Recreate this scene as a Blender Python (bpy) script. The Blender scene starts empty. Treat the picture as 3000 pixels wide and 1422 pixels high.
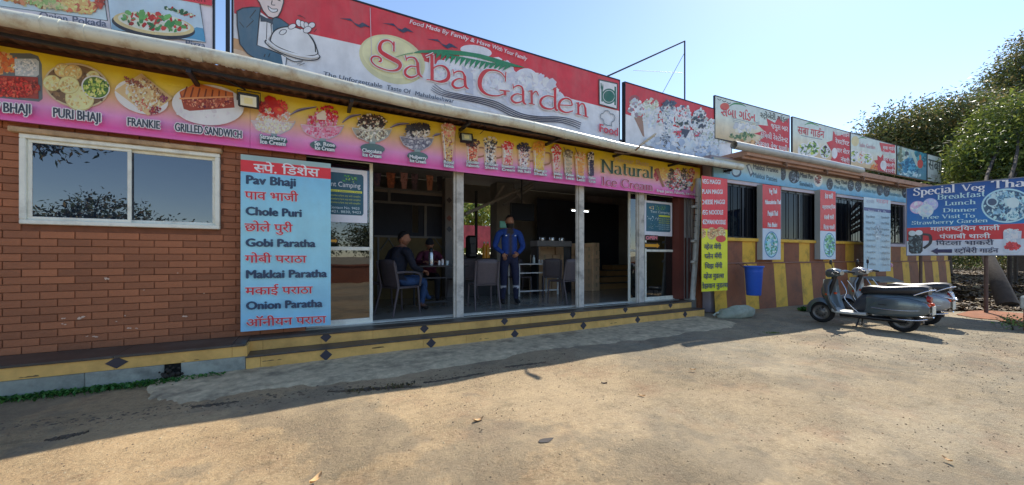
import bpy, math, random
import numpy as np
from mathutils import Matrix, Vector
R = math.radians
scene = bpy.context.scene
COL = scene.collection
# ------------------------------------------------------------------ camera, world, sun, exposure
CAMH = 1.24
TH = math.atan2(2025, 1100)
FW = Vector((math.cos(TH), math.sin(TH), 0)); RT = Vector((math.sin(TH), -math.cos(TH), 0))
cam = bpy.data.cameras.new('camera'); cam.sensor_width = 36; cam.lens = 13.2; cam.shift_y = 41 / 3000
cam.clip_start = 0.05; cam.clip_end = 3000
camo = bpy.data.objects.new('camera', cam); COL.objects.link(camo); scene.camera = camo
camo.location = (0, 0, CAMH); camo.rotation_euler = (R(90), 0, TH - R(90))
SUN = Vector((3.15, 1.28, 3.3)).normalized()
sun = bpy.data.lights.new('sun', 'SUN'); sun.energy = 3.4; sun.angle = R(0.53); sun.color = (1, .93, .82)
suno = bpy.data.objects.new('sun', sun); COL.objects.link(suno); suno.location = (20, 10, 30)
suno.rotation_euler = SUN.to_track_quat('Z', 'Y').to_euler()
w = bpy.data.worlds.new('World'); scene.world = w; w.use_nodes = True
nt = w.node_tree; bg = nt.nodes['Background']
sky = nt.nodes.new('ShaderNodeTexSky'); sky.sky_type = 'NISHITA'; sky.sun_disc = False
sky.sun_elevation = math.asin(SUN.z); sky.sun_rotation = math.atan2(SUN.x, SUN.y)
sky.air_density = 1.0; sky.dust_density = 0.35; sky.ozone_density = 1.05; sky.altitude = 1200
nt.links.new(sky.outputs[0], bg.inputs[0]); bg.inputs[1].default_value = 0.125
scene.view_settings.view_transform = 'Standard'; scene.view_settings.look = 'None'
scene.view_settings.exposure = 1.0; scene.view_settings.gamma = 1; scene.view_settings.use_curve_mapping = False
scene.cycles.max_bounces = 8; scene.cycles.transparent_max_bounces = 12
scene.cycles.sample_clamp_indirect = 6

# ------------------------------------------------------------------ helpers
def lin(h):
    h = h.lstrip('#'); c = [int(h[i:i + 2], 16) / 255 for i in (0, 2, 4)]
    return tuple((x / 12.92 if x <= .04045 else ((x + .055) / 1.055) ** 2.4) for x in c)
def tup(c): return lin(c) if isinstance(c, str) else tuple(c[:3])
WM = {}
def wm(o): return WM.get(o.name, Matrix.Identity(4)) if o else Matrix.Identity(4)
def thing(name, label, cat, loc=(0, 0, 0), rz=0, group=None):
    o = bpy.data.objects.new(name, None); COL.objects.link(o); o.empty_display_size = .1
    o.location = loc; o.rotation_euler = (0, 0, rz); o['label'] = label; o['category'] = cat
    if group: o['group'] = group
    WM[o.name] = Matrix.Translation(Vector(loc)) @ Matrix.Rotation(rz, 4, 'Z')
    return o
def tag(o, label, cat, group=None):
    o['label'] = label; o['category'] = cat
    if group: o['group'] = group
    return o
def kind(o, k, label=None):
    o['kind'] = k
    if label: o['label'] = label
    return o
def link(name, me, parent=None, loc=None):
    o = bpy.data.objects.new(name, me); COL.objects.link(o)
    if parent: o.parent = parent; WM[o.name] = wm(parent)
    if loc is not None: o.location = loc
    return o
def copy_thing(root, loc, rz, label, group=None):
    def rec(o, par):
        c = o.copy(); COL.objects.link(c)
        if par: c.parent = par
        for ch in [k for k in bpy.data.objects if k.parent == o]: rec(ch, c)
        return c
    r = rec(root, None); r.location = loc; r.rotation_euler = (0, 0, rz); r['label'] = label
    if group: r['group'] = group
    WM[r.name] = Matrix.Translation(Vector(loc)) @ Matrix.Rotation(rz, 4, 'Z')
    return r
def rmin(p): return p
class MB:
    def __init__(s): s.V = []; s.F = []; s.S = []; s.MI = []; s.mi = 0
    def add(s, vs, fs, smooth=False):
        b = len(s.V); s.V += [tuple(v) for v in vs]
        for f in fs: s.F.append(tuple(b + i for i in f)); s.S.append(smooth); s.MI.append(s.mi)
        return s
    def box(s, x0, x1, y0, y1, z0, z1, bev=0.0, M=None):
        if bev <= 0:
            vs = [(x, y, z) for x in (x0, x1) for y in (y0, y1) for z in (z0, z1)]
            fs = [(0, 1, 3, 2), (4, 6, 7, 5), (0, 4, 5, 1), (2, 3, 7, 6), (0, 2, 6, 4), (1, 5, 7, 3)]
        else:
            b = min(bev, abs(x1 - x0) / 2.1, abs(y1 - y0) / 2.1, abs(z1 - z0) / 2.1)
            vs = []; 
            for sx, X in ((1, x0), (-1, x1)):
                for sy, Y in ((1, y0), (-1, y1)):
                    for sz, Z in ((1, z0), (-1, z1)):
                        vs += [(X, Y + sy * b, Z + sz * b), (X + sx * b, Y, Z + sz * b), (X + sx * b, Y + sy * b, Z)]
            def c(i, j, k): return (i * 4 + j * 2 + k) * 3
            fs = []
            for i in (0, 1): fs.append((c(i, 0, 0), c(i, 0, 1), c(i, 1, 1), c(i, 1, 0)))
            for j in (0, 1): fs.append((c(0, j, 0) + 1, c(0, j, 1) + 1, c(1, j, 1) + 1, c(1, j, 0) + 1))
            for k in (0, 1): fs.append((c(0, 0, k) + 2, c(0, 1, k) + 2, c(1, 1, k) + 2, c(1, 0, k) + 2))
            for j in (0, 1):
                for k in (0, 1): fs.append((c(0, j, k) + 1, c(1, j, k) + 1, c(1, j, k) + 2, c(0, j, k) + 2))
            for i in (0, 1):
                for k in (0, 1): fs.append((c(i, 0, k), c(i, 1, k), c(i, 1, k) + 2, c(i, 0, k) + 2))
            for i in (0, 1):
                for j in (0, 1): fs.append((c(i, j, 0), c(i, j, 1), c(i, j, 1) + 1, c(i, j, 0) + 1))
            for i in (0, 1):
                for j in (0, 1):
                    for k in (0, 1): fs.append((c(i, j, k), c(i, j, k) + 1, c(i, j, k) + 2))
        if M: vs = [M @ Vector(v) for v in vs]
        return s.add(vs, fs)
    def tube(s, pts, r, n=10, cap=True, smooth=True, flat=1.0):
        pts = [Vector(p) for p in pts]; m = len(pts); rs = r if isinstance(r, (list, tuple)) else [r] * m
        vs = []; fs = []; up = None
        for i, p in enumerate(pts):
            t = (pts[min(i + 1, m - 1)] - pts[max(i - 1, 0)]).normalized()
            if up is None: up = Vector((0, 0, 1)) if abs(t.z) < .9 else Vector((1, 0, 0))
            a = t.cross(up).normalized(); b = a.cross(t).normalized(); up = b
            for k in range(n):
                q = 2 * math.pi * k / n; vs.append(p + a * math.cos(q) * rs[i] + b * math.sin(q) * rs[i] * flat)
        for i in range(m - 1):
            for k in range(n): fs.append((i * n + k, i * n + (k + 1) % n, (i + 1) * n + (k + 1) % n, (i + 1) * n + k))
        s.add(vs, fs, smooth)
        if cap: s.add(vs[:n], [tuple(range(n))[::-1]]); s.add(vs[-n:], [tuple(range(n))])
        return s
    def lathe(s, prof, c=(0, 0, 0), n=20, M=None, a0=0, a1=2 * math.pi, smooth=True, sx=1, sy=1):
        full = abs(a1 - a0 - 2 * math.pi) < 1e-6; nn = n if full else n + 1
        vs = []; fs = []
        for r_, z in prof:
            for k in range(nn):
                q = a0 + (a1 - a0) * k / n; v = Vector((math.cos(q) * r_ * sx, math.sin(q) * r_ * sy, z))
                if M: v = M @ v
                vs.append(v + Vector(c))
        for i in range(len(prof) - 1):
            for k in range(n):
                k2 = (k + 1) % nn; fs.append((i * nn + k, i * nn + k2, (i + 1) * nn + k2, (i + 1) * nn + k))
        return s.add(vs, fs, smooth)
    def loft(s, secs, n=16, e=2.6, cap=True, M=None):
        # secs: (x, ycentre, halfwidth, zlow, zhigh)
        vs = []; fs = []
        for (x, yc, hw, z0, z1) in secs:
            for k in range(n):
                q = 2 * math.pi * k / n; c, d = math.cos(q), math.sin(q)
                yy = math.copysign(abs(c) ** (2 / e), c) * hw; zz = math.copysign(abs(d) ** (2 / e), d) * (z1 - z0) / 2
                v = Vector((x, yc + yy, (z0 + z1) / 2 + zz)); vs.append(M @ v if M else v)
        m = len(secs)
        for i in range(m - 1):
            for k in range(n): fs.append((i * n + k, i * n + (k + 1) % n, (i + 1) * n + (k + 1) % n, (i + 1) * n + k))
        s.add(vs, fs, True)
        if cap: s.add(vs[:n], [tuple(range(n))[::-1]], True); s.add(vs[-n:], [tuple(range(n))], True)
        return s
    def sphere(s, c, r, n=12, m=8, M=None):
        rr = (r, r, r) if not isinstance(r, (tuple, list)) else r
        vs = []; fs = []
        for i in range(m + 1):
            for k in range(n):
                a = math.pi * i / m; q = 2 * math.pi * k / n
                v = Vector((math.sin(a) * math.cos(q) * rr[0], math.sin(a) * math.sin(q) * rr[1], math.cos(a) * rr[2]))
                if M: v = M @ v
                vs.append(v + Vector(c))
        for i in range(m):
            for k in range(n): fs.append((i * n + k, i * n + (k + 1) % n, (i + 1) * n + (k + 1) % n, (i + 1) * n + k))
        return s.add(vs, fs, True)
    def mesh(s, name, mats, inv=None, cols=None):
        me = bpy.data.meshes.new(name)
        vs = [inv @ Vector(v) for v in s.V] if inv else s.V
        me.from_pydata(vs, [], s.F)
        me.polygons.foreach_set('use_smooth', s.S)
        for m in (mats if isinstance(mats, (list, tuple)) else [mats]): me.materials.append(m)
        if any(s.MI): me.polygons.foreach_set('material_index', s.MI)
        return me
    def build(s, name, mats, parent=None, world=True, loc=None):
        inv = wm(parent).inverted() if (parent and world) else None
        if loc is not None:
            inv = Matrix.Translation(-Vector(loc)) 
        o = link(name, s.mesh(name, mats, inv), parent)
        if loc is not None: o.location = loc; WM[o.name] = Matrix.Translation(Vector(loc))
        return o

_mats = {}
def mat(name, col, rough=.6, var=.12, scale=6, bump=0, metal=0, spec=.5, dirt=None, dscale=1.5, damt=.5, rnd=0, bscale=None, coat=0):
    if name in _mats: return _mats[name]
    m = bpy.data.materials.new(name); m.use_nodes = True; t = m.node_tree; N = t.nodes; L = t.links; b = N['Principled BSDF']
    c = tuple(min(.86, x * 1.42) for x in tup(col)); tc = N.new('ShaderNodeTexCoord')
    n1 = N.new('ShaderNodeTexNoise'); n1.inputs['Scale'].default_value = scale; n1.inputs['Detail'].default_value = 5; n1.inputs['Roughness'].default_value = .65
    L.new(tc.outputs['Object'], n1.inputs['Vector'])
    mr = N.new('ShaderNodeMapRange'); mr.inputs[1].default_value = .3; mr.inputs[2].default_value = .7
    L.new(n1.outputs['Fac'], mr.inputs[0])
    mx = N.new('ShaderNodeMix'); mx.data_type = 'RGBA'; L.new(mr.outputs[0], mx.inputs[0])
    mx.inputs[6].default_value = tuple(x * (1 - var) for x in c) + (1,); mx.inputs[7].default_value = tuple(min(1, x * (1 + var)) for x in c) + (1,)
    out = mx.outputs[2]
    if rnd:
        oi = N.new('ShaderNodeObjectInfo'); hv = N.new('ShaderNodeMapRange'); hv.inputs[3].default_value = 1 - rnd; hv.inputs[4].default_value = 1 + rnd
        L.new(oi.outputs['Random'], hv.inputs[0]); vm = N.new('ShaderNodeVectorMath'); vm.operation = 'SCALE'
        L.new(out, vm.inputs[0]); L.new(hv.outputs[0], vm.inputs['Scale']); out = vm.outputs[0]
    if dirt:
        n2 = N.new('ShaderNodeTexNoise'); n2.inputs['Scale'].default_value = dscale; n2.inputs['Detail'].default_value = 8; n2.inputs['Roughness'].default_value = .7
        L.new(tc.outputs['Object'], n2.inputs['Vector'])
        m2 = N.new('ShaderNodeMapRange'); m2.inputs[1].default_value = .5; m2.inputs[2].default_value = .72; m2.inputs[4].default_value = damt
        L.new(n2.outputs['Fac'], m2.inputs[0])
        x2 = N.new('ShaderNodeMix'); x2.data_type = 'RGBA'; L.new(m2.outputs[0], x2.inputs[0]); L.new(out, x2.inputs[6])
        x2.inputs[7].default_value = tup(dirt) + (1,); out = x2.outputs[2]
    L.new(out, b.inputs['Base Color'])
    b.inputs['Roughness'].default_value = rough; b.inputs['Metallic'].default_value = metal; b.inputs['Specular IOR Level'].default_value = spec
    if coat: b.inputs['Coat Weight'].default_value = coat
    if bump:
        bp = N.new('ShaderNodeBump'); bp.inputs['Strength'].default_value = bump; bp.inputs['Distance'].default_value = .01
        nb = N.new('ShaderNodeTexNoise'); nb.inputs['Scale'].default_value = bscale or scale * 5; nb.inputs['Detail'].default_value = 6
        L.new(tc.outputs['Object'], nb.inputs['Vector']); L.new(nb.outputs['Fac'], bp.inputs['Height']); L.new(bp.outputs[0], b.inputs['Normal'])
    _mats[name] = m; return m
def attr_mat(name, rough=.5, var=.08, scale=3, fade=0, spec=.4, dirt='8a8278', damt=.0, transl=0, bump=0, bscale=4, bdist=.02):
    if name in _mats: return _mats[name]
    m = bpy.data.materials.new(name); m.use_nodes = True; t = m.node_tree; N = t.nodes; L = t.links; b = N['Principled BSDF']
    at = N.new('ShaderNodeAttribute'); at.attribute_name = 'Col'; tc = N.new('ShaderNodeTexCoord')
    n1 = N.new('ShaderNodeTexNoise'); n1.inputs['Scale'].default_value = scale; n1.inputs['Detail'].default_value = 7
    L.new(tc.outputs['Object'], n1.inputs['Vector'])
    mr = N.new('ShaderNodeMapRange'); mr.inputs[1].default_value = .3; mr.inputs[2].default_value = .7; mr.inputs[3].default_value = 1 - var; mr.inputs[4].default_value = 1 + var
    L.new(n1.outputs['Fac'], mr.inputs[0]); vm = N.new('ShaderNodeVectorMath'); vm.operation = 'SCALE'
    L.new(at.outputs['Color'], vm.inputs[0]); L.new(mr.outputs[0], vm.inputs['Scale']); out = vm.outputs[0]
    if fade or damt:
        n2 = N.new('ShaderNodeTexNoise'); n2.inputs['Scale'].default_value = 1.4; n2.inputs['Detail'].default_value = 9; n2.inputs['Roughness'].default_value = .72
        mp = N.new('ShaderNodeMapping'); mp.inputs['Scale'].default_value = (2.2, 1, .7); L.new(tc.outputs['Object'], mp.inputs[0]); L.new(mp.outputs[0], n2.inputs['Vector'])
        m2 = N.new('ShaderNodeMapRange'); m2.inputs[1].default_value = .42; m2.inputs[2].default_value = .7; m2.inputs[3].default_value = fade * .5; m2.inputs[4].default_value = fade + damt
        L.new(n2.outputs['Fac'], m2.inputs[0]); x2 = N.new('ShaderNodeMix'); x2.data_type = 'RGBA'
        L.new(m2.outputs[0], x2.inputs[0]); L.new(out, x2.inputs[6]); x2.inputs[7].default_value = tup(dirt) + (1,); out = x2.outputs[2]
    L.new(out, b.inputs['Base Color']); b.inputs['Roughness'].default_value = rough; b.inputs['Specular IOR Level'].default_value = spec
    if bump:
        bp = N.new('ShaderNodeBump'); bp.inputs['Strength'].default_value = bump; bp.inputs['Distance'].default_value = bdist
        nb = N.new('ShaderNodeTexNoise'); nb.inputs['Scale'].default_value = bscale; nb.inputs['Detail'].default_value = 3
        L.new(tc.outputs['Object'], nb.inputs['Vector']); L.new(nb.outputs['Fac'], bp.inputs['Height']); L.new(bp.outputs[0], b.inputs['Normal'])
    if transl:
        tr = N.new('ShaderNodeBsdfTranslucent'); L.new(out, tr.inputs[0]); ms = N.new('ShaderNodeMixShader'); ms.inputs[0].default_value = transl
        L.new(b.outputs[0], ms.inputs[1]); L.new(tr.outputs[0], ms.inputs[2]); L.new(ms.outputs[0], N['Material Output'].inputs[0])
    _mats[name] = m; return m
def glass(name, tint, refl=.12, body=0.0, bodycol=(0.01, .012, .02), rough=.0, ior=1.5):
    m = bpy.data.materials.new(name); m.use_nodes = True; t = m.node_tree; N = t.nodes; L = t.links; N.remove(N['Principled BSDF'])
    tr = N.new('ShaderNodeBsdfTransparent'); tr.inputs[0].default_value = tup(tint) + (1,)
    df = N.new('ShaderNodeBsdfDiffuse'); df.inputs[0].default_value = tuple(bodycol) + (1,)
    gl = N.new('ShaderNodeBsdfGlossy'); gl.inputs['Roughness'].default_value = rough; gl.inputs[0].default_value = (.93, .96, 1, 1)
    m1 = N.new('ShaderNodeMixShader'); m1.inputs[0].default_value = body; L.new(tr.outputs[0], m1.inputs[1]); L.new(df.outputs[0], m1.inputs[2])
    fr = N.new('ShaderNodeFresnel'); fr.inputs[0].default_value = ior
    mm = N.new('ShaderNodeMath'); mm.operation = 'ADD'; mm.use_clamp = True; L.new(fr.outputs[0], mm.inputs[0]); mm.inputs[1].default_value = refl
    tcn = N.new('ShaderNodeTexCoord'); nz = N.new('ShaderNodeTexNoise'); nz.inputs['Scale'].default_value = 2.2
    L.new(tcn.outputs['Object'], nz.inputs['Vector']); bp = N.new('ShaderNodeBump'); bp.inputs['Strength'].default_value = .04; bp.inputs['Distance'].default_value = .02
    L.new(nz.outputs['Fac'], bp.inputs['Height']); L.new(bp.outputs[0], gl.inputs['Normal'])
    m2 = N.new('ShaderNodeMixShader'); L.new(mm.outputs[0], m2.inputs[0]); L.new(m1.outputs[0], m2.inputs[1]); L.new(gl.outputs[0], m2.inputs[2])
    L.new(m2.outputs[0], N['Material Output'].inputs[0]); return m

class Pl:
    """a vertical plane through (x,y) at angle a; at(px,py) is where the camera ray of that photo point meets it"""
    def __init__(s, x, y, a=0):
        s.o = Vector((x, y, 0)); s.a = a; s.u = Vector((math.cos(a), math.sin(a), 0)); s.n = Vector((-math.sin(a), math.cos(a), 0))
    def at(s, px, py):
        d = FW + RT * ((px - 1500) / 1100); t = s.n.dot(s.o) / s.n.dot(d); p = d * t
        return (s.u.dot(p - s.o), CAMH + t * (752 - py) / 1100)
    def w(s, u, z, off=0): return s.o + s.u * u + s.n * off + Vector((0, 0, z))
def ground_at(px, py, z=0):
    t = (CAMH - z) * 1100 / (py - 752); p = FW * t + RT * ((px - 1500) / 1100 * t); return Vector((p.x, p.y, z))
def depth_at(px, py, Z):
    p = FW * Z + RT * ((px - 1500) / 1100 * Z); return Vector((p.x, p.y, CAMH + (752 - py) / 1100 * Z))

# ------------------------------------------------------------------ lettering
_tc = {}; CLIP = {}
def _raw(s):
    c = bpy.data.curves.new('t', 'FONT'); c.body = s; c.resolution_u = 3
    o = bpy.data.objects.new('t', c); me = bpy.data.meshes.new_from_object(o)
    V = [(v.co.x, v.co.y) for v in me.vertices]; F = [tuple(p.vertices) for p in me.polygons]
    bpy.data.objects.remove(o); bpy.data.curves.remove(c); bpy.data.meshes.remove(me); return V, F
def _mx(s): V, F = _raw(s); return max(v[0] for v in V)
_px = None
def _geo(s):
    """verts, faces, width; '<X>' half form of X, '^' subscript stroke, '~' hook above"""
    global _px
    if s in _tc: return _tc[s]
    if _px is None: _px = _mx('H')
    runs = []; cur = ''; i = 0
    while i < len(s):
        if s[i] == '<': runs.append(('n', cur)); cur = ''; runs.append(('h', s[i + 1])); i += 3; continue
        if s[i] in '^~': runs.append(('n', cur)); cur = ''; runs.append((s[i], '')); i += 1; continue
        cur += s[i]; i += 1
    runs.append(('n', cur)); V = []; F = []; x = 0
    for k, r_ in runs:
        if k == 'n' and r_:
            v, f = _raw(r_); b = len(V); V += [(a + x, c) for a, c in v]; F += [tuple(q + b for q in t) for t in f]; x += _mx(r_ + 'H') - _px
        elif k == 'h':
            v, f = _raw(r_); wd = max(a for a, c in v); cut = wd - .17; b = len(V)
            V += [(min(a, cut) + x, c) for a, c in v]
            F += [tuple(q + b for q in t) for t in f if min(v[q][0] for q in t) < cut - .005]; x += cut
        elif k in '^~':
            pts = [(-.33, -.13), (-.22, -.02), (-.11, -.13)] if k == '^' else [(-.2, .66), (-.12, .84), (.02, .84), (.08, .74)]
            for p, q in zip(pts[:-1], pts[1:]):
                b = len(V); V += [(x + p[0], p[1]), (x + q[0], q[1]), (x + q[0], q[1] - .06), (x + p[0], p[1] - .06)]; F += [(b, b + 1, b + 2, b + 3)]
    # islands get their own tiny depth
    par = list(range(len(V)))
    def fd(a):
        while par[a] != a: par[a] = par[par[a]]; a = par[a]
        return a
    for f in F:
        for q in f[1:]: par[fd(q)] = fd(f[0])
    ids = {}; isl = [ids.setdefault(fd(i), len(ids)) for i in range(len(V))]
    V = V or [(0, 0)]; ref = .66 if any(ord(ch) > 0x900 for ch in s) else .68
    _tc[s] = (V, F, max(x, .05), ref, isl or [0]); return _tc[s]
def cr(pts, k=6):
    out = []; P = [pts[0]] + list(pts) + [pts[-1]]
    for i in range(1, len(P) - 2):
        p0, p1, p2, p3 = P[i - 1:i + 3]
        for j in range(k):
            t = j / k; out.append(tuple(.5 * ((2 * b) + (-a + c) * t + (2 * a - 5 * b + 4 * c - d) * t * t + (-a + 3 * b - 3 * c + d) * t ** 3) for a, b, c, d in zip(p0, p1, p2, p3)))
    out.append(tuple(pts[-1])); return out
rng = random.Random(7)
class Print:
    def __init__(s, pl, M=None): s.pl = pl; s.M = M or (lambda x, y: (x, y)); s.V = []; s.F = []; s.C = []; s.d = .0004
    def uv(s, p): return s.pl.at(*s.M(*p))
    def raw(s, uvs, col, d=None, fc=None):
        b = len(s.V); d = s.d if d is None else d
        s.V += [(u, -d, z) for u, z in uvs]; s.F.append(tuple(range(b, b + len(uvs))))
        s.C += fc if fc else [tup(col)] * len(uvs)
    def poly(s, pts, col, step=.00012, uv=False):
        s.raw([p if uv else s.uv(p) for p in pts], col); s.d += step
    def grad(s, u0, u1, z0, z1, stops, n=16, f=None):
        st = [(t, tup(c)) for t, c in stops]
        def g(t):
            for (a, ca), (b, cb) in zip(st[:-1], st[1:]):
                if t <= b + 1e-9: k = (t - a) / max(1e-9, b - a); return tuple(x + (y - x) * k for x, y in zip(ca, cb))
            return st[-1][1]
        for i in range(n):
            a, b = i / n, (i + 1) / n; za, zb = z0 + (z1 - z0) * a, z0 + (z1 - z0) * b; A, B = g(a), g(b)
            s.raw([(u0, za), (u1, za), (u1, zb), (u0, zb)], None, fc=[A, A, B, B])
        s.d += .0003
    def ell(s, c, rx, ry, col, n=20, rot=0, step=.00012, a0=0, a1=360):
        pts = []
        for i in range(n + (0 if a1 - a0 >= 360 else 1)):
            q = R(a0 + (a1 - a0) * i / n); x, y = math.cos(q) * rx, math.sin(q) * ry
            pts.append((c[0] + x * math.cos(rot) - y * math.sin(rot), c[1] + x * math.sin(rot) + y * math.cos(rot)))
        s.poly(pts, col, step)
    def stroke(s, pts, w, col, smooth=True, step=.00016, k=6, taper=False):
        P = cr(pts, k) if smooth and len(pts) > 2 else list(pts); n = len(P); uv = [s.uv(p) for p in P]
        a = s.uv(pts[0]); b = s.uv((pts[0][0], pts[0][1] + 10)); sc = math.dist(a, b) / 10
        ws = w if isinstance(w, (list, tuple)) else [w]
        L = []; Rr = []
        for i in range(n):
            p, q = uv[max(0, i - 1)], uv[min(n - 1, i + 1)]; dx, dy = q[0] - p[0], q[1] - p[1]; l = math.hypot(dx, dy) or 1
            t = i / (n - 1) * (len(ws) - 1); j = min(int(t), len(ws) - 2) if len(ws) > 1 else 0
            ww = (ws[j] + (ws[j + 1] - ws[j]) * (t - j)) if len(ws) > 1 else ws[0]
            if taper: ww *= .25 + .75 * math.sin(math.pi * i / (n - 1))
            h = ww * sc / 2; L.append((uv[i][0] - dy / l * h, uv[i][1] + dx / l * h)); Rr.append((uv[i][0] + dy / l * h, uv[i][1] - dx / l * h))
        for i in range(n - 1): s.raw([L[i], L[i + 1], Rr[i + 1], Rr[i]], col, s.d + (i % 3) * .00004)
        s.d += step
    def blobs(s, c, rx, ry, pal, n=40, size=6, clip=None, rot=0, step=.000014, asp=1.0):
        for _ in range(n):
            q = rng.random() * 6.283; r_ = math.sqrt(rng.random()); x, y = math.cos(q) * rx * r_, math.sin(q) * ry * r_
            p = (c[0] + x * math.cos(rot) - y * math.sin(rot), c[1] + x * math.sin(rot) + y * math.cos(rot))
            if clip and not clip(*p): continue
            s0 = size * rng.uniform(.5, 1.3); m = 6; ph = rng.random() * 6; a = rng.random() * 3; e = rng.uniform(.4, 1)
            pts = []
            for k in range(m):
                t = ph + k * 6.283 / m; rr = s0 * rng.uniform(.7, 1.15); X, Y = rr * math.cos(t) * asp, rr * math.sin(t) * e
                pts.append((p[0] + X * math.cos(a) - Y * math.sin(a), p[1] + X * math.sin(a) + Y * math.cos(a)))
            cc = tup(rng.choice(pal)); f = rng.uniform(.8, 1.2); s.raw([s.uv(z) for z in pts], tuple(min(1, x * f) for x in cc)); s.d += step
    def text(s, t, p0, p1, h, col, bold=0, halo=None, hw=0, shear=0, arc=0):
        V, F, wd, ref, isl = _geo(t); a = s.uv(p0); b = s.uv(p1)
        mid = ((p0[0] + p1[0]) / 2, (p0[1] + p1[1]) / 2); mu = s.uv(mid); mh = s.uv((mid[0], mid[1] - h)); hh = mh[1] - mu[1]
        L = math.dist(a, b); ux, uz = (b[0] - a[0]) / L, (b[1] - a[1]) / L; sx, sy = L / wd, hh / ref
        def put(ox, oy, c, d):
            base = len(s.V); c = tup(c)
            for (x, y), il in zip(V, isl):
                X = x * sx + ox + y * sy * shear; Y = y * sy + oy + arc * hh * (1 - (2 * x / wd - 1) ** 2)
                s.V.append((a[0] + ux * X - uz * Y * 0, -(d + (il % 4) * .00005), a[1] + uz * X + Y)); s.C.append(c)
            s.F.extend(tuple(q + base for q in f) for f in F)
        if halo:
            g = hh * hw
            for k in range(6): put(math.cos(k * 1.0472) * g, math.sin(k * 1.0472) * g, halo, s.d); s.d += .00022
        if bold:
            g = hh * bold
            for ox, oy in ((-g, 0), (g, 0), (0, g * .6), (0, -g * .6)): put(ox, oy, col, s.d); s.d += .00022
        else: put(0, 0, col, s.d); s.d += .00025
        s.d += .0002
    def build(s, name, m, parent):
        Print.last = s.d; cb = CLIP.get(parent.name)
        if cb: s.V = [(min(max(u, cb[0]), cb[1]), y, min(max(z, cb[2]), cb[3])) for u, y, z in s.V]
        me = bpy.data.meshes.new(name); me.from_pydata(s.V, [], s.F); at = me.attributes.new('Col', 'FLOAT_COLOR', 'POINT')
        c = np.ones((len(s.V), 4), np.float32); c[:, :3] = np.minimum(np.array(s.C) * 1.55, .88); at.data.foreach_set('color', c.ravel()); me.materials.append(m)
        # sign children live in plane coordinates
        o = bpy.data.objects.new(name, me); COL.objects.link(o); o.parent = parent
        inv = wm(parent).inverted() @ (Matrix.Translation(s.pl.o) @ Matrix.Rotation(s.pl.a, 4, 'Z'))
        me.transform(inv); return o
PRINT = attr_mat('vinyl_print', rough=.42, var=.07, scale=4, fade=.04, dirt='9a938c', damt=.14, bump=.35, bscale=5, bdist=.03)
OLDPRINT = attr_mat('weathered_print', rough=.6, var=.10, scale=5, fade=.09, dirt='a8a29a', damt=.16, bump=.3, bscale=4, bdist=.03)
# ------------------------------------------------------------------ planes of the place
W = Pl(0, 5.5); FAS = Pl(0, 5.38); GUT = Pl(0, 4.87); BILL = Pl(0, 5.58); DOOR = Pl(0, 5.68); S1 = Pl(0, 5.0); S2 = Pl(0, 5.25)
AA = -R(3.1); AN = Pl(7.85, 5.22, AA); ANS = Pl(7.85, 5.6, AA); AG = Pl(7.85, 4.86, AA)
# ------------------------------------------------------------------ materials
M_BRICK = mat('painted_brick', '8a5435', rough=.62, var=.12, scale=14, bump=.5, bscale=60, dirt='6e4c34', damt=.45, rnd=.2)
M_MORT = mat('brick_joint', '6a412c', rough=.8, var=.2, scale=10)
M_BLACKST = mat('black_stone', '423c34', rough=.42, var=.25, scale=4, dirt='6c665c', dscale=2.5, damt=.65, bump=.1)
M_YEL = mat('yellow_stone_tile', 'c49a54', rough=.5, var=.13, scale=5, dirt='a87c40', dscale=3, damt=.5, rnd=.07, bump=.15)
M_DIA = mat('dark_diamond_tile', '34333a', rough=.35, var=.1)
M_GREY = mat('cement_plinth', '8a8c80', rough=.85, var=.18, scale=5, dirt='4c4c48', dscale=2.2, damt=.7, bump=.5, rnd=.1)
M_ALU = mat('white_aluminium', 'cfccbe', rough=.42, var=.06, scale=8, dirt='8d8574', dscale=5, damt=.4)
M_PLY = mat('weathered_wood', 'a58a68', rough=.8, var=.25, scale=9, bump=.6, dirt='6a4a38', damt=.6)
M_POST = mat('whitewashed_post', 'aaa69c', rough=.8, var=.15, scale=7, dirt='5a5650', dscale=4, damt=.8, bump=.4)
M_PVC = mat('stained_pvc', 'b4b4a4', rough=.38, var=.08, scale=3, dirt='9b7c52', dscale=5, damt=.75)
M_PVC2 = mat('grey_pvc', '9c9d98', rough=.45, var=.1, scale=3, dirt='7d7464', dscale=5, damt=.5)
M_SHEET = mat('rusty_roof_sheet', '6b4f3d', rough=.75, var=.25, scale=5, dirt='3a281e', dscale=3, damt=.6)
M_SOFFIT = mat('pink_soffit', '9c7a66', rough=.8, var=.12, scale=3, dirt='6a4c38', dscale=2.5, damt=.6)
M_STEEL = mat('black_steel', '1d1e22', rough=.5, var=.2, scale=10)
M_BLACK = mat('black_plastic', '17171a', rough=.4, var=.1)
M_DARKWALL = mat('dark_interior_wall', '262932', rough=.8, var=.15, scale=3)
M_INWALL = mat('interior_wall', '6e6a62', rough=.8, var=.12, scale=3)
M_CEIL = mat('interior_ceiling', '8a847e', rough=.8, var=.1, scale=3)
M_FLOOR = mat('interior_floor_tile', '7b7a72', rough=.18, var=.1, scale=3, dirt='55524a', damt=.4)
M_BROWN = mat('annex_brown_paint', '7c4a30', rough=.7, var=.1, scale=4, dirt='5c4034', dscale=3, damt=.7, bump=.35, bscale=40)
M_YELP = mat('annex_yellow_paint', 'c79b33', rough=.68, var=.08, scale=4, dirt='8a6c30', dscale=3.5, damt=.75, bump=.35, bscale=40)
M_LILAC = mat('annex_lilac_reveal', 'b0a6ac', rough=.7, var=.08, dirt='8a8078', damt=.4)
M_WOODF = mat('dark_window_frame', '16171a', rough=.4, var=.15)
M_SLAT = mat('grey_wood_rail', '6c6862', rough=.7, var=.1)
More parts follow.
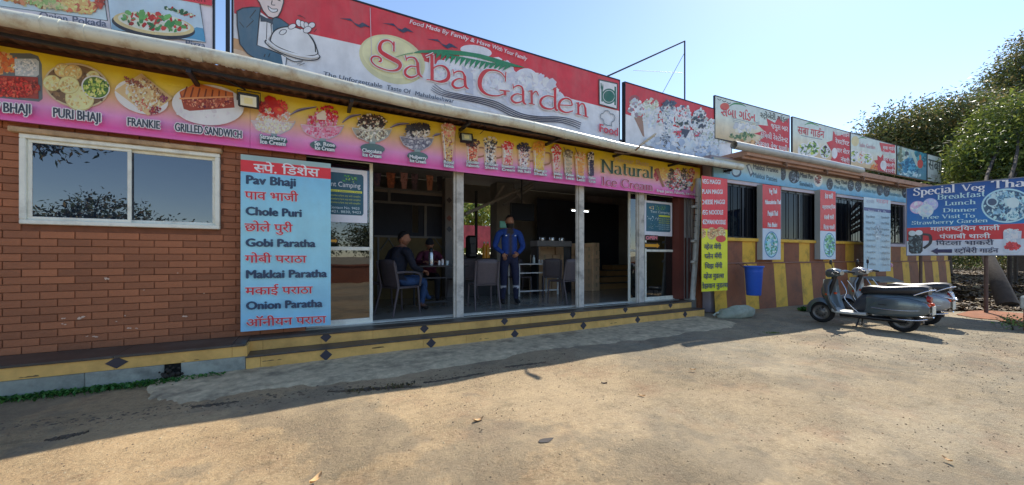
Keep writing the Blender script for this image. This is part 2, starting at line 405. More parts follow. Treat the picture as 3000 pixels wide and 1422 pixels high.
G_REFL = glass('reflective_window_glass', '1a2230', refl=.09, body=.7, bodycol=(.012, .022, .05))
G_DOOR = glass('door_glass', '8a8c88', refl=.07, body=.35, bodycol=(.02, .022, .02))
G_DARK = glass('dark_window_glass', '1a1c20', ior=1.22, refl=.0, body=.85, bodycol=(.006, .007, .010))

# ------------------------------------------------------------------ ground
def hgt(x, y):
    h = .012 * math.sin(x * 1.7 + y * .6) * math.sin(y * 2.1 - x * .4) + .008 * math.sin(x * 4.3) * math.sin(y * 3.7 + 1)
    k = max(0, min(1, (x - 13) / 6)) * max(0, min(1, (y - 1.0) / 3)); h += .22 * k * k * (3 - 2 * k)
    h *= 1 if not (-5 < x < 8.2 and 4.2 < y < 12) else 0
    return h - .012 if (-5 < x < 8.2 and 4.4 < y) else h - .004
def axis(dense0, dense1, st, far):
    a = list(np.arange(dense0, dense1, st)); s_ = st; v = dense1
    while v < far: s_ *= 1.25; a.append(v); v += s_
    a.append(far); s_ = st; v = dense0 - st
    while v > -far: a.insert(0, v); s_ *= 1.25; v -= s_
    a.insert(0, -far); return a
gx = axis(-3, 26, .16, 900); gy = axis(-.5, 10, .16, 900)
m = MB(); vs = [(x, y, hgt(x, y)) for y in gy for x in gx]; nx = len(gx)
m.add(vs, [(j * nx + i, j * nx + i + 1, (j + 1) * nx + i + 1, (j + 1) * nx + i) for j in range(len(gy) - 1) for i in range(nx - 1)], True)
def ground_mat():
    mt = bpy.data.materials.new('dusty_ground'); mt.use_nodes = True; t = mt.node_tree; N = t.nodes; L = t.links; b = N['Principled BSDF']
    tc = N.new('ShaderNodeTexCoord')
    def noise(sc, det=6, ro=.6, scl=None):
        n = N.new('ShaderNodeTexNoise'); n.inputs['Scale'].default_value = sc; n.inputs['Detail'].default_value = det; n.inputs['Roughness'].default_value = ro
        if scl:
            mp = N.new('ShaderNodeMapping'); mp.inputs['Scale'].default_value = scl; mp.inputs['Rotation'].default_value = (0, 0, .5); L.new(tc.outputs['Object'], mp.inputs[0]); L.new(mp.outputs[0], n.inputs['Vector'])
        else: L.new(tc.outputs['Object'], n.inputs['Vector'])
        return n.outputs['Fac']
    def mr(x, a, b_, c=0, d=1):
        n = N.new('ShaderNodeMapRange'); L.new(x, n.inputs[0]); n.inputs[1].default_value = a; n.inputs[2].default_value = b_; n.inputs[3].default_value = c; n.inputs[4].default_value = d; return n.outputs[0]
    def mix(f, a, b_, bt='MIX'):
        n = N.new('ShaderNodeMix'); n.data_type = 'RGBA'; n.blend_type = bt
        if isinstance(f, float): n.inputs[0].default_value = f
        else: L.new(f, n.inputs[0])
        for k, v in ((6, a), (7, b_)):
            if isinstance(v, str): n.inputs[k].default_value = tup(v) + (1,)
            else: L.new(v, n.inputs[k])
        return n.outputs[2]
    c = mix(mr(noise(.45, 4), .4, .62), 'a5957a', '938a76')
    # the lot is sandier near the building on the left and greyer to the right
    sx = N.new('ShaderNodeSeparateXYZ'); L.new(tc.outputs['Object'], sx.inputs[0])
    ax = N.new('ShaderNodeMath'); ax.operation = 'MULTIPLY_ADD'; L.new(sx.outputs['X'], ax.inputs[0]); ax.inputs[1].default_value = 1.0; L.new(mr(noise(.8, 3), 0, 1, -2, 2), ax.inputs[2])
    c = mix(mr(ax.outputs[0], -1.0, 4.5), 'b69a74', c)
    c = mix(mr(noise(1.3, 8, .7), .52, .7, 0, .7), c, '96745a')
    c = mix(mr(noise(2.2, 8, .75, (1, 2.2, 1)), .53, .66, 0, .55), c, '7c7058')
    c = mix(mr(noise(48, 4, .75), .55, .65, 0, .48), c, '5a4e3e')
    c = mix(mr(noise(62, 3, .7), .57, .67, 0, .4), c, 'd6c8a8')
    c = mix(mr(noise(14, 6, .7), .50, .70, 0, .45), c, '6a5c46')
    c = mix(mr(noise(.5, 7, .62), .50, .53, 0, .5), c, '7a7262')
    c = mix(mr(noise(26, 8, .8, (1, 3.2, 1)), .56, .66, 0, .55), c, '54483a')
    c = mix(mr(noise(5, 5, .7), .35, .55, .25, 0), c, 'c8b088')
    L.new(c, b.inputs['Base Color']); b.inputs['Roughness'].default_value = .9; b.inputs['Specular IOR Level'].default_value = .2
    rg = N.new('ShaderNodeMath'); rg.operation = 'ADD'; L.new(mr(noise(.6, 3), .40, .66, 0, 1), rg.inputs[0]); rg.inputs[1].default_value = .3
    mu = N.new('ShaderNodeMath'); mu.operation = 'MULTIPLY'; L.new(noise(38, 8, .75), mu.inputs[0]); L.new(rg.outputs[0], mu.inputs[1])
    bp = N.new('ShaderNodeBump'); bp.inputs['Strength'].default_value = .9; bp.inputs['Distance'].default_value = .032; L.new(mu.outputs[0], bp.inputs['Height']); L.new(bp.outputs[0], b.inputs['Normal'])
    return mt
M_GROUND = ground_mat()
kind(m.build('ground', M_GROUND), 'structure', 'dusty tan dirt and worn asphalt lot in front of the restaurant')
# concrete apron in front of the steps, ragged outline, slightly domed
fr = [(430, 1138), (436, 1165), (470, 1180), (520, 1190), (600, 1192), (680, 1170), (760, 1160), (860, 1146), (1000, 1128), (1130, 1110), (1300, 1080), (1480, 1052), (1650, 1030), (1800, 1012), (1950, 990), (2080, 972), (2165, 958), (2168, 948)]
top = []; m = MB(); rr = random.Random(3); fx = [ground_at(*p) for p in fr]
pts = []
for i in range(len(fx) - 1):
    for k in range(5):
        p = fx[i].lerp(fx[i + 1], k / 5); p.y += rr.uniform(-.06, .06); pts.append(p)
pts.append(fx[-1]); nseg = len(pts); rows = 7; vs = []
for p in pts:
    yb = 4.998 if p.x < 7.2 else 5.2
    for j in range(rows):
        t = j / (rows - 1); y = p.y + (yb - p.y) * t; z = .002 + .014 * min(1, t * 4) ** .6 - .006 * t + .004 * math.sin(p.x * 3 + t * 5) + rr.uniform(-.004, .004)
        if j == 0: z = -.02
        vs.append((p.x + (0 if j else rr.uniform(-.01, .01)), y, z if p.x > -1.9 else z * 1.2))
m.add(vs, [(i * rows + j, (i + 1) * rows + j, (i + 1) * rows + j + 1, i * rows + j + 1) for i in range(nseg - 1) for j in range(rows - 1)], True)
M_APRON = mat('rough_concrete', 'a69678', rough=.9, var=.35, scale=9, dirt='544c40', dscale=2.0, damt=.85, bump=.9, bscale=45)
kind(m.build('concrete_apron', M_APRON), 'structure', 'rough grey concrete apron running along the foot of the steps')

# ------------------------------------------------------------------ main building
B = thing('restaurant_building', 'single storey roadside restaurant with red brick wall, open front and tin eave', 'building', (3, 5.5, 0))
wx0, wz0 = W.at(64, 657); wx1 = W.at(646, 668)[0]; wz1 = W.at(60, 393)[1]
wl, wr = -4.4, -.02
m = MB(); m.box(wl, wx0, 5.508, 5.64, 0, 3.3); m.box(wx1, wr, 5.508, 5.64, 0, 3.3); m.box(wx0, wx1, 5.508, 5.64, 0, wz0); m.box(wx0, wx1, 5.508, 5.64, wz1, 3.3)
wall = m.build('wall', M_MORT, B)
unit = []
for q in range(4):
    mm = MB(); r2 = random.Random(q); mm.box(-.5, .5, -.006 - r2.uniform(0, .004), .02, -.5, .5, bev=0); unit.append(mm)
def brickmesh(L_, H_):
    mm = MB(); r2 = rr; j = lambda: r2.uniform(-.0012, .0012)
    x0, x1, z0, z1 = -L_ / 2, L_ / 2, -H_ / 2, H_ / 2; b = .003
    f = [(x0 + b, -.007, z0 + b), (x1 - b, -.007 + j(), z0 + b + j()), (x1 - b, -.007, z1 - b), (x0 + b, -.007 + j(), z1 - b + j())]
    k = [(x0, .0, z0), (x1, .0, z0), (x1, .0, z1), (x0, .0, z1)]
    mm.add(f + k, [(0, 1, 2, 3)] + [(i + 4, (i + 1) % 4 + 4, (i + 1) % 4, i) for i in range(4)]); return mm.mesh('brick', M_BRICK)
BL, BH = .243, .0755; cache = {}; nb = 0; extra = MB()
zc = .285; row = 0; inv = wm(wall).inverted()
while zc + BH < 2.66:
    x = wl - (BL / 2 if row % 2 else 0) ; 
    while x < wr:
        a, b = max(x, wl), min(x + BL, wr); segs = [(a, b)]
        if zc + BH > wz0 + .01 and zc < wz1 - .01: segs = [(a, min(b, wx0))] * (a < wx0) + [(max(a, wx1), b)] * (b > wx1)
        for (a2, b2) in segs:
            ln = b2 - a2
            if ln < .03: continue
            key = round(ln - .004, 3); top_h = BH - .0045
            if (key, rr.randrange(3)) not in cache: cache[(key, 0)] = cache.get((key, 0)) or brickmesh(key, top_h); me = cache[(key, 0)]
            else: me = cache[(key, 0)] if (key, 0) in cache else brickmesh(key, top_h)
            c = Vector(((a2 + b2) / 2, 5.5055 - rr.uniform(0, .003), zc + BH / 2))
            if -2.75 < c.x and nb < 298:
                o = link('brick', me, wall, inv @ c); nb += 1
            elif c.x <= -2.75:
                for_v = [tuple(v.co + c) for v in me.vertices]; extra.add(for_v, [tuple(p.vertices) for p in me.polygons])
            else:
                for_v = [tuple(v.co + c) for v in me.vertices]; extra.add(for_v, [tuple(p.vertices) for p in me.polygons])
        x += BL
    zc += BH; row += 1
kind(extra.build('brickwork', M_BRICK, wall), 'stuff')
# paint chips on the bricks
M_CHIP = mat('bare_plaster_chip', 'b9a08c', rough=.9, var=.1)
m = MB()
for (px, py, s_) in ((318, 817, 9), (185, 933, 6), (232, 931, 12), (188, 950, 6), (540, 928, 9), (380, 961, 8), (402, 962, 5), (255, 985, 4), (278, 986, 7), (420, 850, 4), (520, 800, 4), (345, 942, 4), (365, 925, 5), (600, 860, 4)):
    u, z = W.at(px, py); k = 8; r0 = s_ * .0016
    for q in range(3):
        cx, cz = u + rr.uniform(-.9, .9) * r0 * 1.8, z + rr.uniform(-.5, .5) * r0
        m.add([(cx + math.cos(a * 6.283 / k) * r0 * rr.uniform(.4, 1.2), 5.4930 - q * .0004, cz + math.sin(a * 6.283 / k) * r0 * rr.uniform(.3, .8)) for a in range(k)], [tuple(range(k))])
kind(m.build('paint_chips', M_CHIP, wall), 'stuff')
# left sliding window
m = MB()
fw = .045
m.box(wx0, wx1, 5.45, 5.56, wz0, wz0 + fw, .006); m.box(wx0, wx1, 5.45, 5.56, wz1 - fw, wz1, .006)
m.box(wx0, wx0 + fw, 5.451, 5.559, wz0 + fw, wz1 - fw, .006); m.box(wx1 - fw, wx1, 5.451, 5.559, wz0 + fw, wz1 - fw, .006)
win = m.build('window', M_ALU, B)
cxm = W.at(380, 600)[0]; 
for (a, b, y0) in ((wx0 + fw, cxm + .02, 5.475), (cxm - .02, wx1 - fw, 5.505)):
    m = MB(); s_ = .032; z0, z1 = wz0 + fw, wz1 - fw
    m.box(a, b, y0, y0 + .025, z0, z0 + s_, .004); m.box(a, b, y0, y0 + .025, z1 - s_, z1, .004); m.box(a, a + s_, y0 + .001, y0 + .024, z0 + s_, z1 - s_, .004); m.box(b - s_, b, y0 + .001, y0 + .024, z0 + s_, z1 - s_, .004)
    m.build('sash', M_ALU, win)
    m = MB(); m.box(a + s_, b - s_, y0 + .01, y0 + .015, z0 + s_, z1 - s_); m.build('pane', G_REFL, win)
m = MB(); m.box(wx0 - .06, wx1 + .02, 5.42, 5.5, wz1 + .002, wz1 + .055, .008); m.build('lintel', M_PLY, win)
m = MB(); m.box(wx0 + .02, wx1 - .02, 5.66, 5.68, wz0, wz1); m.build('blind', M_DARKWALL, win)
# posts
def px_span(pl, a, b, y=800): return pl.at(a, y)[0], pl.at(b, y)[0]
for (a, b, y0, z1) in ((1338, 1359, 5.5, 2.62), (1697, 1712, 5.5, 2.62), (1873, 1888, 5.5, 2.62)):
    u0, u1 = px_span(W, a, b); m = MB(); m.box(u0, u1, y0, y0 + .09, .286, z1, .008)
    m.box(u0 - .035, u0 - .006, y0 + .03, y0 + .07, .287, z1); m.build('post', M_POST, B)
# sliding doors
def door(pxa, pxb, mid, name='glass_door', pl=DOOR, mullion=None):
    u0, u1 = px_span(pl, pxa, pxb); y = pl.o.y; z0, z1 = .30, 2.62; s_ = .045; zm = mid
    m = MB(); m.box(u0, u0 + s_, y - .02, y + .02, z0, z1, .005); m.box(u1 - s_, u1, y - .02, y + .02, z0, z1, .005)
    for za, zb in ((z0, z0 + .07), (zm - .025, zm + .025), (z1 - .06, z1)): m.box(u0 + s_, u1 - s_, y - .018, y + .018, za, zb, .004)
    d = m.build(name, M_ALU, B)
    for za, zb in ((z0 + .07, zm - .025), (zm + .025, z1 - .06)):
        m = MB(); m.box(u0 + s_, u1 - s_, y - .003, y + .003, za, zb); m.build('pane', G_DOOR, d)
    m = MB(); m.box(u1 - .03, u1 - .015, y - .035, y - .02, zm - .14, zm + .0, .004); m.build('handle', M_ALU, d)
    return d
door(880, 1092, DOOR.at(1030, 729)[1])
door(1888, 1984, DOOR.at(1930, 735)[1])
door(1841, 1872, DOOR.at(1858, 734)[1], pl=Pl(0, 5.74))
m = MB(); u0, u1 = px_span(DOOR, 880, 1984); m.box(u0, u1, 5.62, 5.80, .287, .305, .004); m.build('door_track', M_ALU, B)
# brown strip and pipes to the right of the doors
u0, u1 = px_span(W, 1990, 2004); m = MB(); m.box(u0, u1, 5.5, 5.7, .0, 2.62); m.box(u1 + .10, u1 + .30, 5.52, 5.7, 0, W.at(2015, 697)[1], .01); m.build('wall_panel', mat('brown_wall_panel', '5a2c22', rough=.6, var=.15, dirt='3a2420', damt=.6), B)
u0, u1 = px_span(W, 2004, 2026); m = MB(); m.box(u0, u1 + .6, 5.56, 5.6, .0, 2.9); m.build('wall_panel', mat('white_wall_panel', '9d9b96', rough=.7, var=.15, dirt='5a564e', damt=.5), B)
# interior shell
m = MB(); m.box(-.1, 9.5, 5.50, 13, .0, .2995); m.build('floor', M_FLOOR, B)
m = MB()
m.box(-.14, -.04, 5.65, 12, .3, 3.3); m.box(9.4, 9.5, 5.7, 12, .3, 3.3)
bx0, bz0 = Pl(0, 10).at(1352, 745); bx1, bz1 = Pl(0, 10).at(1452, 600)
m.box(-.14, bx0, 10, 10.1, .3, 3.3); m.box(bx1, 9.5, 10, 10.1, .3, 3.3); m.box(bx0, bx1, 10, 10.1, .3, bz0); m.box(bx0, bx1, 10, 10.1, bz1, 3.3)
m.build('interior_wall', M_INWALL, B)
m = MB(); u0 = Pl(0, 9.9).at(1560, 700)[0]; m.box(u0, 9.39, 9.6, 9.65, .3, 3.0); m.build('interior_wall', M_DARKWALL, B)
m = MB(); m.add([(-.14, 5.70, 2.75), (9.5, 5.70, 2.75), (9.5, 10.3, 3.35), (-.14, 10.3, 3.35)], [(0, 1, 2, 3)]); m.add([(-.14, 5.70, 2.78), (9.5, 5.70, 2.78), (9.5, 10.3, 3.38), (-.14, 10.3, 3.38)], [(3, 2, 1, 0)]); m.build('ceiling', M_CEIL, B)
m = MB()
for (a, b, Z1, Z2) in (((1362, 628), (1560, 540), 7.6, 9.2), ((1440, 600), (1475, 545), 8.5, 8.5), ((1475, 600), (1560, 548), 8.9, 9.2), ((1500, 548), (1540, 600), 9, 9)):
    m.tube([depth_at(*a, Z1), depth_at(*b, Z2)], .035, 6)
m.build('roof_truss', M_SLAT, B)
m = MB()
for px in (1395,): m.tube([depth_at(px, 740, 9.6), depth_at(px, 560, 9.6)], .04, 8)
m.build('column', M_STEEL, B)
m = MB(); 
u, z = Pl(0, 8.4).at(1456, 600); m.box(u, u + .5, 8.4, 8.8, .3, 3.1, .01); m.build('column', M_INWALL, B)
# header above openings, fascia backing
m = MB(); m.box(-.02, 8.1, 5.46, 5.62, 2.56, 3.26); m.build('header_beam', mat('header_beam_paint', '30221c', rough=.8, var=.2), B)
m = MB(); m.box(7.75, 8.2, 5.45, 5.9, 0, 3.3); m.build('wall', M_BROWN, B)
# roof sheet: corrugated
def sheet(x0, x1, ya, za, yb, zb, per=.115, amp=.013, name='roof_sheet', mt=None, parent=B):
    n = int((x1 - x0) / per * 8); vs = []
    for i in range(n + 1):
        x = x0 + (x1 - x0) * i / n; d = amp * math.sin(2 * math.pi * x / per); vs += [(x, ya, za + d), (x, yb, zb + d), (x, ya, za + d + .003), (x, yb, zb + d + .003)]
    m = MB(); m.add(vs, [(4 * i, 4 * i + 4, 4 * i + 5, 4 * i + 1) for i in range(n)] + [(4 * i + 2, 4 * i + 3, 4 * i + 7, 4 * i + 6) for i in range(n)] + [(4 * i, 4 * i + 2, 4 * i + 6, 4 * i + 4) for i in range(n)], True)
    return m.build(name, mt or M_SHEET, parent)
sheet(-4.6, 8.35, 4.865, 3.228, 5.95, 3.36)
m = MB(); m.add([(-4.6, 5.95, 3.37), (8.35, 5.95, 3.37), (8.35, 10.5, 3.95), (-4.6, 10.5, 3.95)], [(0, 1, 2, 3)]); m.box(-4.6, 8.35, 10.4, 10.5, 3.3, 3.95); m.build('roof', M_SHEET, B)
m = MB()
for x in np.arange(-4.2, 8.3, 1.55): m = MB(); m.box(x, x + .04, 4.97, 5.5, 3.13, 3.17); m.build('eave_bracket', M_STEEL, B)
m = MB(); m.box(-4.6, 8.35, 5.02, 5.06, 3.175, 3.205); m.build('eave_purlin', M_STEEL, B)
# gutter
gp = [(-40, 42), (0, 50), (375, 120), (750, 192), (1250, 312), (1549, 368), (1814, 429), (1950, 455), (2172, 490)]
G = [GUT.w(*GUT.at(*p)) for p in gp]; G[0] = G[1] + (G[1] - G[2]).normalized() * 2.2
m = MB(); m.tube(cr(G, 5), .070, 20, cap=False); m.tube(cr(G, 5), .062, 16, cap=False); gut = m.build('gutter_pipe', M_PVC, B)
for px in (84, 136, 211, 560, 660, 770, 822, 1048, 1205, 1300, 1458, 1560, 1650, 1760, 1930, 2110):
    u = GUT.at(px, 200)[0]; zz = np.interp(u, [g.x for g in G], [g.z for g in G]); u2 = u + .10; z2 = np.interp(u2, [g.x for g in G], [g.z for g in G])
    m = MB(); m.tube([(u, 4.87, zz), (u2 - .02 * rr.random(), 4.87, z2)], .0735, 20, cap=True); m.build('coupling', M_PVC, gut)
# steps
ST = thing('entrance_steps', 'two long steps with yellow risers, black treads and dark diamond tiles', 'steps', (3.6, 5.2, 0))
s0 = S1.at(720, 1084)[0]; e1 = S1.at(2064, 926)[0]; e2 = S2.at(2026, 890)[0]
def tiles(x0, x1, y, z0, z1, step, parent, name='riser_tile', mt=M_YEL, dep=.02, off=0):
    x = x0; i = 0
    while x < x1 - .01:
        b = min(x + step * (1 if i else (1 - off)), x1); m = MB(); m.box(x + .0012, b - .0012, y, y + dep, z0, z1, .002)
        m.build(name, mt, parent); x = b; i += 1
m = MB(); m.box(s0 + .01, e1 - .01, 5.02, 5.3, -.05, .135); m.box(s0 + .01, e2 - .01, 5.27, 5.52, -.05, .262); m.build('step_core', M_GREY, ST)
tiles(s0, e1, 5.0, -.03, .128, .61, ST, off=.78); tiles(s0, e2, 5.25, .1475, .262, .61, ST, off=.78)
x = s0
while x < e1 - .02:
    b = min(x + 1.22, e1); m = MB(); m.box(x + .001, b - .001, 4.985, 5.262, .129, .1465, .003); m.build('tread_slab', M_BLACKST, ST)
    if x < e2: m = MB(); b2 = min(b, e2); m.box(x + .001, b2 - .001, 5.235, 5.61, .263, .2865, .003); m.build('tread_slab', M_BLACKST, ST)
    x = b
def diamond(pl, px, py, w_, parent, h_=None):
    u, z = pl.at(px, py); h_ = h_ or w_; y = pl.o.y; m = MB(); 
    m.add([(u - w_ / 2, y - .004, z), (u, y - .004, z - h_ / 2), (u + w_ / 2, y - .004, z), (u, y - .004, z + h_ / 2)] + [(u - w_ / 2, y + .002, z), (u, y + .002, z - h_ / 2), (u + w_ / 2, y + .002, z), (u, y + .002, z + h_ / 2)], [(0, 1, 2, 3)] + [(i + 4, (i + 1) % 4 + 4, (i + 1) % 4, i) for i in range(4)])
    m.build('diamond_tile', M_DIA, parent)
for px, py in ((955, 988), (1243, 963), (1478, 941), (1678, 921), (1832, 907), (1964, 894)): diamond(S2, px, py, .128, ST)
for px, py in ((955, 1041), (1263, 1006), (1508, 979), (1709, 954), (1868, 937), (2007, 921)): diamond(S1, px, py, .135, ST)
PLH = thing('plinth_ledge', 'low plinth ledge under the brick wall, grey base, yellow band and black top', 'plinth', (-2, 5.2, 0))
m = MB(); m.box(wl, s0 - .003, 5.02, 5.5, -.05, .26); m.build('plinth_core', M_GREY, PLH)
cuts = [wl, S1.at(248, 1100)[0], S1.at(486, 1080)[0] , s0 - .003]
hole0, hole1 = S1.at(480, 1080)[0], S1.at(530, 1080)[0]
for (a, b, yy) in ((wl, cuts[1] - .004, 5.012), (cuts[1] + .002, hole0, 5.0), (hole1, s0 - .003, 5.0)):
    m = MB(); m.box(a, b, yy, 5.05, -.05, .148, .004); m.build('base_slab', M_GREY, PLH)
m = MB(); m.box(hole0, hole1, 5.018, 5.0195, .0, .148); m.build('drain_hole', mat('black_hole_sheet', '15130f', rough=.9), PLH)  # flat near-black sheet set in the slab gap as the hole
x = wl
while x < s0 - .02:
    b = min(x + .92, s0 - .003); m = MB(); m.box(x + .001, b - .001, 5.002, 5.03, .150, .262, .002); m.build('band_tile', M_YEL, PLH)
    m = MB(); m.box(x + .001, b - .001, 4.985, 5.5, .263, .286, .003); m.build('top_slab', M_BLACKST, PLH); x = b
m = MB(); m.box(s0 - .005, s0 + .012, 4.999, 5.4, .1475, .262); m.build('end_tile', M_YEL, PLH)
diamond(S1, 342, 1063, .165, PLH, .112)
# dark heap of debris below the drain hole
m = MB(); r2 = random.Random(9)
for _ in range(40):
    u = (hole0 + hole1) / 2 + r2.gauss(0, .045); z = .035 + abs(r2.gauss(0, .03)); m.sphere((u, 4.985 + r2.uniform(-.04, .01), z), r2.uniform(.008, .022), 6, 4)
kind(tag(m.build('drain_debris', mat('wet_debris', '2a251f', rough=.9, var=.3), None), 'dark heap of wet debris below the drain hole of the plinth', 'debris'), 'stuff')

# ------------------------------------------------------------------ annex
AX = thing('annex_building', 'low annex with brown and yellow striped wall, dark windows and concrete eave', 'building', tuple(AN.w(5, 0)), AA)
AM = Matrix.Translation(AN.o) @ Matrix.Rotation(AA, 4, 'Z')
def abuild(m, name, mt, parent=AX):
    m.V = [tuple(AM @ Vector(v)) for v in m.V]; return m.build(name, mt, parent)
au = lambda px, py=600: AN.at(px, py)[0]
az = lambda px, py: AN.at(px, py)[1]
wins = [(2128, 2230), (2289, 2399), (2449, 2531), (2606, 2650)]
sill = 1.655; zt = 2.92; ptop = 1.07; AEND = au(2775)
ws = [(au(a), au(b)) for a, b in wins]
m = MB(); x = .0
for (a, b) in ws: m.box(x, a, 0, .2, 0, 3.5); m.box(a, b, 0, .2, zt, 3.5); m.box(a, b, 0, .2, 0, sill); x = b
m.box(x, AEND, 0, .2, 0, 3.5); m.box(AEND - .2, AEND, .2, 5, 0, 3.5); m.box(0, AEND - .2, 4.8, 5, 0, 3.5); m.box(0, AEND - .2, .2, 4.8, -.05, .02)
abuild(m, 'wall', mat('annex_lilac_wall', '8d8488', rough=.75, var=.1, dirt='6a5c54', damt=.4))
# stripes: upper band z ptop..sill, lower skirt leaning out
cent = [2096 - 82, 2096, 2196, 2280, 2354, 2424]
per = (au(2354, 880) - au(2096, 880)) / 3; first = au(2096, 880) - per
n = 24; yh = .24
for k in range(-1, n):
    for (a, b, M_) in ((first + k * per - yh, first + k * per + yh, 0), (first + k * per + yh, first + (k + 1) * per - yh, 1)):
        a = max(a, .0); b = min(b, AEND)
        if b - a < .01: continue
        kk = M_; M_ = MB(); M_.box(a, b, -.02, -.0005, ptop, sill - .06)
        f = [(a, -.05, ptop), (b, -.05, ptop), (b, -.12, .0), (a, -.12, .0), (b, -.13, -.15), (a, -.13, -.15), (a, -.02, ptop + .004), (b, -.02, ptop + .004)]
        M_.add(f, [(0, 3, 2, 1), (3, 5, 4, 2), (0, 1, 7, 6)])
        abuild(M_, ('yellow_stripe', 'brown_stripe')[kk], (M_YELP, M_BROWN)[kk])
m = MB(); m.box(ws[0][0] - .1, ws[3][0] - .3, -.07, -.0005, sill - .06, sill + .015, .006); abuild(m, 'sill', M_YELP)
for i, (a, b) in enumerate(ws):
    m = MB(); m.box(a + .0, b - .0, .03, .08, sill + .016, sill + .05); m.box(a, b, .03, .08, zt - .05, zt); m.box(a, a + .05, .031, .079, sill + .05, zt - .05); m.box(b - .05, b, .031, .079, sill + .05, zt - .05)
    m.box((a + b) / 2 - .025, (a + b) / 2 + .025, .031, .079, sill + .05, zt - .05)
    wn = abuild(m, 'window', M_WOODF)
    for c0, c1 in ((a + .05, (a + b) / 2 - .025), ((a + b) / 2 + .025, b - .05)):
        m = MB(); m.box(c0, c1, .05, .056, sill + .05, zt - .05); abuild(m, 'pane', G_DARK, wn)
    m = MB(); nbar = 5
    for q in range(1, nbar):
        u = a + (b - a) * q / nbar; m.box(u - .006, u + .006, .012, .024, sill + .02, zt)
    abuild(m, 'window_bars', mat('window_bar_steel', '101114', rough=.5), wn)
    m = MB(); m.box(a - .03, b + .03, -.03, -.0005, zt, zt + .10, .004)
    if i == 3: m.box(b, b + .05, -.03, -.0005, sill - .02, zt, .004); m.box(a, b + .05, -.03, -.0005, sill - .10, sill - .02, .004)
    abuild(m, 'lintel', M_LILAC)
# pipe along the ledge
m = MB(); m.tube([AN.w(.1, ptop + .012, -.06), AN.w(3, ptop + .02, -.06), AN.w(AEND, ptop + .01, -.06)], .016, 8); m.build('water_pipe', mat('rusty_water_pipe', '7d5748', rough=.6, var=.2), AX)
# roof, soffit and beams
m = MB(); m.box(.75, AEND + .7, -.34, .0, 3.50, 3.53); m.box(.75, AEND + .7, -.34, 5, 3.53, 3.62); abuild(m, 'roof', M_SOFFIT)
m = MB(); m.box(.75, AEND + .5, -.26, -.22, 3.45, 3.497); abuild(m, 'soffit_beam', M_SOFFIT)
for u in (2.2, 4.0, 5.9, 8.0, 10.2):
    m = MB(); m.box(u, u + .12, -.34, -.21, 3.46, 3.499, .01); m.box(u + .03, u + .08, -.34, -.30, 3.38, 3.46); abuild(m, 'bracket', M_SHEET)
g0 = AG.at(2150, 425); g1 = AG.at(2523, 500)
m = MB(); m.tube([AG.w(g0[0], g0[1]), AG.w((g0[0] + g1[0]) / 2, (g0[1] + g1[1]) / 2 + .01), AG.w(g1[0], g1[1])], .085, 16, cap=False); m.tube([AG.w(g0[0], g0[1]), AG.w(g1[0], g1[1])], .076, 12, cap=False); m.build('gutter_pipe', M_PVC2, AX)
# far lilac post at end of the upper wall
m = MB(); m.box(au(2657), au(2663), -.05, 0, sill - .1, 3.4); abuild(m, 'corner_post', M_SOFFIT)

# downpipe at the junction
DP = Pl(0, 5.30)
a = DP.at(2044, 556); b = DP.at(2030, 900)
m = MB(); m.tube([DP.w(a[0] + .02, 2.95), DP.w(a[0], 2.2), DP.w((a[0] + b[0]) / 2, 1.2), DP.w(b[0] - .02, .30)], .055, 12); 
dp = tag(m.build('downpipe', M_PVC2), 'stained grey drain pipe at the corner between the glass doors and the yellow menu banner', 'pipe')
m = MB()
for z in (2.3, 1.55, 1.1): m.tube([DP.w(b[0] + (z - .3) * .02 , z), DP.w(b[0] + (z - .3) * .02, z + .05)], .060, 12)
m.build('pipe_collar', M_PVC2, dp)
m = MB(); u = W.at(2010, 700)[0]; m.tube([(u, 5.47, 2.9), (u, 5.47, .3)], .022, 8); m.tube([(u + .09, 5.46, 2.6), (u + .09, 5.46, .9)], .014, 8)
tag(m.build('conduit_pipe', mat('dark_conduit', '4a4644', rough=.6, var=.2)), 'thin dark conduits left of the drain pipe beside the right glass door', 'pipe')
m = MB()
for k in range(8): 
    z = 2.55 - k * .13; m.tube([DP.w(a[0] - .12, z, .02), DP.w(a[0] + .06, z - .01, -.08), DP.w(a[0] + .1, z, .02)], .006, 5)
tag(m.build('wire_coil', M_BLACK), 'black wire wound in loops round the top of the drain pipe', 'wire')
# ------------------------------------------------------------------ signs
def sign(label, pl, x0, x1, z0, z1, thick=.03, frame=None, name='signboard', cat='sign', back='8a8a8a', group=None, ft=.02):
    """x0,x1 are u on the plane; panel's face lies on the plane"""
    T = thing(name, label, cat, tuple(pl.w((x0 + x1) / 2, z0)), pl.a, group)
    CLIP[T.name] = (x0, x1, z0, z1); Mx = Matrix.Translation(pl.o) @ Matrix.Rotation(pl.a, 4, 'Z')
    m = MB(); m.box(x0, x1, 0, thick, z0, z1); m.V = [tuple(Mx @ Vector(v)) for v in m.V]
    m.build('panel', mat('sign_panel_' + back, back, rough=.5, var=.05), T)
    if frame:
        m = MB(); f = ft
        m.box(x0 - f, x1 + f, -.008, thick + .01, z1, z1 + f * 1.2); m.box(x0 - f, x1 + f, -.008, thick + .01, z0 - f, z0)
        m.box(x0 - f, x0, -.007, thick + .009, z0, z1); m.box(x1, x1 + f, -.007, thick + .009, z0, z1)
        m.V = [tuple(Mx @ Vector(v)) for v in m.V]; m.build('frame', frame, T)
    return T
def zmap(ox, oy, sc): return lambda x, y: (ox + x / sc, oy + y / sc)
Z1 = zmap(0, 0, 2.544); Z2 = zmap(650, 0, 2.9077); Z3 = zmap(1250, 80, 2.9077); Z4 = zmap(1800, 220, 2.9077); Z5 = zmap(2350, 300, 2.5431)
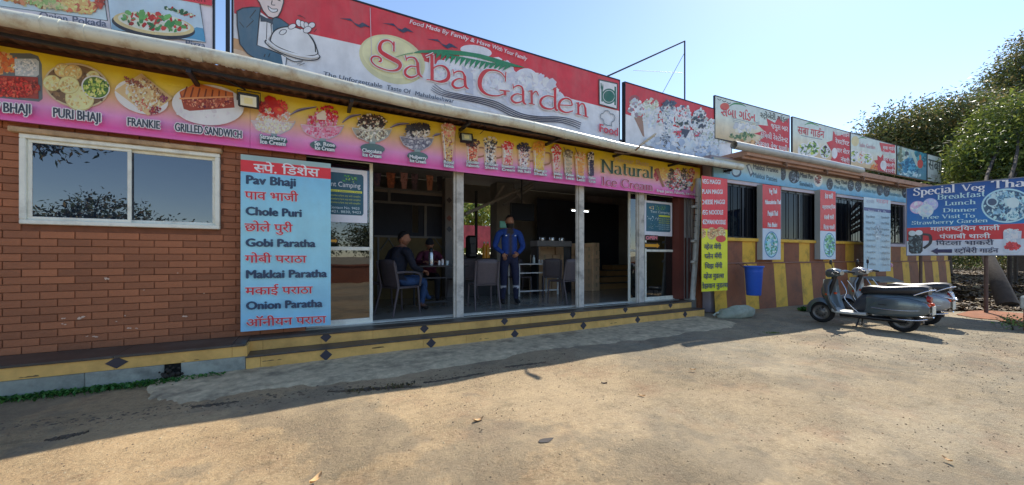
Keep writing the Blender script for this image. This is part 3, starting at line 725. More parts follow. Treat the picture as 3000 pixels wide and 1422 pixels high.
Z6 = zmap(700, 250, 3.9385); Z7 = zmap(1300, 360, 3.22); Z8 = zmap(680, 430, 2.1429); Z9 = zmap(2020, 480, 2.5441); ZA = zmap(2600, 500, 2.5437); ZB = zmap(0, 0, 4.025); ZC = zmap(1700, 500, 2.6547)
YP = [(0, 'c9629e'), (.06, 'd04a92'), (.25, 'd87fae'), (.5, 'e39a7c'), (.72, 'e0a94a'), (.9, 'dcb01c'), (1, 'd8ac14')]
K = 'banner'
# ---- fascia banners
def fascia(label, pxa, pxb):
    x0 = -4.6 if pxa is None else FAS.at(pxa, 400)[0]; x1 = FAS.at(pxb, 400)[0]
    z0, z1 = 2.525, 3.215; T = sign(label, FAS, x0, x1 - .003, z0, z1, .03, name='food_banner', cat='banner', back='c060a0')
    p = Print(FAS); p.grad(x0, x1 - .003, z0, z1, YP); p.build('background_print', PRINT, T); return T
TAN = ['c8a060', 'b8803c', 'e0c080', '9a5a28', 'd8b070']; GRN = ['7a9a3a', '4f7a2c', 'a8b850', '2f5a24']; REDS = ['b03020', '8e2018', 'c85038', 'd8382c']
CREAM = ['e8dcc0', 'd8c8a4', 'f0e8d8', 'c8b890']; CHOC = ['2a1a16', '1c1212', '3c2820', '5a4030']; PINK = ['d86a84', 'c0405c', 'e8a0ac', 'b02848']
GREYS = ['9aa0a4', '6c7480', 'c0c4c4', '484c58']; BLU = ['3a5a78', '5a7a90', '28405c', '88a0a8']
BTEXT = dict(bold=.035, halo='e6dfe4', hw=.13)
T = fascia('pink and yellow food banner reading PURI BHAJI, FRANKIE and GRILLED SANDWICH', None, 733)
p = Print(FAS, Z1); p.d = .002
p.poly([(-120, 395), (230, 400), (285, 420), (312, 480), (318, 740), (290, 760), (-120, 720)], '5c6468'); p.blobs((20, 470), 130, 70, ['c8763c', 'd89a60', 'e0b070', 'b85828'], 120, 20)
p.poly([(110, 440), (270, 440), (292, 460), (292, 560), (270, 575), (115, 565)], 'a8b0b4'); p.blobs((195, 505), 85, 60, ['c4c8cc', 'a8b0b8', 'd8dcdc', '8c98a4'], 120, 12)
p.poly([(-120, 560), (285, 580), (290, 740), (-120, 710)], '8c3226'); p.blobs((100, 655), 200, 70, REDS + ['6e2418', '9a4028'], 420, 12)
p.ell((576, 642), 245, 165, 'b8a888', 36, .18); p.ell((576, 642), 232, 152, '6a5034', 36, .18); p.blobs((576, 650), 225, 140, ['6a5034', '8a6a44', '4c3a28'], 120, 14, rot=.18)
for c, r_ in (((470, 530), 62), ((550, 545), 70), ((700, 575), 50), ((395, 625), 70), ((600, 740), 110), ((520, 640), 80)):
    p.ell(c, r_, r_ * .85, 'a88c58' if c[1] < 560 else 'b8ac70', 18, .2); p.ell(c, r_ * .93, r_ * .76, 'c8a868' if c[1] < 560 else 'd0c890', 18, .2); p.blobs(c, r_ * .8, r_ * .62, ['c8b478', 'd8d0a0', 'b89c5c', 'd8c484'], 50, 13)
p.ell((720, 655), 108, 85, 'd8dccc', 24, .3); p.ell((720, 658), 98, 76, '4a6a24', 24, .3); p.blobs((720, 660), 90, 66, GRN + ['c8d06a', 'b4c850', 'e0e080'], 130, 13)
# frankie
p.ell((1060, 730), 205, 120, 'd8d4cc', 30, .3)
p.poly([(860, 680), (1060, 555), (1290, 740), (1110, 868)], 'c0a87c'); p.poly([(1010, 595), (1060, 560), (1290, 735), (1235, 770), (1180, 715)], 'b89c6c')
p.blobs((1075, 710), 150, 90, ['d8c89c', 'c8b080', 'a88050', 'e4dcc4'], 260, 13, rot=.55); p.blobs((1000, 620), 80, 24, ['6a3a30', '8c4a38'], 60, 9, rot=.4)
p.blobs((1150, 660), 120, 18, ['8c6a48', '6e4838', 'b89060'], 90, 7, rot=.75); p.blobs((1160, 830), 45, 28, ['8c2c28', '6a3040', 'a84038'], 50, 9); p.blobs((1225, 745), 30, 25, ['6a2c48', '8c4460'], 30, 8); p.blobs((1060, 790), 50, 40, ['b85040', 'd8a080', 'c8c0a0'], 50, 9, rot=.5)
# sandwich
p.ell((1555, 790), 268, 150, 'cfcac8', 36, .08); p.ell((1555, 795), 235, 122, 'dcd8d8', 36, .08); p.blobs((1555, 850), 220, 70, ['d8d4d4', 'c8c4c8', 'e4e0e0'], 80, 20)
p.poly([(1345, 700), (1470, 630), (1740, 700), (1752, 810), (1420, 835), (1375, 820)], '8c3a24'); p.blobs((1550, 750), 190, 62, ['9a4a34', '7a2c28', 'b86a50', '6a2430', 'c89070'], 240, 11, clip=lambda x, y: y > 640 + abs(x - 1480) * .15)
p.poly([(1345, 695), (1470, 628), (1740, 700), (1735, 725), (1380, 745)], 'b0602c')
for k in range(7): p.stroke([(1400 + k * 48, 655 + k * 6), (1375 + k * 52, 735)], 9, '6a3018')
p.stroke([(1345, 745), (1745, 730)], 12, 'c88858')
p.build('food_picture', PRINT, T); p = Print(FAS, Z1); p.d = Print.last + .0008
p.text('BHAJI', (42, 845), (250, 858), 68, '2c3444', **BTEXT); p.text('V', (-20, 838), (22, 842), 68, '2c3444', **BTEXT); p.text('PA', (-110, 832), (-25, 838), 68, '2c3444', **BTEXT)
p.text('PURI BHAJI', (413, 882), (768, 922), 66, '2c3444', **BTEXT)
p.text('FRANKIE', (962, 946), (1203, 972), 58, '2c3444', **BTEXT); p.text('GRILLED SANDWICH', (1313, 985), (1808, 1040), 56, '2c3444', **BTEXT)
p.build('lettering', PRINT, T)
T = fascia('pink and yellow banner with four ice cream bowls over the left glass door', 733, 1334)
p = Print(FAS, Z6); p.d = .002
def icebowl(p, c, rx, ry, cream, top, drip, base, foot=True):
    x, y = c
    p.poly([(x - rx, y - ry * .1), (x + rx, y - ry * .1 + 30), (x + rx * .82, y + ry * .55), (x + rx * .3, y + ry), (x - rx * .25, y + ry * .95), (x - rx * .8, y + ry * .45)], base)
    if foot: p.poly([(x - 30, y + ry * .9), (x + 50, y + ry * .95), (x + 30, y + ry * 1.25), (x - 20, y + ry * 1.25)], '7a8c90'); p.ell((x + 10, y + ry * 1.45), rx * .62, ry * .36, '4c6464', 20, .1)
    p.blobs((x, y + ry * .35), rx * .82, ry * .52, cream, 170, 17)
    p.blobs((x, y - ry * .3), rx * .75, ry * .42, cream + drip, 110, 17)
    p.blobs((x + 10, y - ry * .5), rx * .72, ry * .52, top, 200, 17, clip=lambda a, b: b < y - ry * .2 + 40 * math.sin(a * .07))
    p.stroke([(x - rx, y - ry * .08), (x, y + ry * .12), (x + rx, y - ry * .02)], 5, 'c8c0c4'); p.stroke([(x - rx, y - ry * .08), (x - rx * .78, y + ry * .5), (x - rx * .2, y + ry * .97)], 5, 'b8b4bc'); p.stroke([(x + rx, y), (x + rx * .78, y + ry * .6), (x + rx * .3, y + ry)], 6, '98a0ac')
def spoon(p, a, b, c): p.stroke([a, b, c], [8, 18, 30, 22, 6], '4c4458'); p.stroke([(a[0], a[1] - 4), (b[0], b[1] - 8), (c[0] - 12, c[1] - 5)], 4, '9c94b0')
icebowl(p, (395, 420), 255, 150, CREAM + ['dcc8b8'], ['e4d4c8', 'd88878'], ['c85850', 'e0b0a0'], 'b8a8ac')
p.blobs((390, 260), 165, 95, ['b01c14', 'c83020', '98140e', 'd84830'], 200, 20, clip=lambda a, b: not (300 < a < 385 and 250 < b < 340)); p.poly([(295, 150), (345, 120), (420, 150), (460, 230), (540, 290), (520, 335), (430, 335), (385, 290), (340, 220), (300, 200)], 'a8180f'); p.ell((455, 295), 60, 40, 'c83418', 16, .3); p.ell((470, 288), 28, 16, 'd86a2c', 12, .3)
spoon(p, (590, 350), (700, 290), (900, 255))
icebowl(p, (960, 470), 248, 160, ['d87a94', 'c86080', 'e0a0b4', 'b84468'], PINK + ['b82030', 'a01828', 'd84050'], ['e0b8c0'], 'c08ca4')
p.poly([(890, 350), (980, 290), (1020, 350), (1000, 410), (900, 400)], 'd8bcae'); p.blobs((1010, 330), 130, 90, ['b01c28', 'c83040', '981420'], 120, 15, clip=lambda a, b: a > 1010 or b < 290)
spoon(p, (1190, 440), (1280, 370), (1410, 345))
icebowl(p, (1530, 510), 228, 155, ['b8b49c', 'd8d0b8', '8c8070', 'c8c4b0', '6a5c50'], CHOC + ['2a1c18'], ['d8ccb0'], '8c9088')
p.blobs((1530, 420), 170, 80, CHOC + ['c8a890', 'e0d0b8'], 160, 14); spoon(p, (1740, 500), (1830, 460), (1960, 450))
icebowl(p, (2045, 610), 195, 150, ['6a6c7c', '8c8c98', '545468', 'a8a8b0'], ['24222c', '1a1a22', '383440'], ['a09ca0'], '6c6c7c')
p.blobs((2090, 560), 100, 45, ['c8bcac', 'b0a498', 'd8ccc0'], 70, 14); p.blobs((2060, 495), 140, 45, ['1c1a22', '26242e'], 120, 15); spoon(p, (2225, 600), (2270, 580), (2320, 570))
def glassp(p, x, y0, y1, w0, w1, pal, top, mug=False, base='c0a080', toph=.22, n=110, size=13, handle='8c6040'):
    p.poly([(x - w0, y0), (x + w0, y0), (x + w1, y1), (x - w1, y1)], base); h = y1 - y0
    for i in range(4):
        ya = y0 + h * (i + .5) / 4; ww = w0 + (w1 - w0) * (i + .5) / 4; p.blobs((x, ya), ww * .85, h * .14, [pal[min(i, len(pal) - 1)]] * 2 + pal, n // 4, size)
    p.blobs((x, y0 - h * toph * .2), w0 * 1.05, h * toph, top, n // 2, size)
    if mug: p.stroke([(x + w0, y0 + h * .2), (x + w0 + w0 * .8, y0 + h * .25), (x + w0 + w0 * .8, y0 + h * .6), (x + w1, y0 + h * .7)], w0 * .25, handle)
    p.stroke([(x - w0 * .7, y0 + h * .1), (x - w1 * .7, y1 - h * .08)], w0 * .12, 'e0d8cc')
glassp(p, 2405, 540, 890, 80, 45, ['b8a080', 'c8a04c', 'a88c60', '8c4838'], ['c86a5c', 'd89880', 'e0c8a8'], n=200, size=16)
p.build('food_picture', PRINT, T); p = Print(FAS, Z6); p.d = Print.last + .0008
TW = dict(bold=.05, halo='3c6470', hw=.16)
for a, b, x0, y0, x1, dy, h in (('Strawberry', 'Ice Cream', 245, 625, 545, 30, 46), ('Sp. Rose', 'Ice Cream', 870, 700, 1105, 25, 42), ('Chocolate', 'Ice Cream', 1415, 780, 1640, 24, 40), ('Mulberry', 'Ice Cream', 1955, 850, 2150, 22, 36), ('Royal', 'Falooda', 2345, 910, 2465, 14, 34)):
    p.text(a, (x0, y0), (x1, y0 + dy), h, 'e4ecec', **TW); p.text(b, (x0 + 4, y0 + h * 1.25), (x1 - 4, y0 + h * 1.25 + dy), h, 'e4ecec', **TW)
p.build('lettering', PRINT, T)
T = fascia('pink and yellow banner with a row of nine tall drinks above the open front', 1334, 1737)
p = Print(FAS, Z7); p.d = .002
specs = [(270, 200, 380, 62, 50, ['7a3428', 'c85c3c', 'b84830', 'c8b090'], CHOC + ['6a2c20']), (438, 190, 400, 62, 56, ['3a2c30', '2c2430', 'c8c0b8', 'd0ccc8'], ['1c1c24', '2a2830', 'c8b8a0']), (600, 225, 400, 52, 50, ['d8b8b0', 'd8c8c0', 'c88888', 'c84048'], ['b81c24', 'c83038', 'd8a8a0']), (755, 240, 420, 62, 50, ['c89090', '6a4858', 'c8b4b4', 'd0c0c0'], ['1e1e2e', '2c2c3c', '3c3448']),
         (895, 240, 470, 58, 48, ['d8962c', 'e0a83c', 'd8a850', 'c89850'], ['d87c20', 'e09838', 'b87830']), (1058, 270, 500, 44, 34, ['d8b0a8', 'b81c28', 'd8a0a4', 'c88c94'], ['b01c20', 'c82c30', 'd8c8c0']), (1165, 310, 500, 42, 32, ['b8a890', 'a89c84', '9c8c74', '8c7c6c'], ['6a5c4c', 'a89c80']), (1275, 330, 520, 46, 36, ['d8944c', 'd88c34', 'c88444', 'b87c4c'], ['d8a880', 'e0b890', 'd86838']), (1385, 330, 500, 38, 30, ['2c2438', '241c34', '302844', '3a2c48'], ['1c1a28', 'c8bcb4', '2a2634'])]
for i, (x, y0, y1, w0, w1, pal, top) in enumerate(specs): glassp(p, x, y0, y1, w0, w1, pal, top, mug=i in (0, 1, 3, 4), n=170, size=11)
for x in (1120, 1225): p.stroke([(x, 235), (x + 35, 320)], 8, '5c5448')
p.build('food_picture', PRINT, T); p = Print(FAS, Z7); p.d = Print.last + .0008
for i, (x, a, b, y) in enumerate(((265, 'Chocolate', 'Falooda', 385), (438, 'Kitkat', 'Shake', 405), (595, 'Strawberry', 'Cream', 425), (745, 'Mulberry', 'Milk Shake', 440), (895, 'Mango', 'Shake', 465), (1058, 'Strawberry', 'Lassi', 495), (1168, 'Kesar', 'Lassi', 505), (1270, 'Mango', 'Lassi', 520), (1380, 'Mulberry', 'Crush', 535))):
    w_ = 62 if i < 5 else 40
    for q, s_ in enumerate((a, b)): p.text(s_, (x - w_, y + q * 32), (x + w_, y + 10 + q * 32), 24, 'e4e8e8', bold=.05, halo='4c6c70', hw=.14)
p.build('lettering', PRINT, T)
# ---- stroke letters with serifs (broad pen: thick uprights, thin horizontals)
def A(cx, cy, rx, ry, a0, a1, n=9): return [(cx + rx * math.cos(R(a0 + (a1 - a0) * i / n)), cy + ry * math.sin(R(a0 + (a1 - a0) * i / n))) for i in range(n + 1)]
X = .66
SER = {
 'N': (.86, [[(.12, 0), (.12, 1)], [(.12, 1), (.72, 0)], [(.72, 0), (.72, 1)]], [(.12, 0), (.08, 1), (.72, 1)]),
 'I': (.4, [[(.2, 0), (.2, 1)]], [(.2, 0), (.2, 1)]), 'C': (.8, [A(.46, .5, .36, .5, 50, 310, 14), [(.7, .95), (.7, .7)]], []),
 'S': (.62, [[(.5, .76), (.46, .93), (.3, 1), (.13, .93), (.1, .75), (.2, .6), (.4, .47), (.52, .3), (.48, .08), (.3, 0), (.12, .06), (.08, .24)], [(.51, .95), (.51, .72)], [(.08, .05), (.08, .28)]], []),
 'V': (.78, [[(.1, 1), (.4, 0)], [(.4, 0), (.68, 1)]], [(.1, 1), (.68, 1)]), 'T': (.76, [[(.38, 0), (.38, 1)], [(.04, .985), (.72, .985)], [(.05, .98), (.05, .8)], [(.71, .98), (.71, .8)]], [(.38, 0)]),
 'B': (.7, [[(.16, 0), (.16, 1)], [(.16, .985), (.38, .985)] + A(.38, .76, .2, .225, 90, -90, 7) + [(.16, .53)], [(.16, .53), (.4, .53)] + A(.4, .265, .22, .25, 90, -90, 7) + [(.16, .015)]], [(.13, 0), (.13, 1)]),
 'L': (.66, [[(.17, 0), (.17, 1)], [(.17, .015), (.58, .015)], [(.58, 0), (.58, .26)]], [(.17, 1), (.15, 0)]),
 'D': (.82, [[(.16, 0), (.16, 1)], [(.16, .985), (.36, .985)] + A(.36, .5, .36, .485, 90, -90, 11) + [(.16, .015)]], [(.13, 0), (.13, 1)]),
 'F': (.66, [[(.17, 0), (.17, 1)], [(.17, .985), (.58, .985)], [(.58, 1), (.58, .76)], [(.17, .52), (.42, .52)]], [(.17, 0), (.15, 1)]),
 'G': (.84, [A(.46, .5, .36, .5, 50, 300, 14), [(.72, .95), (.72, .7)], [(.7, .42), (.7, .05)], [(.55, .43), (.82, .43)]], []),
 'a': (.56, [A(.24, .48, .17, .17, 150, 30, 6) + [(.42, .42), (.42, .08), (.53, .02)], A(.24, .17, .17, .17, 75, 360, 9)], []),
 'b': (.6, [[(.14, 0), (.14, 1)], A(.3, .31, .2, .31, 150, -150, 12)], [(.09, 1)]), 'c': (.52, [A(.3, .32, .21, .32, 45, 315, 11)], []),
 'd': (.6, [[(.46, 0), (.46, 1)], A(.3, .31, .2, .31, 30, 330, 12)], [(.42, 1), (.5, 0)]), 'e': (.54, [A(.28, .32, .21, .32, 0, 315, 12), [(.08, .34), (.48, .34)]], []),
 'f': (.4, [[(.18, 0), (.18, .8)] + A(.3, .84, .12, .14, 170, 40, 5), [(.04, X - .02), (.36, X - .02)]], [(.18, 0)]),
 'g': (.56, [A(.26, .42, .18, .22, 0, 360, 12), [(.42, .6), (.54, .66)], [(.16, .2), (.14, .08), (.44, .02), (.46, -.18), (.26, -.28), (.08, -.16), (.14, .04)]], []),
 'h': (.62, [[(.14, 0), (.14, 1)], [(.14, .4)] + A(.3, .46, .17, .18, 140, 0, 6) + [(.47, 0)]], [(.14, 0), (.09, 1), (.47, 0)]),
 'i': (.3, [[(.15, 0), (.15, X)], A(.15, .86, .03, .03, 0, 360, 5)], [(.15, 0), (.1, X)]), 'k': (.6, [[(.14, 0), (.14, 1)], [(.46, X), (.16, .28)], [(.26, .38), (.5, 0)]], [(.14, 0), (.09, 1), (.5, 0), (.44, X)]),
 'o': (.58, [A(.29, .32, .22, .32, 0, 360, 14)], []),
 'l': (.3, [[(.15, 0), (.15, 1)]], [(.15, 0), (.1, 1)]), 'm': (.9, [[(.14, 0), (.14, X)], [(.14, .44)] + A(.28, .46, .15, .18, 140, 0, 6) + [(.43, 0)], [(.43, .44)] + A(.58, .46, .15, .18, 140, 0, 6) + [(.73, 0)]], [(.14, 0), (.09, X), (.43, 0), (.73, 0)]),
 'n': (.62, [[(.14, 0), (.14, X)], [(.14, .42)] + A(.3, .46, .17, .18, 140, 0, 6) + [(.47, 0)]], [(.14, 0), (.09, X), (.47, 0)]),
 'r': (.46, [[(.14, 0), (.14, X)], [(.14, .4), (.24, .6), (.34, .64), (.4, .56)]], [(.14, 0), (.09, X)]),
 'p': (.6, [[(.14, -.3), (.14, X)], A(.3, .31, .2, .31, 150, -150, 12)], [(.09, X), (.14, -.3)]),
 's': (.46, [[(.36, .5), (.3, .62), (.18, .64), (.09, .52), (.16, .38), (.32, .28), (.38, .14), (.28, .01), (.14, .02), (.07, .14)]], []),
 't': (.38, [[(.18, .9), (.18, .12), (.24, .01), (.35, .08)], [(.04, X - .02), (.34, X - .02)]], []), 'u': (.62, [[(.14, X), (.14, .18)] + A(.29, .18, .15, .17, 180, 330, 6), [(.46, 0), (.46, X)]], [(.09, X), (.41, X), (.5, 0)]),
 'v': (.56, [[(.08, X), (.28, 0)], [(.28, 0), (.48, X)]], [(.08, X), (.48, X)]), 'w': (.8, [[(.06, X), (.22, 0)], [(.22, 0), (.38, X)], [(.38, X), (.54, 0)], [(.54, 0), (.7, X)]], [(.06, X), (.7, X)]),
 'y': (.56, [[(.08, X), (.28, .02)], [(.48, X), (.24, -.2), (.1, -.26)]], [(.08, X), (.48, X)]), ' ': (.35, [], [])}
def serif(p, t, p0, p1, h, col, thick=.15, thin=.045, halo=None, hw=.04):
    wd = sum(SER[c][0] for c in t); a = p.uv(p0); b = p.uv(p1); mid = ((p0[0] + p1[0]) / 2, (p0[1] + p1[1]) / 2)
    hh = p.uv((mid[0], mid[1] - h))[1] - p.uv(mid)[1]; L = math.dist(a, b); ux, uz = (b[0] - a[0]) / L, (b[1] - a[1]) / L; sx = L / wd; c_ = tup(col)
    def T_(x, y): return (a[0] + ux * x * sx, a[1] + uz * x * sx + y * hh)
    for ps, cc, ex in (((1, halo, hw),) if halo else ()) + ((2, col, 0),):
        x = 0
        for ch in t:
            adv, sts, sf = SER[ch]
            for st in sts:
                n = len(st); Lp = []; Rp = []
                for i in range(n):
                    q, r_ = st[max(0, i - 1)], st[min(n - 1, i + 1)]; dx, dy = q[0] - r_[0], q[1] - r_[1]; l = math.hypot(dx, dy) or 1; w_ = thin + (thick - thin) * abs(dy / l) ** 1.5
                    if n == 2 and abs(dy / l) > .5 and ch in 'NVvwk' and dx * dy > 0: w_ = thin * 1.3
                    w_ += ex * 2; nx_, ny_ = -dy / l, dx / l; Lp.append(T_(x + st[i][0] + nx_ * w_ / 2, st[i][1] + ny_ * w_ / 2)); Rp.append(T_(x + st[i][0] - nx_ * w_ / 2, st[i][1] - ny_ * w_ / 2))
                for i in range(n - 1): p.raw([Lp[i], Lp[i + 1], Rp[i + 1], Rp[i]], cc, p.d + (i % 3) * .00004)
                p.d += .00008
            for (sx_, sy_) in sf:
                g = .13 + ex; k = .02 + ex; yy = sy_ + (k - ex if sy_ <= 0 else -k + ex) ; p.raw([T_(x + sx_ - g, yy - k), T_(x + sx_ + g, yy - k), T_(x + sx_ + g, yy + k), T_(x + sx_ - g, yy + k)], cc, p.d + .0001)
            x += adv
        p.d += .0004
T = fascia('Natural Ice Cream banner, yellow and pink with fruit sundaes, right end of the fascia', 1737, 2051)
p = Print(FAS, Z7); p.d = .002
for x, w_, pal in ((2010, 22, ['8c2030', 'a83c48']), (2075, 34, ['d8a048', 'c88c3c', 'e0b870']), (2145, 30, CHOC + ['a89080']), (2205, 34, ['d8b8b0', 'c85058', 'd8c8c0']), (2270, 34, CHOC + ['c89c88']), (2335, 26, ['a83c34', '6a2c28', 'c8a898'])):
    p.blobs((x, 490), w_, 60, pal, 90, 11)
p.poly([(1990, 440), (2020, 440), (2080, 600), (2065, 610)], '8c5c38'); p.poly([(2400, 470), (2370, 460), (2320, 640), (2345, 650)], 'c8984c')
p.blobs((2215, 580), 130, 60, CREAM + REDS + GREYS + CHOC, 220, 11)
p.build('food_picture', PRINT, T); p = Print(FAS, Z7); p.d = Print.last + .0008
serif(p, 'Natural', (1480, 470), (1975, 530), 118, '1e3c30', halo='c8b878', hw=.02); serif(p, 'Ice Cream', (1478, 588), (1972, 645), 78, '960f48', thick=.14, thin=.06, halo='e8c8cc', hw=.025)
p.text('Flavour Shots', (1600, 368), (1925, 415), 44, 'b89870', bold=.03, halo='e0c050', hw=.08, shear=.2); p.text('Fresh Juices, Falooda, Ice Cream', (2000, 655), (2395, 690), 24, 'e8e4ea', bold=.06, halo='c05c90', hw=.1)
p.build('lettering', PRINT, T)

# ---- roof billboards
zb, zt_ = 3.50, 4.755
def bill(label, x0, x1, stops, old=True):
    T = sign(label, BILL, x0, x1, zb, zt_, .03, frame=M_STEEL, name='roof_billboard', cat='billboard', back='b0b0b4')
    p = Print(BILL); p.grad(x0, x1, zb, zt_, stops, 4); p.build('background_print', OLDPRINT if old else PRINT, T); return T
bx = lambda px: BILL.at(px, 200)[0]
T = bill('white roof billboard with framed photos of Onion Pokada and Pizza', -4.6, bx(623), [(0, 'c4bec0'), (1, 'c8c6cc')])
p = Print(BILL, ZB); p.d = .002
p.poly([(-900, -500), (1225, -60), (1265, 245), (-200, 60), (-900, -60)], 'b4c4c8'); p.stroke([(-400, 20), (1268, 247)], 7, '303840', smooth=False); p.stroke([(1268, 247), (1225, -60)], 7, '303840', smooth=False)
p.blobs((400, -60), 560, 120, ['c89c60', 'b8743c', 'd8b880', 'a85c30', 'c87850'], 500, 40, rot=.12); p.blobs((900, 70), 260, 75, ['d8b870', 'c8a060', 'b86040', 'd8a468'], 260, 34, rot=.15); p.blobs((560, 60), 260, 45, ['8ca860', 'a8b870', 'c8b080'], 120, 26, rot=.15); p.blobs((1180, 20), 60, 90, ['a84430', '8c3424'], 60, 24)
p.poly([(1270, -90), (2340, -10), (2428, 510), (1322, 362)], 'a9bcc6'); p.stroke([(1270, -60), (1322, 362), (2428, 510), (2360, 40), (2050, 0)], 7, '303840', smooth=False)
p.poly([(2320, 330), (2400, 345), (2428, 505), (2290, 470), (2080, 455)], '4c86a4'); p.poly([(1325, 230), (1500, 370), (1700, 405), (1326, 360)], '7898a8')
p.ell((1815, 318), 495, 140, '2c3038', 40, .145); p.ell((1820, 292), 480, 125, 'c2ae7c', 40, .145); p.ell((1825, 278), 430, 105, 'c8ccb4', 40, .145)
p.blobs((1825, 265), 400, 92, ['c8ccb4', 'd8d8c8', 'b0bc94'], 160, 22, rot=.145); p.blobs((1825, 265), 400, 92, ['a8302c', 'b83c34', '942420'], 34, 34, rot=.145); p.blobs((1825, 265), 405, 95, ['3c7c44', '2c6438', '5c9450'], 34, 32, rot=.145, asp=1.5)
p.blobs((2120, 150), 200, 20, ['a8302c', '3c6c44', '2c5438', 'b0c0a0'], 34, 24, rot=.3)
p.build('food_picture', OLDPRINT, T); p = Print(BILL, ZB); p.d = Print.last + .0008
p.poly([(1900, -60), (2506, -20), (2504, 82), (2200, 25), (1900, -30)], 'c03844'); p.text('SANDWICH', (1960, -22), (2430, 42), 66, '7c1c28', bold=.03)
p.text('Onion', (478, 228), (815, 275), 75, '565c6c', bold=.03); p.text('Pokada', (862, 285), (1268, 332), 78, '565c6c', bold=.03); p.text('Pizza', (2190, 552), (2428, 582), 68, '565c6c', bold=.03)
p.build('lettering', OLDPRINT, T)

xs0, xs1 = bx(684), bx(1814)
T = bill('longest roof billboard, red and white with a cartoon waiter and the restaurant name', xs0, xs1, [(0, 'c2c3cc'), (1, 'c8c8d0')])
p = Print(BILL, Z2); p.d = .0015
RED = 'b7313c'
lz = BILL.at(*Z3(1640, 715))[1]; 
p.raw([BILL.at(*Z2(105, 115)), BILL.at(*Z2(560, 240)), BILL.at(*Z2(750, 290)), BILL.at(*Z2(1180, 385)), (xs1, lz), (xs1, zt_), (xs0, zt_)], RED); p.d += .0004
p.ell((110, 420), 160, 90, 'b88c60', 24, .3); p.ell((150, 480), 190, 50, 'c8a888', 24, .3); p.poly([(180, 300), (560, 430), (700, 560), (440, 560)], 'c8c8d0')
# cream sun and pale fruit behind the name
p.ell((1450, 508), 292, 196, 'b8b48c', 44, .38); p.ell((1440, 490), 255, 165, 'c4c096', 40, .38)
q = Print(BILL, Z3); q.d = p.d + .0005
def L_(c): return c
for c, rx, ry in (((160, 420), 165, 115), ((380, 330), 110, 165), ((420, 205), 135, 50), ((560, 470), 150, 130), ((640, 420), 90, 80), ((835, 520), 135, 170), ((1040, 600), 95, 115), ((1110, 640), 70, 90), ((700, 640), 420, 110), ((300, 480), 150, 90), ((920, 650), 250, 110)): q.ell(c, rx, ry, 'bfc0ca', 28, .15)
q.blobs((400, 380), 360, 120, ['c0c1cb', 'bcbdc8', 'c3c2ca', 'b9bcc7'], 260, 38); q.blobs((860, 540), 230, 130, ['c1c2cb', 'bcbcc6', 'c5c3ca', 'b9b9c5'], 200, 38)
for c in ((180, 410), (380, 300), (540, 460), (830, 500), (1040, 590)): q.blobs(c, 90, 70, ['b2b7c2', 'c5c7ce', 'bab6be', 'c8c9d1'], 60, 22)
q.poly([(300, 330), (390, 400), (395, 580), (330, 560)], 'a4a8b6')
for k in range(9): q.poly([(880 + k * 9, 385 + k * 8), (960 - k * 2, 395 + k * 12), (900, 420 + k * 6)], 'd0d0d8')
# palm leaf
q.poly([(-120, 225), (-60, 200), (0, 200), (130, 195), (300, 208), (450, 232), (560, 262), (700, 305), (840, 348), (780, 345), (720, 338), (700, 338), (650, 335), (590, 318), (560, 300), (420, 262), (300, 245), (200, 238), (60, 222)], '17704c')
for k in range(16):
    x = 40 + k * 42; y = 222 + k * 7.6 + max(0, k - 6) * .8; ln = 22 + 46 * math.sin((k + 2) / 18 * 3.1); q.poly([(x, y - 12), (x + 44, y - 2), (x - 6 - k * 1.5, y + ln)], '17704c')
q.stroke([(-120, 225), (-200, 240), (-300, 272)], [8, 3], '4c7c50')
# waves
for k, (dx, dy) in enumerate(((0, 0), (-14, 18), (-24, 36), (-30, 54))):
    q.stroke([(62 + dx, 487 + dy * .9), (150 + dx, 545 + dy * .7), (300, 580 + dy * .75), (450, 605 + dy * .85), (590, 640 + dy), (700, 695 + dy), (820, 745 + dy * .9), (960, 765 + dy * .75), (1120, 768 + dy * .8), (1230, 788 + dy * .95), (1312 - dy * .25, 820 + dy * .92)], [4, 9, 9, 9, 7], '0c1836')
p.d = .010
for ox, oy in ((0, 0), (365, 42), (742, 176)):
    p.poly([(x + ox, y + oy) for x, y in ((1000, 160), (1095, 163), (1130, 200), (1165, 215), (1195, 195), (1225, 210), (1268, 240), (1215, 229), (1180, 242), (1145, 224), (1110, 187), (1060, 172))], '26304a')
p.stroke([(1262, 70), (1275, 500)], 5, 'a8a0a8', smooth=False)
# waiter: plain cartoon figure holding a covered dish
DK = '1c2026'; SL = '3c5c6e'; WH = 'ccc8cc'
jac = [(130, 100), (180, 75), (255, 66), (330, 68), (318, 180), (300, 390), (410, 430), (510, 470), (540, 530), (525, 572), (440, 566), (330, 530), (220, 462), (155, 380), (132, 220)]
p.poly(jac, SL); lap = [(440, 150), (500, 165), (570, 215), (560, 235), (480, 250), (425, 300), (420, 220)]; p.poly(lap, SL)
p.poly([(330, 110), (430, 185), (432, 290), (385, 350), (402, 432), (306, 392), (315, 190)], WH)
p.stroke(jac + [jac[0]], 9, DK, smooth=False); p.stroke(lap + [lap[0]], 8, DK, smooth=False)
p.stroke([(290, 90), (240, 155), (270, 180), (210, 240)], 6, DK, smooth=False); p.stroke([(385, 195), (380, 340)], 5, DK); p.stroke([(150, 190), (190, 240)], 6, DK); p.stroke([(370, 465), (360, 490)], 6, DK); p.stroke([(410, 460), (398, 490)], 6, DK)
p.poly([(326, 128), (378, 158), (430, 168), (440, 215), (378, 192), (330, 190)], '2c3c48')
face = [(310, -160), (530, -160), (526, 30), (505, 100), (480, 145), (440, 160), (395, 148), (350, 95), (322, 30), (300, 0)]
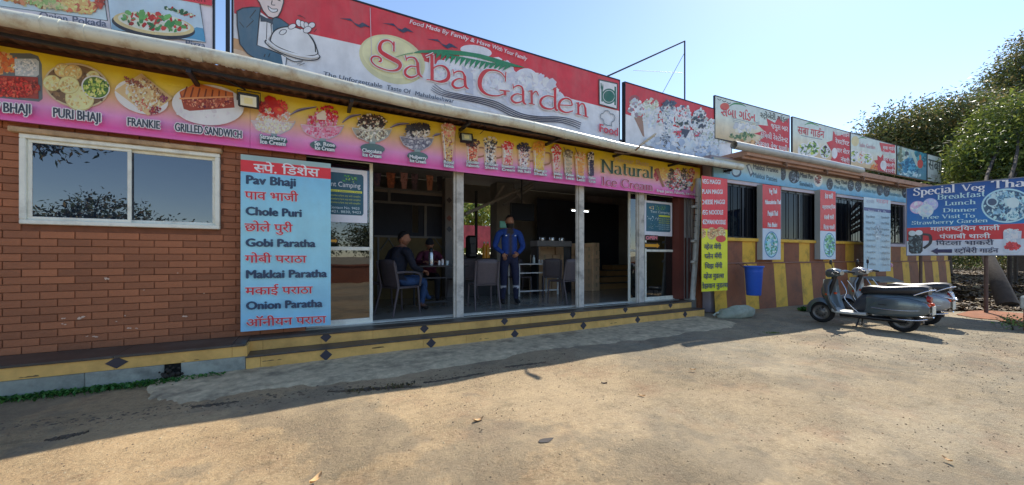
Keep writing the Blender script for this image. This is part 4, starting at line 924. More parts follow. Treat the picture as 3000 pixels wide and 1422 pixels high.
p.poly(face, 'c6b6b0'); p.stroke(face, 8, DK, smooth=False); p.poly([(392, 55), (430, 82), (472, 85), (470, 105), (430, 110), (402, 88)], 'e0dcdc'); p.stroke([(392, 55), (430, 82), (472, 84), (468, 105), (430, 110), (402, 88), (392, 55)], 6, DK); p.stroke([(430, 10), (425, 45), (455, 50)], 6, DK); p.stroke([(475, 5), (500, 15)], 8, DK)
p.poly([(505, 468), (552, 495), (545, 560), (524, 572)], WH); p.stroke([(505, 468), (552, 495), (545, 560), (524, 572)], 6, DK, smooth=False)
clo = [(412, 352), (432, 290), (480, 250), (560, 234), (640, 244), (720, 282), (778, 345), (808, 420), (810, 470), (700, 480), (560, 440), (460, 395)]
p.poly(clo, 'c6c8ce'); p.stroke(clo + [clo[0]], 9, DK, k=4); p.stroke([(380, 345), (372, 370), (440, 425), (560, 478), (700, 515), (800, 515), (835, 490), (815, 465)], 9, DK); p.stroke([(385, 350), (480, 420), (620, 468), (760, 492), (825, 478)], 20, 'c6c8ce'); p.stroke([(550, 500), (620, 530), (690, 525)], 7, DK)
p.ell((520, 280), 38, 20, 'dcdce0', 16, -.5); p.stroke([(487, 290), (510, 262), (548, 262), (545, 285), (515, 303), (487, 292)], 5, DK); p.stroke([(745, 305), (790, 380), (798, 450)], 9, DK)
for c, rx, ry in (((598, 232), 32, 18), ((655, 202), 20, 30), ((690, 215), 18, 30), ((722, 225), 18, 30), ((765, 222), 28, 22), ((728, 260), 34, 24)): p.ell(c, rx + 5, ry + 5, DK, 16, -.4); p.ell(c, rx, ry, 'ccc4c6', 16, -.4)
p.poly([(672, 255), (690, 255), (695, 300), (672, 298)], WH)
for a, b in (((645, 138), (690, 150)), ((660, 135), (712, 165)), ((785, 280), (808, 252)), ((640, 552), (680, 540)), ((660, 562), (705, 545))): p.stroke([a, b], 4, DK)
p.build('cartoon_picture', OLDPRINT, T)
# plate symbol, chef hat
q.poly([(1460, 445), (1622, 482), (1620, 705), (1463, 662)], '2c3c38'); q.poly([(1468, 458), (1614, 490), (1612, 695), (1470, 655)], 'ccd0d0'); q.ell((1546, 592), 62, 66, '145a4c', 28); q.ell((1546, 592), 50, 53, 'ccd0d0', 28); q.ell((1546, 592), 46, 49, '145a4c', 28)
q.poly([(1476, 478), (1482, 478), (1484, 510), (1488, 480), (1494, 512), (1498, 484), (1500, 520), (1494, 545), (1494, 640), (1482, 636), (1482, 540), (1476, 520)], '145a4c'); q.poly([(1594, 508), (1608, 512), (1606, 670), (1592, 665)], '145a4c')
q.stroke([(1505, 835), (1500, 795), (1478, 775), (1478, 745), (1500, 735), (1515, 715), (1545, 718), (1558, 740), (1585, 745), (1598, 770), (1590, 800), (1572, 812), (1570, 850)], 7, '6c7478'); q.stroke([(1506, 822), (1535, 838), (1570, 838)], 6, '6c7478')
q.build('symbol_print', OLDPRINT, T)
def pen(p, strokes, col, ex=0):
    for pts, w_ in strokes:
        ww = [max(3, x + ex) for x in (w_ if isinstance(w_, (list, tuple)) else [w_])]
        p.stroke(pts, ww, col, k=8, step=.0002)
V1, V2 = 15, 22
S_ = [([(1462, 448), (1463, 364)], 12), ([(1461, 400), (1440, 368), (1405, 352), (1362, 366), (1342, 408), (1352, 448), (1395, 480), (1450, 510), (1503, 540), (1515, 572), (1490, 603), (1430, 610), (1360, 592), (1300, 562), (1270, 522), (1285, 492), (1325, 490), (1352, 508), (1350, 530), (1332, 532)], [9, 12, 20, 34, 38, 38, 22, 10, 10, 12, 12, 14, 12]),
      ([(1560, 480), (1570, 525)], 8), ([(1566, 510), (1600, 496), (1640, 505), (1664, 545)], [9, 12, 22]), ([(1664, 540), (1672, 630), (1705, 668)], [26, 26, 8]), ([(1665, 580), (1610, 572), (1564, 600), (1560, 640), (1600, 666), (1650, 655), (1672, 630)], [8, 10, 20, 22, 10, 8]),
      ([(1735, 492), (1800, 462)], 9), ([(1785, 475), (1787, 690)], 28), ([(1740, 685), (1800, 692)], 8)]
G_ = [([(30, 375), (90, 336), (150, 345), (183, 395), (172, 448), (120, 470), (60, 462), (30, 452)], [9, 10, 22, 30, 24, 10, 9]),
      ([(218, 365), (228, 412)], 8), ([(224, 398), (262, 382), (300, 390), (320, 428)], [9, 12, 22]), ([(319, 420), (326, 505), (352, 530)], [26, 26, 8]), ([(320, 455), (268, 445), (225, 468), (216, 500), (248, 524), (300, 518), (322, 495)], [8, 10, 20, 22, 10, 8]),
      ([(668, 388), (664, 470)], 9), ([(662, 435), (625, 392), (565, 372), (500, 380), (458, 428), (446, 495), (472, 552), (530, 585), (600, 590), (648, 575)], [9, 10, 14, 32, 38, 34, 16, 10, 10]), ([(660, 545), (662, 585)], 26), ([(615, 542), (700, 552)], 9),
      ([(728, 490), (732, 530)], 8), ([(732, 520), (770, 503), (802, 515), (815, 550)], [9, 12, 20]), ([(814, 545), (818, 640), (842, 662)], [24, 24, 8]), ([(814, 585), (765, 573), (725, 592), (716, 622), (748, 648), (795, 642), (816, 620)], [8, 10, 18, 20, 10, 8]),
      ([(860, 552), (893, 546)], 8), ([(886, 548), (888, 655)], 22), ([(862, 653), (912, 664)], 8), ([(890, 590), (908, 560), (930, 556), (944, 588)], [9, 12, 10]),
      ([(1065, 538), (1102, 515)], 8), ([(1086, 522), (1088, 690), (1112, 712)], [26, 26, 8]), ([(1086, 605), (1025, 590), (975, 612), (962, 655), (995, 692), (1055, 702), (1086, 682)], [8, 10, 22, 24, 12, 8]),
      ([(1122, 668), (1232, 672)], 8), ([(1233, 670), (1218, 628), (1180, 612), (1138, 628), (1118, 668), (1130, 708), (1180, 732), (1238, 718)], [14, 12, 14, 22, 26, 12, 8]),
      ([(1262, 652), (1290, 648)], 8), ([(1282, 650), (1284, 748)], 22), ([(1260, 742), (1310, 754)], 8), ([(1284, 690), (1305, 660), (1328, 662), (1342, 695)], [9, 12, 20]), ([(1342, 690), (1347, 765)], 22), ([(1322, 758), (1368, 772)], 8)]
l = Print(BILL, Z2); l.d = max(p.d, q.d) + .001; l2 = Print(BILL, Z3); l2.d = l.d; pen(l, S_, 'd6d2d8', 15); pen(l2, G_, 'd6d2d8', 15)
l.d = max(l.d, l2.d) + .001; l2.d = l.d; pen(l, S_, 'b32c34'); pen(l2, G_, 'b32c34')
l.d += .001; l2.d += .001
TXT = 'Food Made By Family & Have With Your Family'
wtot = _geo(TXT)[2]; base = [(1196, 70), (1300, 98), (1420, 135), (1541, 178)]; parts_ = ['Food Made By', 'Family & Have', 'With Your Family']; pos = [(1197, 72, 1311, 105), (1317, 107, 1433, 142), (1438, 144, 1540, 180)]
lm = Print(BILL); lm.d = l.d
for s_, (a, b, c, d) in zip(parts_, pos): lm.text(s_, (a, b), (c, d), 12, 'd8c4c8', shear=.25, bold=.02)
for s_, (a, b, c, d) in zip(('The Unforgettable', 'Taste Of', 'Mahabaleshwar'), ((946, 225, 1119, 261), (1131, 264, 1200, 278), (1213, 282, 1327, 305))): lm.text(s_, (a, b), (c, d), 12, '3c4450', shear=.12, bold=.025)
lm.text('Food', (1751, 387), (1808, 400), 22, 'b8404c', bold=.06)
# join the three lettering passes into one part
for src in (l2, lm):
    b0 = len(l.V); l.V += src.V; l.C += src.C; l.F += [tuple(q_ + b0 for q_ in f) for f in src.F]
l.build('lettering', OLDPRINT, T)

T = bill('red topped roof billboard with faded pictures of sundae glasses and cones', bx(1832), bx(2143), [(0, 'c6c8d0'), (1, 'c8cad2')])
p = Print(BILL, Z4); p.d = .0015; z_a = BILL.at(*Z4(100, 335)); z_b = BILL.at(*Z4(1000, 560))
p.raw([z_a, (z_a[0] + .35, z_a[1] - .02), (bx(2143), z_a[1] + .02), (bx(2143), zt_), (bx(1832), zt_), (bx(1832), z_a[1])], 'b5343e'); p.d += .0004
FAD = ['c8ccd0', 'b4bcc4', 'd0d0d0', 'a8b0a8']
p.poly([(160, 350), (240, 360), (255, 530), (240, 520)], '8c6c5c'); p.ell((170, 215), 45, 45, '8c4c50', 20); p.blobs((180, 290), 60, 80, FAD + ['8c7c84'], 80, 18)
for c, rx, ry, pal in (((310, 330), 85, 130, ['b8c0a4', 'c4c8b0', 'a8b09c', 'ccd0c0']), ((455, 360), 75, 140, FAD + ['6c7c90', '505c70']), ((590, 400), 75, 150, FAD + ['c86c70', '48586c']), ((720, 440), 80, 150, FAD + ['5c4c58', '788890']), ((830, 520), 75, 150, FAD + ['a0a890', '6c7c78']), ((930, 470), 55, 110, FAD + ['405c60', '5c6c68'])):
    p.poly([(c[0] - rx * .8, c[1] - ry * .5), (c[0] + rx * .8, c[1] - ry * .4), (c[0] + rx * .45, c[1] + ry), (c[0] - rx * .3, c[1] + ry * .95)], 'b4bac2'); p.blobs(c, rx, ry, FAD, 90, 16); p.blobs((c[0], c[1] - ry * .55), rx * .8, ry * .35, pal, 60, 14); p.blobs((c[0], c[1] + ry * .2), rx * .6, ry * .5, FAD + pal[-2:], 36, 13); p.stroke([(c[0] - rx * .7, c[1] - ry * .3), (c[0] - rx * .3, c[1] + ry * .9)], 7, 'd4d8dc')
p.poly([(560, 460), (640, 470), (600, 540), (570, 510)], '30384c'); p.blobs((570, 415), 60, 14, ['2c3c3c'], 20, 12); p.blobs((720, 400), 60, 60, ['3c4c54', '2c3444'], 24, 14); p.blobs((580, 620), 330, 90, ['b4bcc8', 'c0c8d0', 'a8b2be', '98a6b8'], 260, 24, rot=.2); p.blobs((420, 540), 40, 60, ['4c5460', '8c949c'], 40, 10); p.blobs((930, 420), 25, 70, ['30484c'], 14, 12); p.blobs((460, 245), 60, 22, ['3c4c60'], 24, 14); p.blobs((530, 510), 30, 40, ['b84450'], 14, 12); p.blobs((700, 510), 30, 20, ['a83c50'], 10, 10)
p.build('food_picture', OLDPRINT, T)
# thin steel frame standing on the roof behind the billboards
P_ = Pl(0, 7.0); m = MB(); a = P_.at(2006, 121); c = P_.at(1775, 226)
m.tube([P_.w(a[0], 3.4), P_.w(*a)], .022, 6); m.tube([P_.w(*a), P_.w(*c)], .022, 6); m.tube([P_.w(c[0], 3.4), P_.w(*c)], .02, 6); m.tube([P_.w(a[0] - .02, a[1] - .35), P_.w(*P_.at(1940, 275))], .008, 4); m.tube([P_.w(a[0], a[1] - .9, .0), P_.w(a[0] - 2.0, a[1] - 1.3)], .005, 4)
tag(m.build('steel_mast', M_STEEL), 'thin black steel frame standing on the roof behind the long red and white billboard', 'frame')
for px in (675, 1823): 
    u = bx(px); m = MB(); m.box(u - .05 if px < 700 else u - .065, u - .01 if px < 700 else u - .035, 5.6, 5.64, 3.35, zt_ + .02)
    if px > 700: m.box(u + .045, u + .07, 5.6, 5.64, 3.35, zt_ + .02); m.box(u - .06, u + .06, 5.6, 5.63, 3.55, 3.60)
    tag(m.build('sign_post', M_STEEL), 'black steel upright between the ' + ('pizza and waiter billboards' if px < 700 else 'waiter and sundae billboards'), 'post')

# ---- annex roof billboards
abx = lambda px, py=400: ANS.at(px, py)[0]
def abill(label, pa, pb, z0, z1, stops):
    T = sign(label, ANS, abx(pa), abx(pb), z0, z1, .03, frame=M_STEEL, name='roof_billboard', cat='billboard', back='b0b0b4', ft=.018)
    p = Print(ANS); p.grad(abx(pa), abx(pb), z0, z1, stops, 6); p.build('background_print', OLDPRINT, T); return T
ab0, ab1 = 3.72, 4.74
PALE = [(0, 'b8a078'), (.35, 'c0b8a0'), (.6, 'b8c4bc'), (1, 'b4c0bc')]
def burst(p, c, rx, ry, col='b42c34', n=12):
    pts = []
    for k in range(n * 2):
        q_ = 3.1416 * k / n; f = 1 if k % 2 == 0 else .62; pts.append((c[0] + math.cos(q_) * rx * f, c[1] + math.sin(q_) * ry * f))
    p.poly(pts, col)
ab0, ab1 = ANS.at(2312, 448)[1], ANS.at(2095, 282)[1]
T = abill('pale roof billboard in Gujarati script with a red starburst', 2095, 2312, ab0, ab1, PALE)
p = Print(ANS, Z4); p.d = .0015
p.ell((940, 270), 40, 32, 'b85448', 20); p.stroke([(975, 268), (1020, 245), (1080, 250), (1120, 270)], [6, 16, 4], '3c7c50')
for x, y in ((895, 210), (935, 225), (975, 240)): p.stroke([(x - 18, y - 8), (x, y + 4), (x + 16, y - 2)], 6, '384448')
for k in range(3): p.stroke([(1010, 370 + k * 14), (1080, 385 + k * 14), (1180, 410 + k * 12), (1235, 400 + k * 12)], 4, '5c6c80')
p.blobs((1110, 450), 95, 40, ['c4c4bc', 'a8acb0', 'b8b4a0'], 60, 22); p.blobs((1090, 520), 110, 26, ['5c7c4c', '3c5c3c', '8c8c60'], 70, 14); p.blobs((1130, 590), 110, 30, ['a87c4c', 'b89468', '8c6844'], 60, 18)
burst(p, (1400, 500), 210, 150, 'b02a34'); p.poly([(1260, 560), (1475, 420), (1475, 660), (1200, 610)], 'b02a34')
p.build('picture_print', OLDPRINT, T); p = Print(ANS, Z4); p.d = Print.last + .0008
p.text('સબા ગાર્ડન'.replace('ર્', '~'), (905, 345), (1200, 400), 70, 'b83c48', bold=.02)
for s_, x0, y0, x1, y1, c_ in (('સ્ટ્રોબેરી ગાર્ડન'.replace('ર્', '~').replace('સ્', '<સ>').replace('ટ્ર', 'ટ^'), 1240, 360, 1475, 405, '4c5450'), ('જ્યુસ બાર'.replace('જ્', 'જ'), 1330, 455, 1475, 482, 'dcd8d4'), ('ફેમિલી રેસ્ટોરન્ટ'.replace('મિ', 'િમ').replace('સ્', '<સ>').replace('ન્', 'ન'), 1240, 530, 1475, 578, 'dcd8d4'), ('સ્પેશ્યલ વેજ થાળી'.replace('સ્', '<સ>').replace('શ્', '<શ>'), 1195, 600, 1470, 655, 'dcd8d4')):
    p.text(s_, (x0, y0), (x1, y1), 42, c_, bold=.035)
p.build('lettering', OLDPRINT, T)
def dishes(p, lst):
    for c, r_, pal in lst: p.ell(c, r_ * .8, r_, 'c8ccc8', 20); p.blobs(c, r_ * .65, r_ * .8, pal, 50, r_ * .2)
T = abill('pale roof billboard in Devanagari script with plates of food, after the Gujarati one', 2322, 2489, ab0, ab1, PALE)
p = Print(ANS, Z4); p.d = .0015
p.stroke([(1620, 425), (1670, 410), (1740, 435)], [4, 14, 4], '4c8c5c'); p.stroke([(1590, 515), (1660, 530), (1770, 550)], 5, '5c6c80'); p.build('picture_print', OLDPRINT, T)
p = Print(ANS, Z5); p.d = Print.last + .0008
dishes(p, (((10, 360), 55, GRN + FAD), ((78, 345), 62, GRN + ['c4ccc4']), ((170, 370), 50, CHOC + FAD + GRN)))
p.poly([(180, 300), (225, 285), (230, 215), (262, 250), (355, 215), (355, 480), (210, 440), (228, 380)], 'b02a34'); p.ell((240, 380), 22, 40, 'c8ccc8', 16)
p.build('food_picture', OLDPRINT, T); p = Print(ANS, Z4); p.d = Print.last + .0008
p.text('सबा गा~डन'.replace('गा~डन', 'गाड~न'), (1560, 500), (1785, 540), 62, 'b23844', bold=.02); p2 = Print(ANS, Z5); p2.d = Print.last + .0008
for s_, x0, y0, x1, y1 in (('सबा गाड~न', 240, 245, 350, 262), ('रे<स>टॉरन्ट'.replace('न्', ''), 245, 305, 348, 325), ('बार सेंटर', 255, 372, 350, 390), ('नर्सरी'.replace('र्', '~'), 285, 440, 350, 458)): p2.text(s_, (x0, y0), (x1, y1), 30, 'd8d4d0', bold=.04)
b0 = len(p.V); p.V += p2.V; p.C += p2.C; p.F += [tuple(q_ + b0 for q_ in f) for f in p2.F]; p.build('lettering', OLDPRINT, T)
T = abill('faded roof billboard with dishes and red patches, third on the annex roof', 2492, 2625, ab0, ab1, PALE)
p = Print(ANS, Z5); p.d = .002
p.ell((395, 290), 28, 38, 'c0b488', 20); p.stroke([(420, 270), (450, 262), (480, 272)], [3, 9, 3], '3c8458')
dishes(p, (((385, 400), 48, GRN + FAD), ((440, 410), 48, CREAM + ['b85048']), ((490, 420), 44, GRN + FAD)))
burst(p, (590, 460), 60, 75, 'b02a34', 9); p.poly([(575, 300), (690, 320), (690, 385), (590, 365)], 'b84448'); p.poly([(590, 420), (690, 420), (690, 545), (575, 510)], 'b02a34'); p.blobs((540, 490), 30, 26, ['c86c30', 'd88440'], 24, 9); p.ell((605, 470), 24, 36, 'd0d0cc', 16)
p.build('food_picture', OLDPRINT, T); p = Print(ANS, Z5); p.d = Print.last + .0008
p.text('Saba Garden', (425, 330), (545, 352), 30, 'b48c94', bold=.02)
for k, s_ in enumerate(('सबा गाड~न', 'रे<स>टॉरट', 'बार सेंटर', 'नसरी', 'थाली')): p.text(s_, (600, 350 + k * 42), (688, 362 + k * 42), 24, 'd4d0cc', bold=.04)
p.build('lettering', OLDPRINT, T)
T = abill('teal blue roof billboard with a splash and a candle, beside the white end board', 2628, 2714, ab0, ab1, [(0, '5c8890'), (.4, '4c8498'), (1, '9cb4b0')])
p = Print(ANS, Z5); p.d = .002
p.blobs((760, 420), 40, 100, ['a8b8ac', 'b8c0b0', '7c9c90'], 70, 18); p.blobs((800, 480), 70, 60, ['1c5c7c', '2c7090', '4c90a8'], 110, 17); p.blobs((880, 410), 50, 90, ['1c6474', '2c8090', '1c5060', '3c9098'], 110, 17); p.poly([(805, 370), (830, 370), (870, 470), (850, 480)], 'a0b4a8'); p.blobs((780, 385), 14, 20, ['384850'], 16, 8); p.ell((878, 460), 22, 34, 'b84438', 16); p.ell((878, 410), 8, 20, 'c8744c', 12); p.blobs((800, 540), 90, 22, ['90b8c0', 'b0ccd0', '3c7c90'], 60, 12); p.blobs((725, 440), 16, 110, ['4c5c4c', '6c7c60'], 40, 12)
p.build('picture_print', OLDPRINT, T)
T = abill('white end board with large dark Devanagari letters at the right end of the roof', 2717, 2757, ab0 + .0, ab1, [(0, 'b4bcb4'), (1, 'b8c0b8')])
p = Print(ANS, Z5); p.d = .002; p.text('सबा', (940, 498), (1030, 520), 78, '46504c', bold=.03); p.text('गाड~न', (960, 560), (1012, 570), 22, '8c8c84', bold=.03); p.build('lettering', OLDPRINT, T)

# ---- annex fascia strip, light blue, in three lengths
AF = Pl(7.85 + .06 * math.sin(AA), 5.22 - .06 * math.cos(AA), AA); afx = lambda px: AF.at(px, 550)[0]
FS = [(0, '5c94b0'), (.3, '74a8c0'), (.55, '98a8a0'), (1, 'a09c8c')]
cuts_ = [2066, 2288, 2420, 2657]; lab = ['light blue snack strip reading Makkai Frankie over the first annex window', 'light blue snack strip reading Misal Pav and Sandwich over the second annex window', 'light blue snack strip reading Veg Thali at the right end of the annex front']
strips = []
for i in range(3):
    x0, x1 = max(.02, afx(cuts_[i])), afx(cuts_[i + 1]) - .003
    T = sign(lab[i], AF, x0, x1, 3.0, 3.44, .03, name='snack_strip', cat='banner', back='7098a8'); p = Print(AF); p.grad(x0, x1, 3.0, 3.44, FS, 6); p.build('background_print', OLDPRINT, T); strips.append(T)
TD = dict(bold=.035)
def dk(p, c, rx, ry, pal=None): p.ell(c, rx, ry, '303c48', 22); p.blobs(c, rx * .85, ry * .85, pal or ['303c48', '4c5c68', '788894', '20242c'], 60, rx * .22)
p = Print(AF, Z4); p.d = .002
p.ell((1040, 830), 42, 42, '38485c', 22); p.ell((1036, 822), 32, 34, '98acb0', 22); p.poly([(1120, 770), (1150, 755), (1185, 840), (1160, 870)], '505c68'); p.poly([(1135, 775), (1150, 768), (1175, 830), (1160, 845)], 'a8b0ac')
p.build('food_picture', OLDPRINT, strips[0]); p = Print(AF, Z4); p.d = Print.last + .0008
p.text('Makkai Frankie', (1180, 800), (1395, 835), 42, '303c4c', **TD); p.text('Makkai Patties', (1180, 870), (1385, 912), 40, '3c6074', **TD); p.text('Misal', (925, 835), (985, 845), 32, '303c4c', **TD); p.build('lettering', OLDPRINT, strips[0])
p = Print(AF, Z4); p.d = .002; dk(p, (1435, 840), 26, 60); dk(p, (1530, 865), 48, 60); p.ell((1735, 895), 38, 58, 'c0c0b8', 22); p.blobs((1735, 890), 26, 34, ['6c3c38', '8c5048', '503038'], 40, 9); dk(p, (1835, 920), 34, 52); p.build('food_picture', OLDPRINT, strips[1])
p = Print(AF, Z4); p.d = Print.last + .0008; p.text('Misal Pav', (1580, 870), (1690, 890), 40, '303c4c', **TD); p.text('Sandwich', (1575, 940), (1690, 962), 36, '3c6074', **TD); p.build('lettering', OLDPRINT, strips[1])
p = Print(AF, Z5); p.d = .002
for c in ((205, 610), (362, 620), (418, 625), (578, 652), (628, 660), (765, 670)): dk(p, c, 24, 44)
p.build('food_picture', OLDPRINT, strips[2]); p = Print(AF, Z5); p.d = Print.last + .0008
for a, b, x, y in (('Veg Thali', 'Pav Bhaji', 245, 600), ('Sp. Thali', 'Chole Puri', 465, 625), ('Misal Pav', 'Sandwich', 650, 650)): p.text(a, (x, y), (x + 88, y + 14), 26, '3c4850', **TD); p.text(b, (x - 6, y + 42), (x + 84, y + 56), 24, '4c7c90', **TD)
p.build('lettering', OLDPRINT, strips[2])

# ---- hanging menu board (blue) in front of the brick wall
MBD = Pl(0, 5.36); A0 = MBD.at(705, 971); A1 = MBD.at(970, 477)
x0, x1 = A0[0], MBD.at(969, 700)[0]; z0, z1 = MBD.at(705, 973)[1], MBD.at(705, 452)[1]
T = sign('tall light blue menu board with red heading hanging between brick wall and glass door', MBD, x0, x1, z0, z1, .035, name='menu_board', cat='menu board', back='8a9c9c')
p = Print(MBD); h_ = z1 - z0
p.grad(x0, x1, z0, z1, [(0, '74acd4'), (.3, '84b8da'), (.6, '88bcdc'), (1, '6ca8d4')], 8)
p.raw([(x0, z1 - .062), (x1, z1 - .062), (x1, z1), (x0, z1)], '88a09c'); p.raw([(x0, z1 - .20), (x1, z1 - .20), (x1, z1 - .062), (x0, z1 - .062)], 'c2262e', p.d + .0003)
p.build('background_print', PRINT, T)
p = Print(MBD, Z8); p.d = .0025
p.text('<स>पे. िडशेस', (136, 158), (545, 188), 50, 'e6e0de', bold=.035)
HL = dict(bold=.035, halo='dfe3ea', hw=.075)
for s_, x_, y_, x2, y2, hh_, c_ in (('Pav Bhaji', 85, 232, 402, 250, 50, '1e3650'), ('पाव भाजी', 80, 330, 412, 345, 50, 'ae1e30'), ('Chole Puri', 85, 428, 438, 442, 48, '1e3650'), ('छोले पुरी', 80, 530, 378, 536, 48, 'ae1e30'),
        ('Gobi Paratha', 85, 626, 522, 630, 46, '1e3650'), ('गोबी पराठा', 82, 728, 465, 728, 46, 'ae1e30'), ('Makkai Paratha', 85, 826, 594, 818, 47, '1e3650'), ('मकाई पराठा', 84, 930, 503, 920, 46, 'ae1e30'), ('Onion Paratha', 88, 1022, 566, 1004, 46, '1e3650'), ('ऑनीयन पराठा', 88, 1130, 588, 1104, 46, 'ae1e30')):
    p.text(s_, (x_, y_), (x2, y2), hh_, c_, **(HL if c_[0] == 'a' else dict(bold=.075)))
p.build('lettering', PRINT, T)

# ---- camping posters and arrow stickers on the doors
DP1 = Pl(0, 5.655)
def poster(label, a, b, pts, blk):
    x0, z0 = DP1.at(*a); x1, z1 = DP1.at(*b); z1 = DP1.at(a[0], pts)[1]
    T = sign(label, DP1, x0, x1, z0, z1, .002, name='poster', cat='poster', back='c8c8d0')
    w_, h_ = x1 - x0, z1 - z0; p = Print(DP1); ic = lambda s, t: (x0 + s * w_, z0 + t * h_)
    if blk == 1:
        p.raw([ic(-0, .14), ic(.86, .14), ic(.9, .18), ic(.9, .88), ic(.86, .92), ic(0, .92)], '1f4c5c'); p.d += .0004
        pr = lambda s, t: ic(s, t)
    else: p.raw([ic(.06, .12), ic(.9, .12), ic(.94, .16), ic(.94, .90), ic(.9, .94), ic(.06, .94)], '2c5c6c'); p.d += .0004
    B_ = lambda c, rx, ry, pal, n, s: [p.raw([(c[0] + rng.uniform(-rx, rx) + math.cos(k * 1.05) * s * rng.uniform(.6, 1.2), c[1] + rng.uniform(-ry, ry) * 0 + oy + math.sin(k * 1.05) * s) for k in range(6)], rng.choice(pal), p.d + .00003 * i) for i, oy in ((i, rng.uniform(-ry, ry)) for i in range(n))]
    def bl(s, t, rs, rt, pal, n, sz):
        for i in range(n):
            cx, cy = ic(s + rng.uniform(-rs, rs), t + rng.uniform(-rt, rt)); p.raw([(cx + math.cos(k * 1.05) * sz * rng.uniform(.6, 1.2), cy + math.sin(k * 1.05) * sz * .7) for k in range(6)], rng.choice(pal)); p.d += .00003
    bl(.55, .82, .18, .06, ['3c8c3c', '2c6c34', '8cac3c', '1c4030'], 40, .012)
    if blk == 1: p.raw([ic(0, .56), ic(.86, .56), ic(.86, .60), ic(0, .60)], 'c8c83c'); p.d += .0003
    else:
        bl(.25, .80, .1, .06, ['c8a068', 'd8b884'], 16, .012); bl(.3, .50, .2, .06, ['a8c0c4', '5c8090', 'c8d4d4'], 30, .012); bl(.3, .27, .2, .07, ['2c5068', '4c6c50', '8ca0a0'], 36, .010); p.raw([ic(.5, .56), ic(.92, .56), ic(.92, .61), ic(.5, .61)], 'b8c03c'); p.d += .0003
    p.build('picture_print', PRINT, T); p2 = Print(DP1); p2.d = p.d + .0004
    def tx(s, a_, b_, h, c, **k):
        V, F, wd, ref, isl = _geo(s); A_, Bb = ic(*a_), ic(*b_); sx = (Bb[0] - A_[0]) / wd; sy = h * h_ / ref; b0 = len(p2.V); p2.V += [(A_[0] + x * sx, -(p2.d + (il % 4) * .00005), A_[1] + y * sy) for (x, y), il in zip(V, isl)]; p2.C += [tup(c)] * len(V); p2.F += [tuple(q_ + b0 for q_ in f) for f in F]; p2.d += .0002
    if blk == 1:
        tx('Tent Camping', (-.1, .66), (.82, .66), .09, 'c8d0cc'); tx('Nature Adventure Camp', (.02, .565), (.84, .565), .03, '28404c')
        for k in range(3): tx('Strawberry farm stay with campfire', (.05, .48 - k * .065), (.82, .48 - k * .065), .035, 'a8b04c')
        tx('Contact No. 9423', (.03, .25), (.8, .25), .045, 'b8ccd4'); tx('9421, 8830, 9423', (.03, .175), (.84, .175), .045, 'b8ccd4')
    else:
        tx('Tent Camping', (.2, .66), (.9, .66), .07, 'b8c4c0')
        for k in range(6): tx('farm stay and campfire', (.5, .49 - k * .06), (.9, .49 - k * .06), .035, 'b8c04c' if k < 3 else 'a8c0cc')
    p2.build('lettering', PRINT, T)
poster('dark green Camping poster with a yellow line, partly behind the blue menu board', (960, 650), (1076, 500), 490, 1)
poster('small green Camping poster on the right glass door above the arrow sticker', (1888, 690), (1969, 592), 587, 2)
def sticker(label, a, b, txt=True):
    x0, z0 = DP1.at(*a); x1, z1 = DP1.at(*b); T = sign(label, DP1, x0, x1, z0, z1, .002, name='sticker', cat='sticker', back='2a2418')
    p = Print(DP1); w_, h_ = x1 - x0, z1 - z0
    p.raw([(x0 + w_ * s, z0 + h_ * t) for s, t in ((.02, .25), (.8, .25), (.8, .02), (.98, .5), (.8, .98), (.8, .75), (.02, .75))], 'd08c20'); p.build('arrow_print', PRINT, T)
sticker('orange arrow sticker pointing right on the right glass door', (1889, 728), (1933, 712))
sticker('orange arrow sticker on the left glass door beside the blue menu board', (955, 713), (989, 699))
x0, z0 = DP1.at(1890, 704); x1, z1 = DP1.at(1928, 690); T = sign('red PUSH word sticker above the orange arrow on the right glass door', DP1, x0, x1, z0, z1, .002, name='sticker', cat='sticker', back='3a1c20')
p = Print(DP1); p.text('OPEN', (1892, 702), (1926, 701), 9, 'c83c50', bold=.05, halo='d8c8c8', hw=.1); T['label'] = 'red word sticker above the orange arrow on the right glass door'; p.build('lettering', PRINT, T)

# ---- noodle banner (red over yellow) at the annex corner
MP = Pl(7.85 + .34 * math.sin(AA), 5.22 - .34 * math.cos(AA), AA); c00 = MP.at(2062, 858); c11 = MP.at(2130, 524)
x0 = MP.at(2056, 700)[0]; x1 = MP.at(2131, 700)[0]; z0 = MP.at(2130, 851)[1]; z1 = MP.at(2124, 524)[1]
T = sign('red and bright yellow noodle menu banner hanging on the annex corner beside the drain pipe', MP, x0, x1, z0, z1, .012, name='menu_banner', cat='banner', back='b0a050')
p = Print(MP); zs = MP.at(2095, 672)[1]
p.raw([(x0, z0), (x1, z0), (x1, zs), (x0, zs)], 'ccc61e'); p.raw([(x0, zs), (x1, zs), (x1, z1), (x0, z1)], 'c4262c'); p.d += .0004; p.build('background_print', PRINT, T)
p = Print(MP, Z9); p.d = .002
for c, r_ in (((95, 520), 32), ((165, 520), 42), ((230, 520), 44)): p.ell(c, r_ * .85, r_ * 1.1, 'b89c6c', 18); p.blobs(c, r_ * .7, r_ * .9, ['c8a870', 'd8c08c', 'a87840', 'b87050', '8c6c40'], 70, 8)
p.ell((232, 560), 38, 26, 'b83428', 16); p.build('food_picture', PRINT, T); p = Print(MP, Z9); p.d = Print.last + .0008
for s_, x_, y_, x2, y2 in (('VEG MAGGI', 92, 148, 230, 154), ('PLAIN MAGGI', 90, 224, 245, 226), ('CHEESE MAGGI', 82, 303, 262, 301), ('VEG NOODLE', 84, 380, 248, 378), ('SHEZWAN NOODLE', 76, 450, 266, 452)): p.text(s_, (x_, y_), (x2, y2), 32, 'e0dcdc', bold=.05)
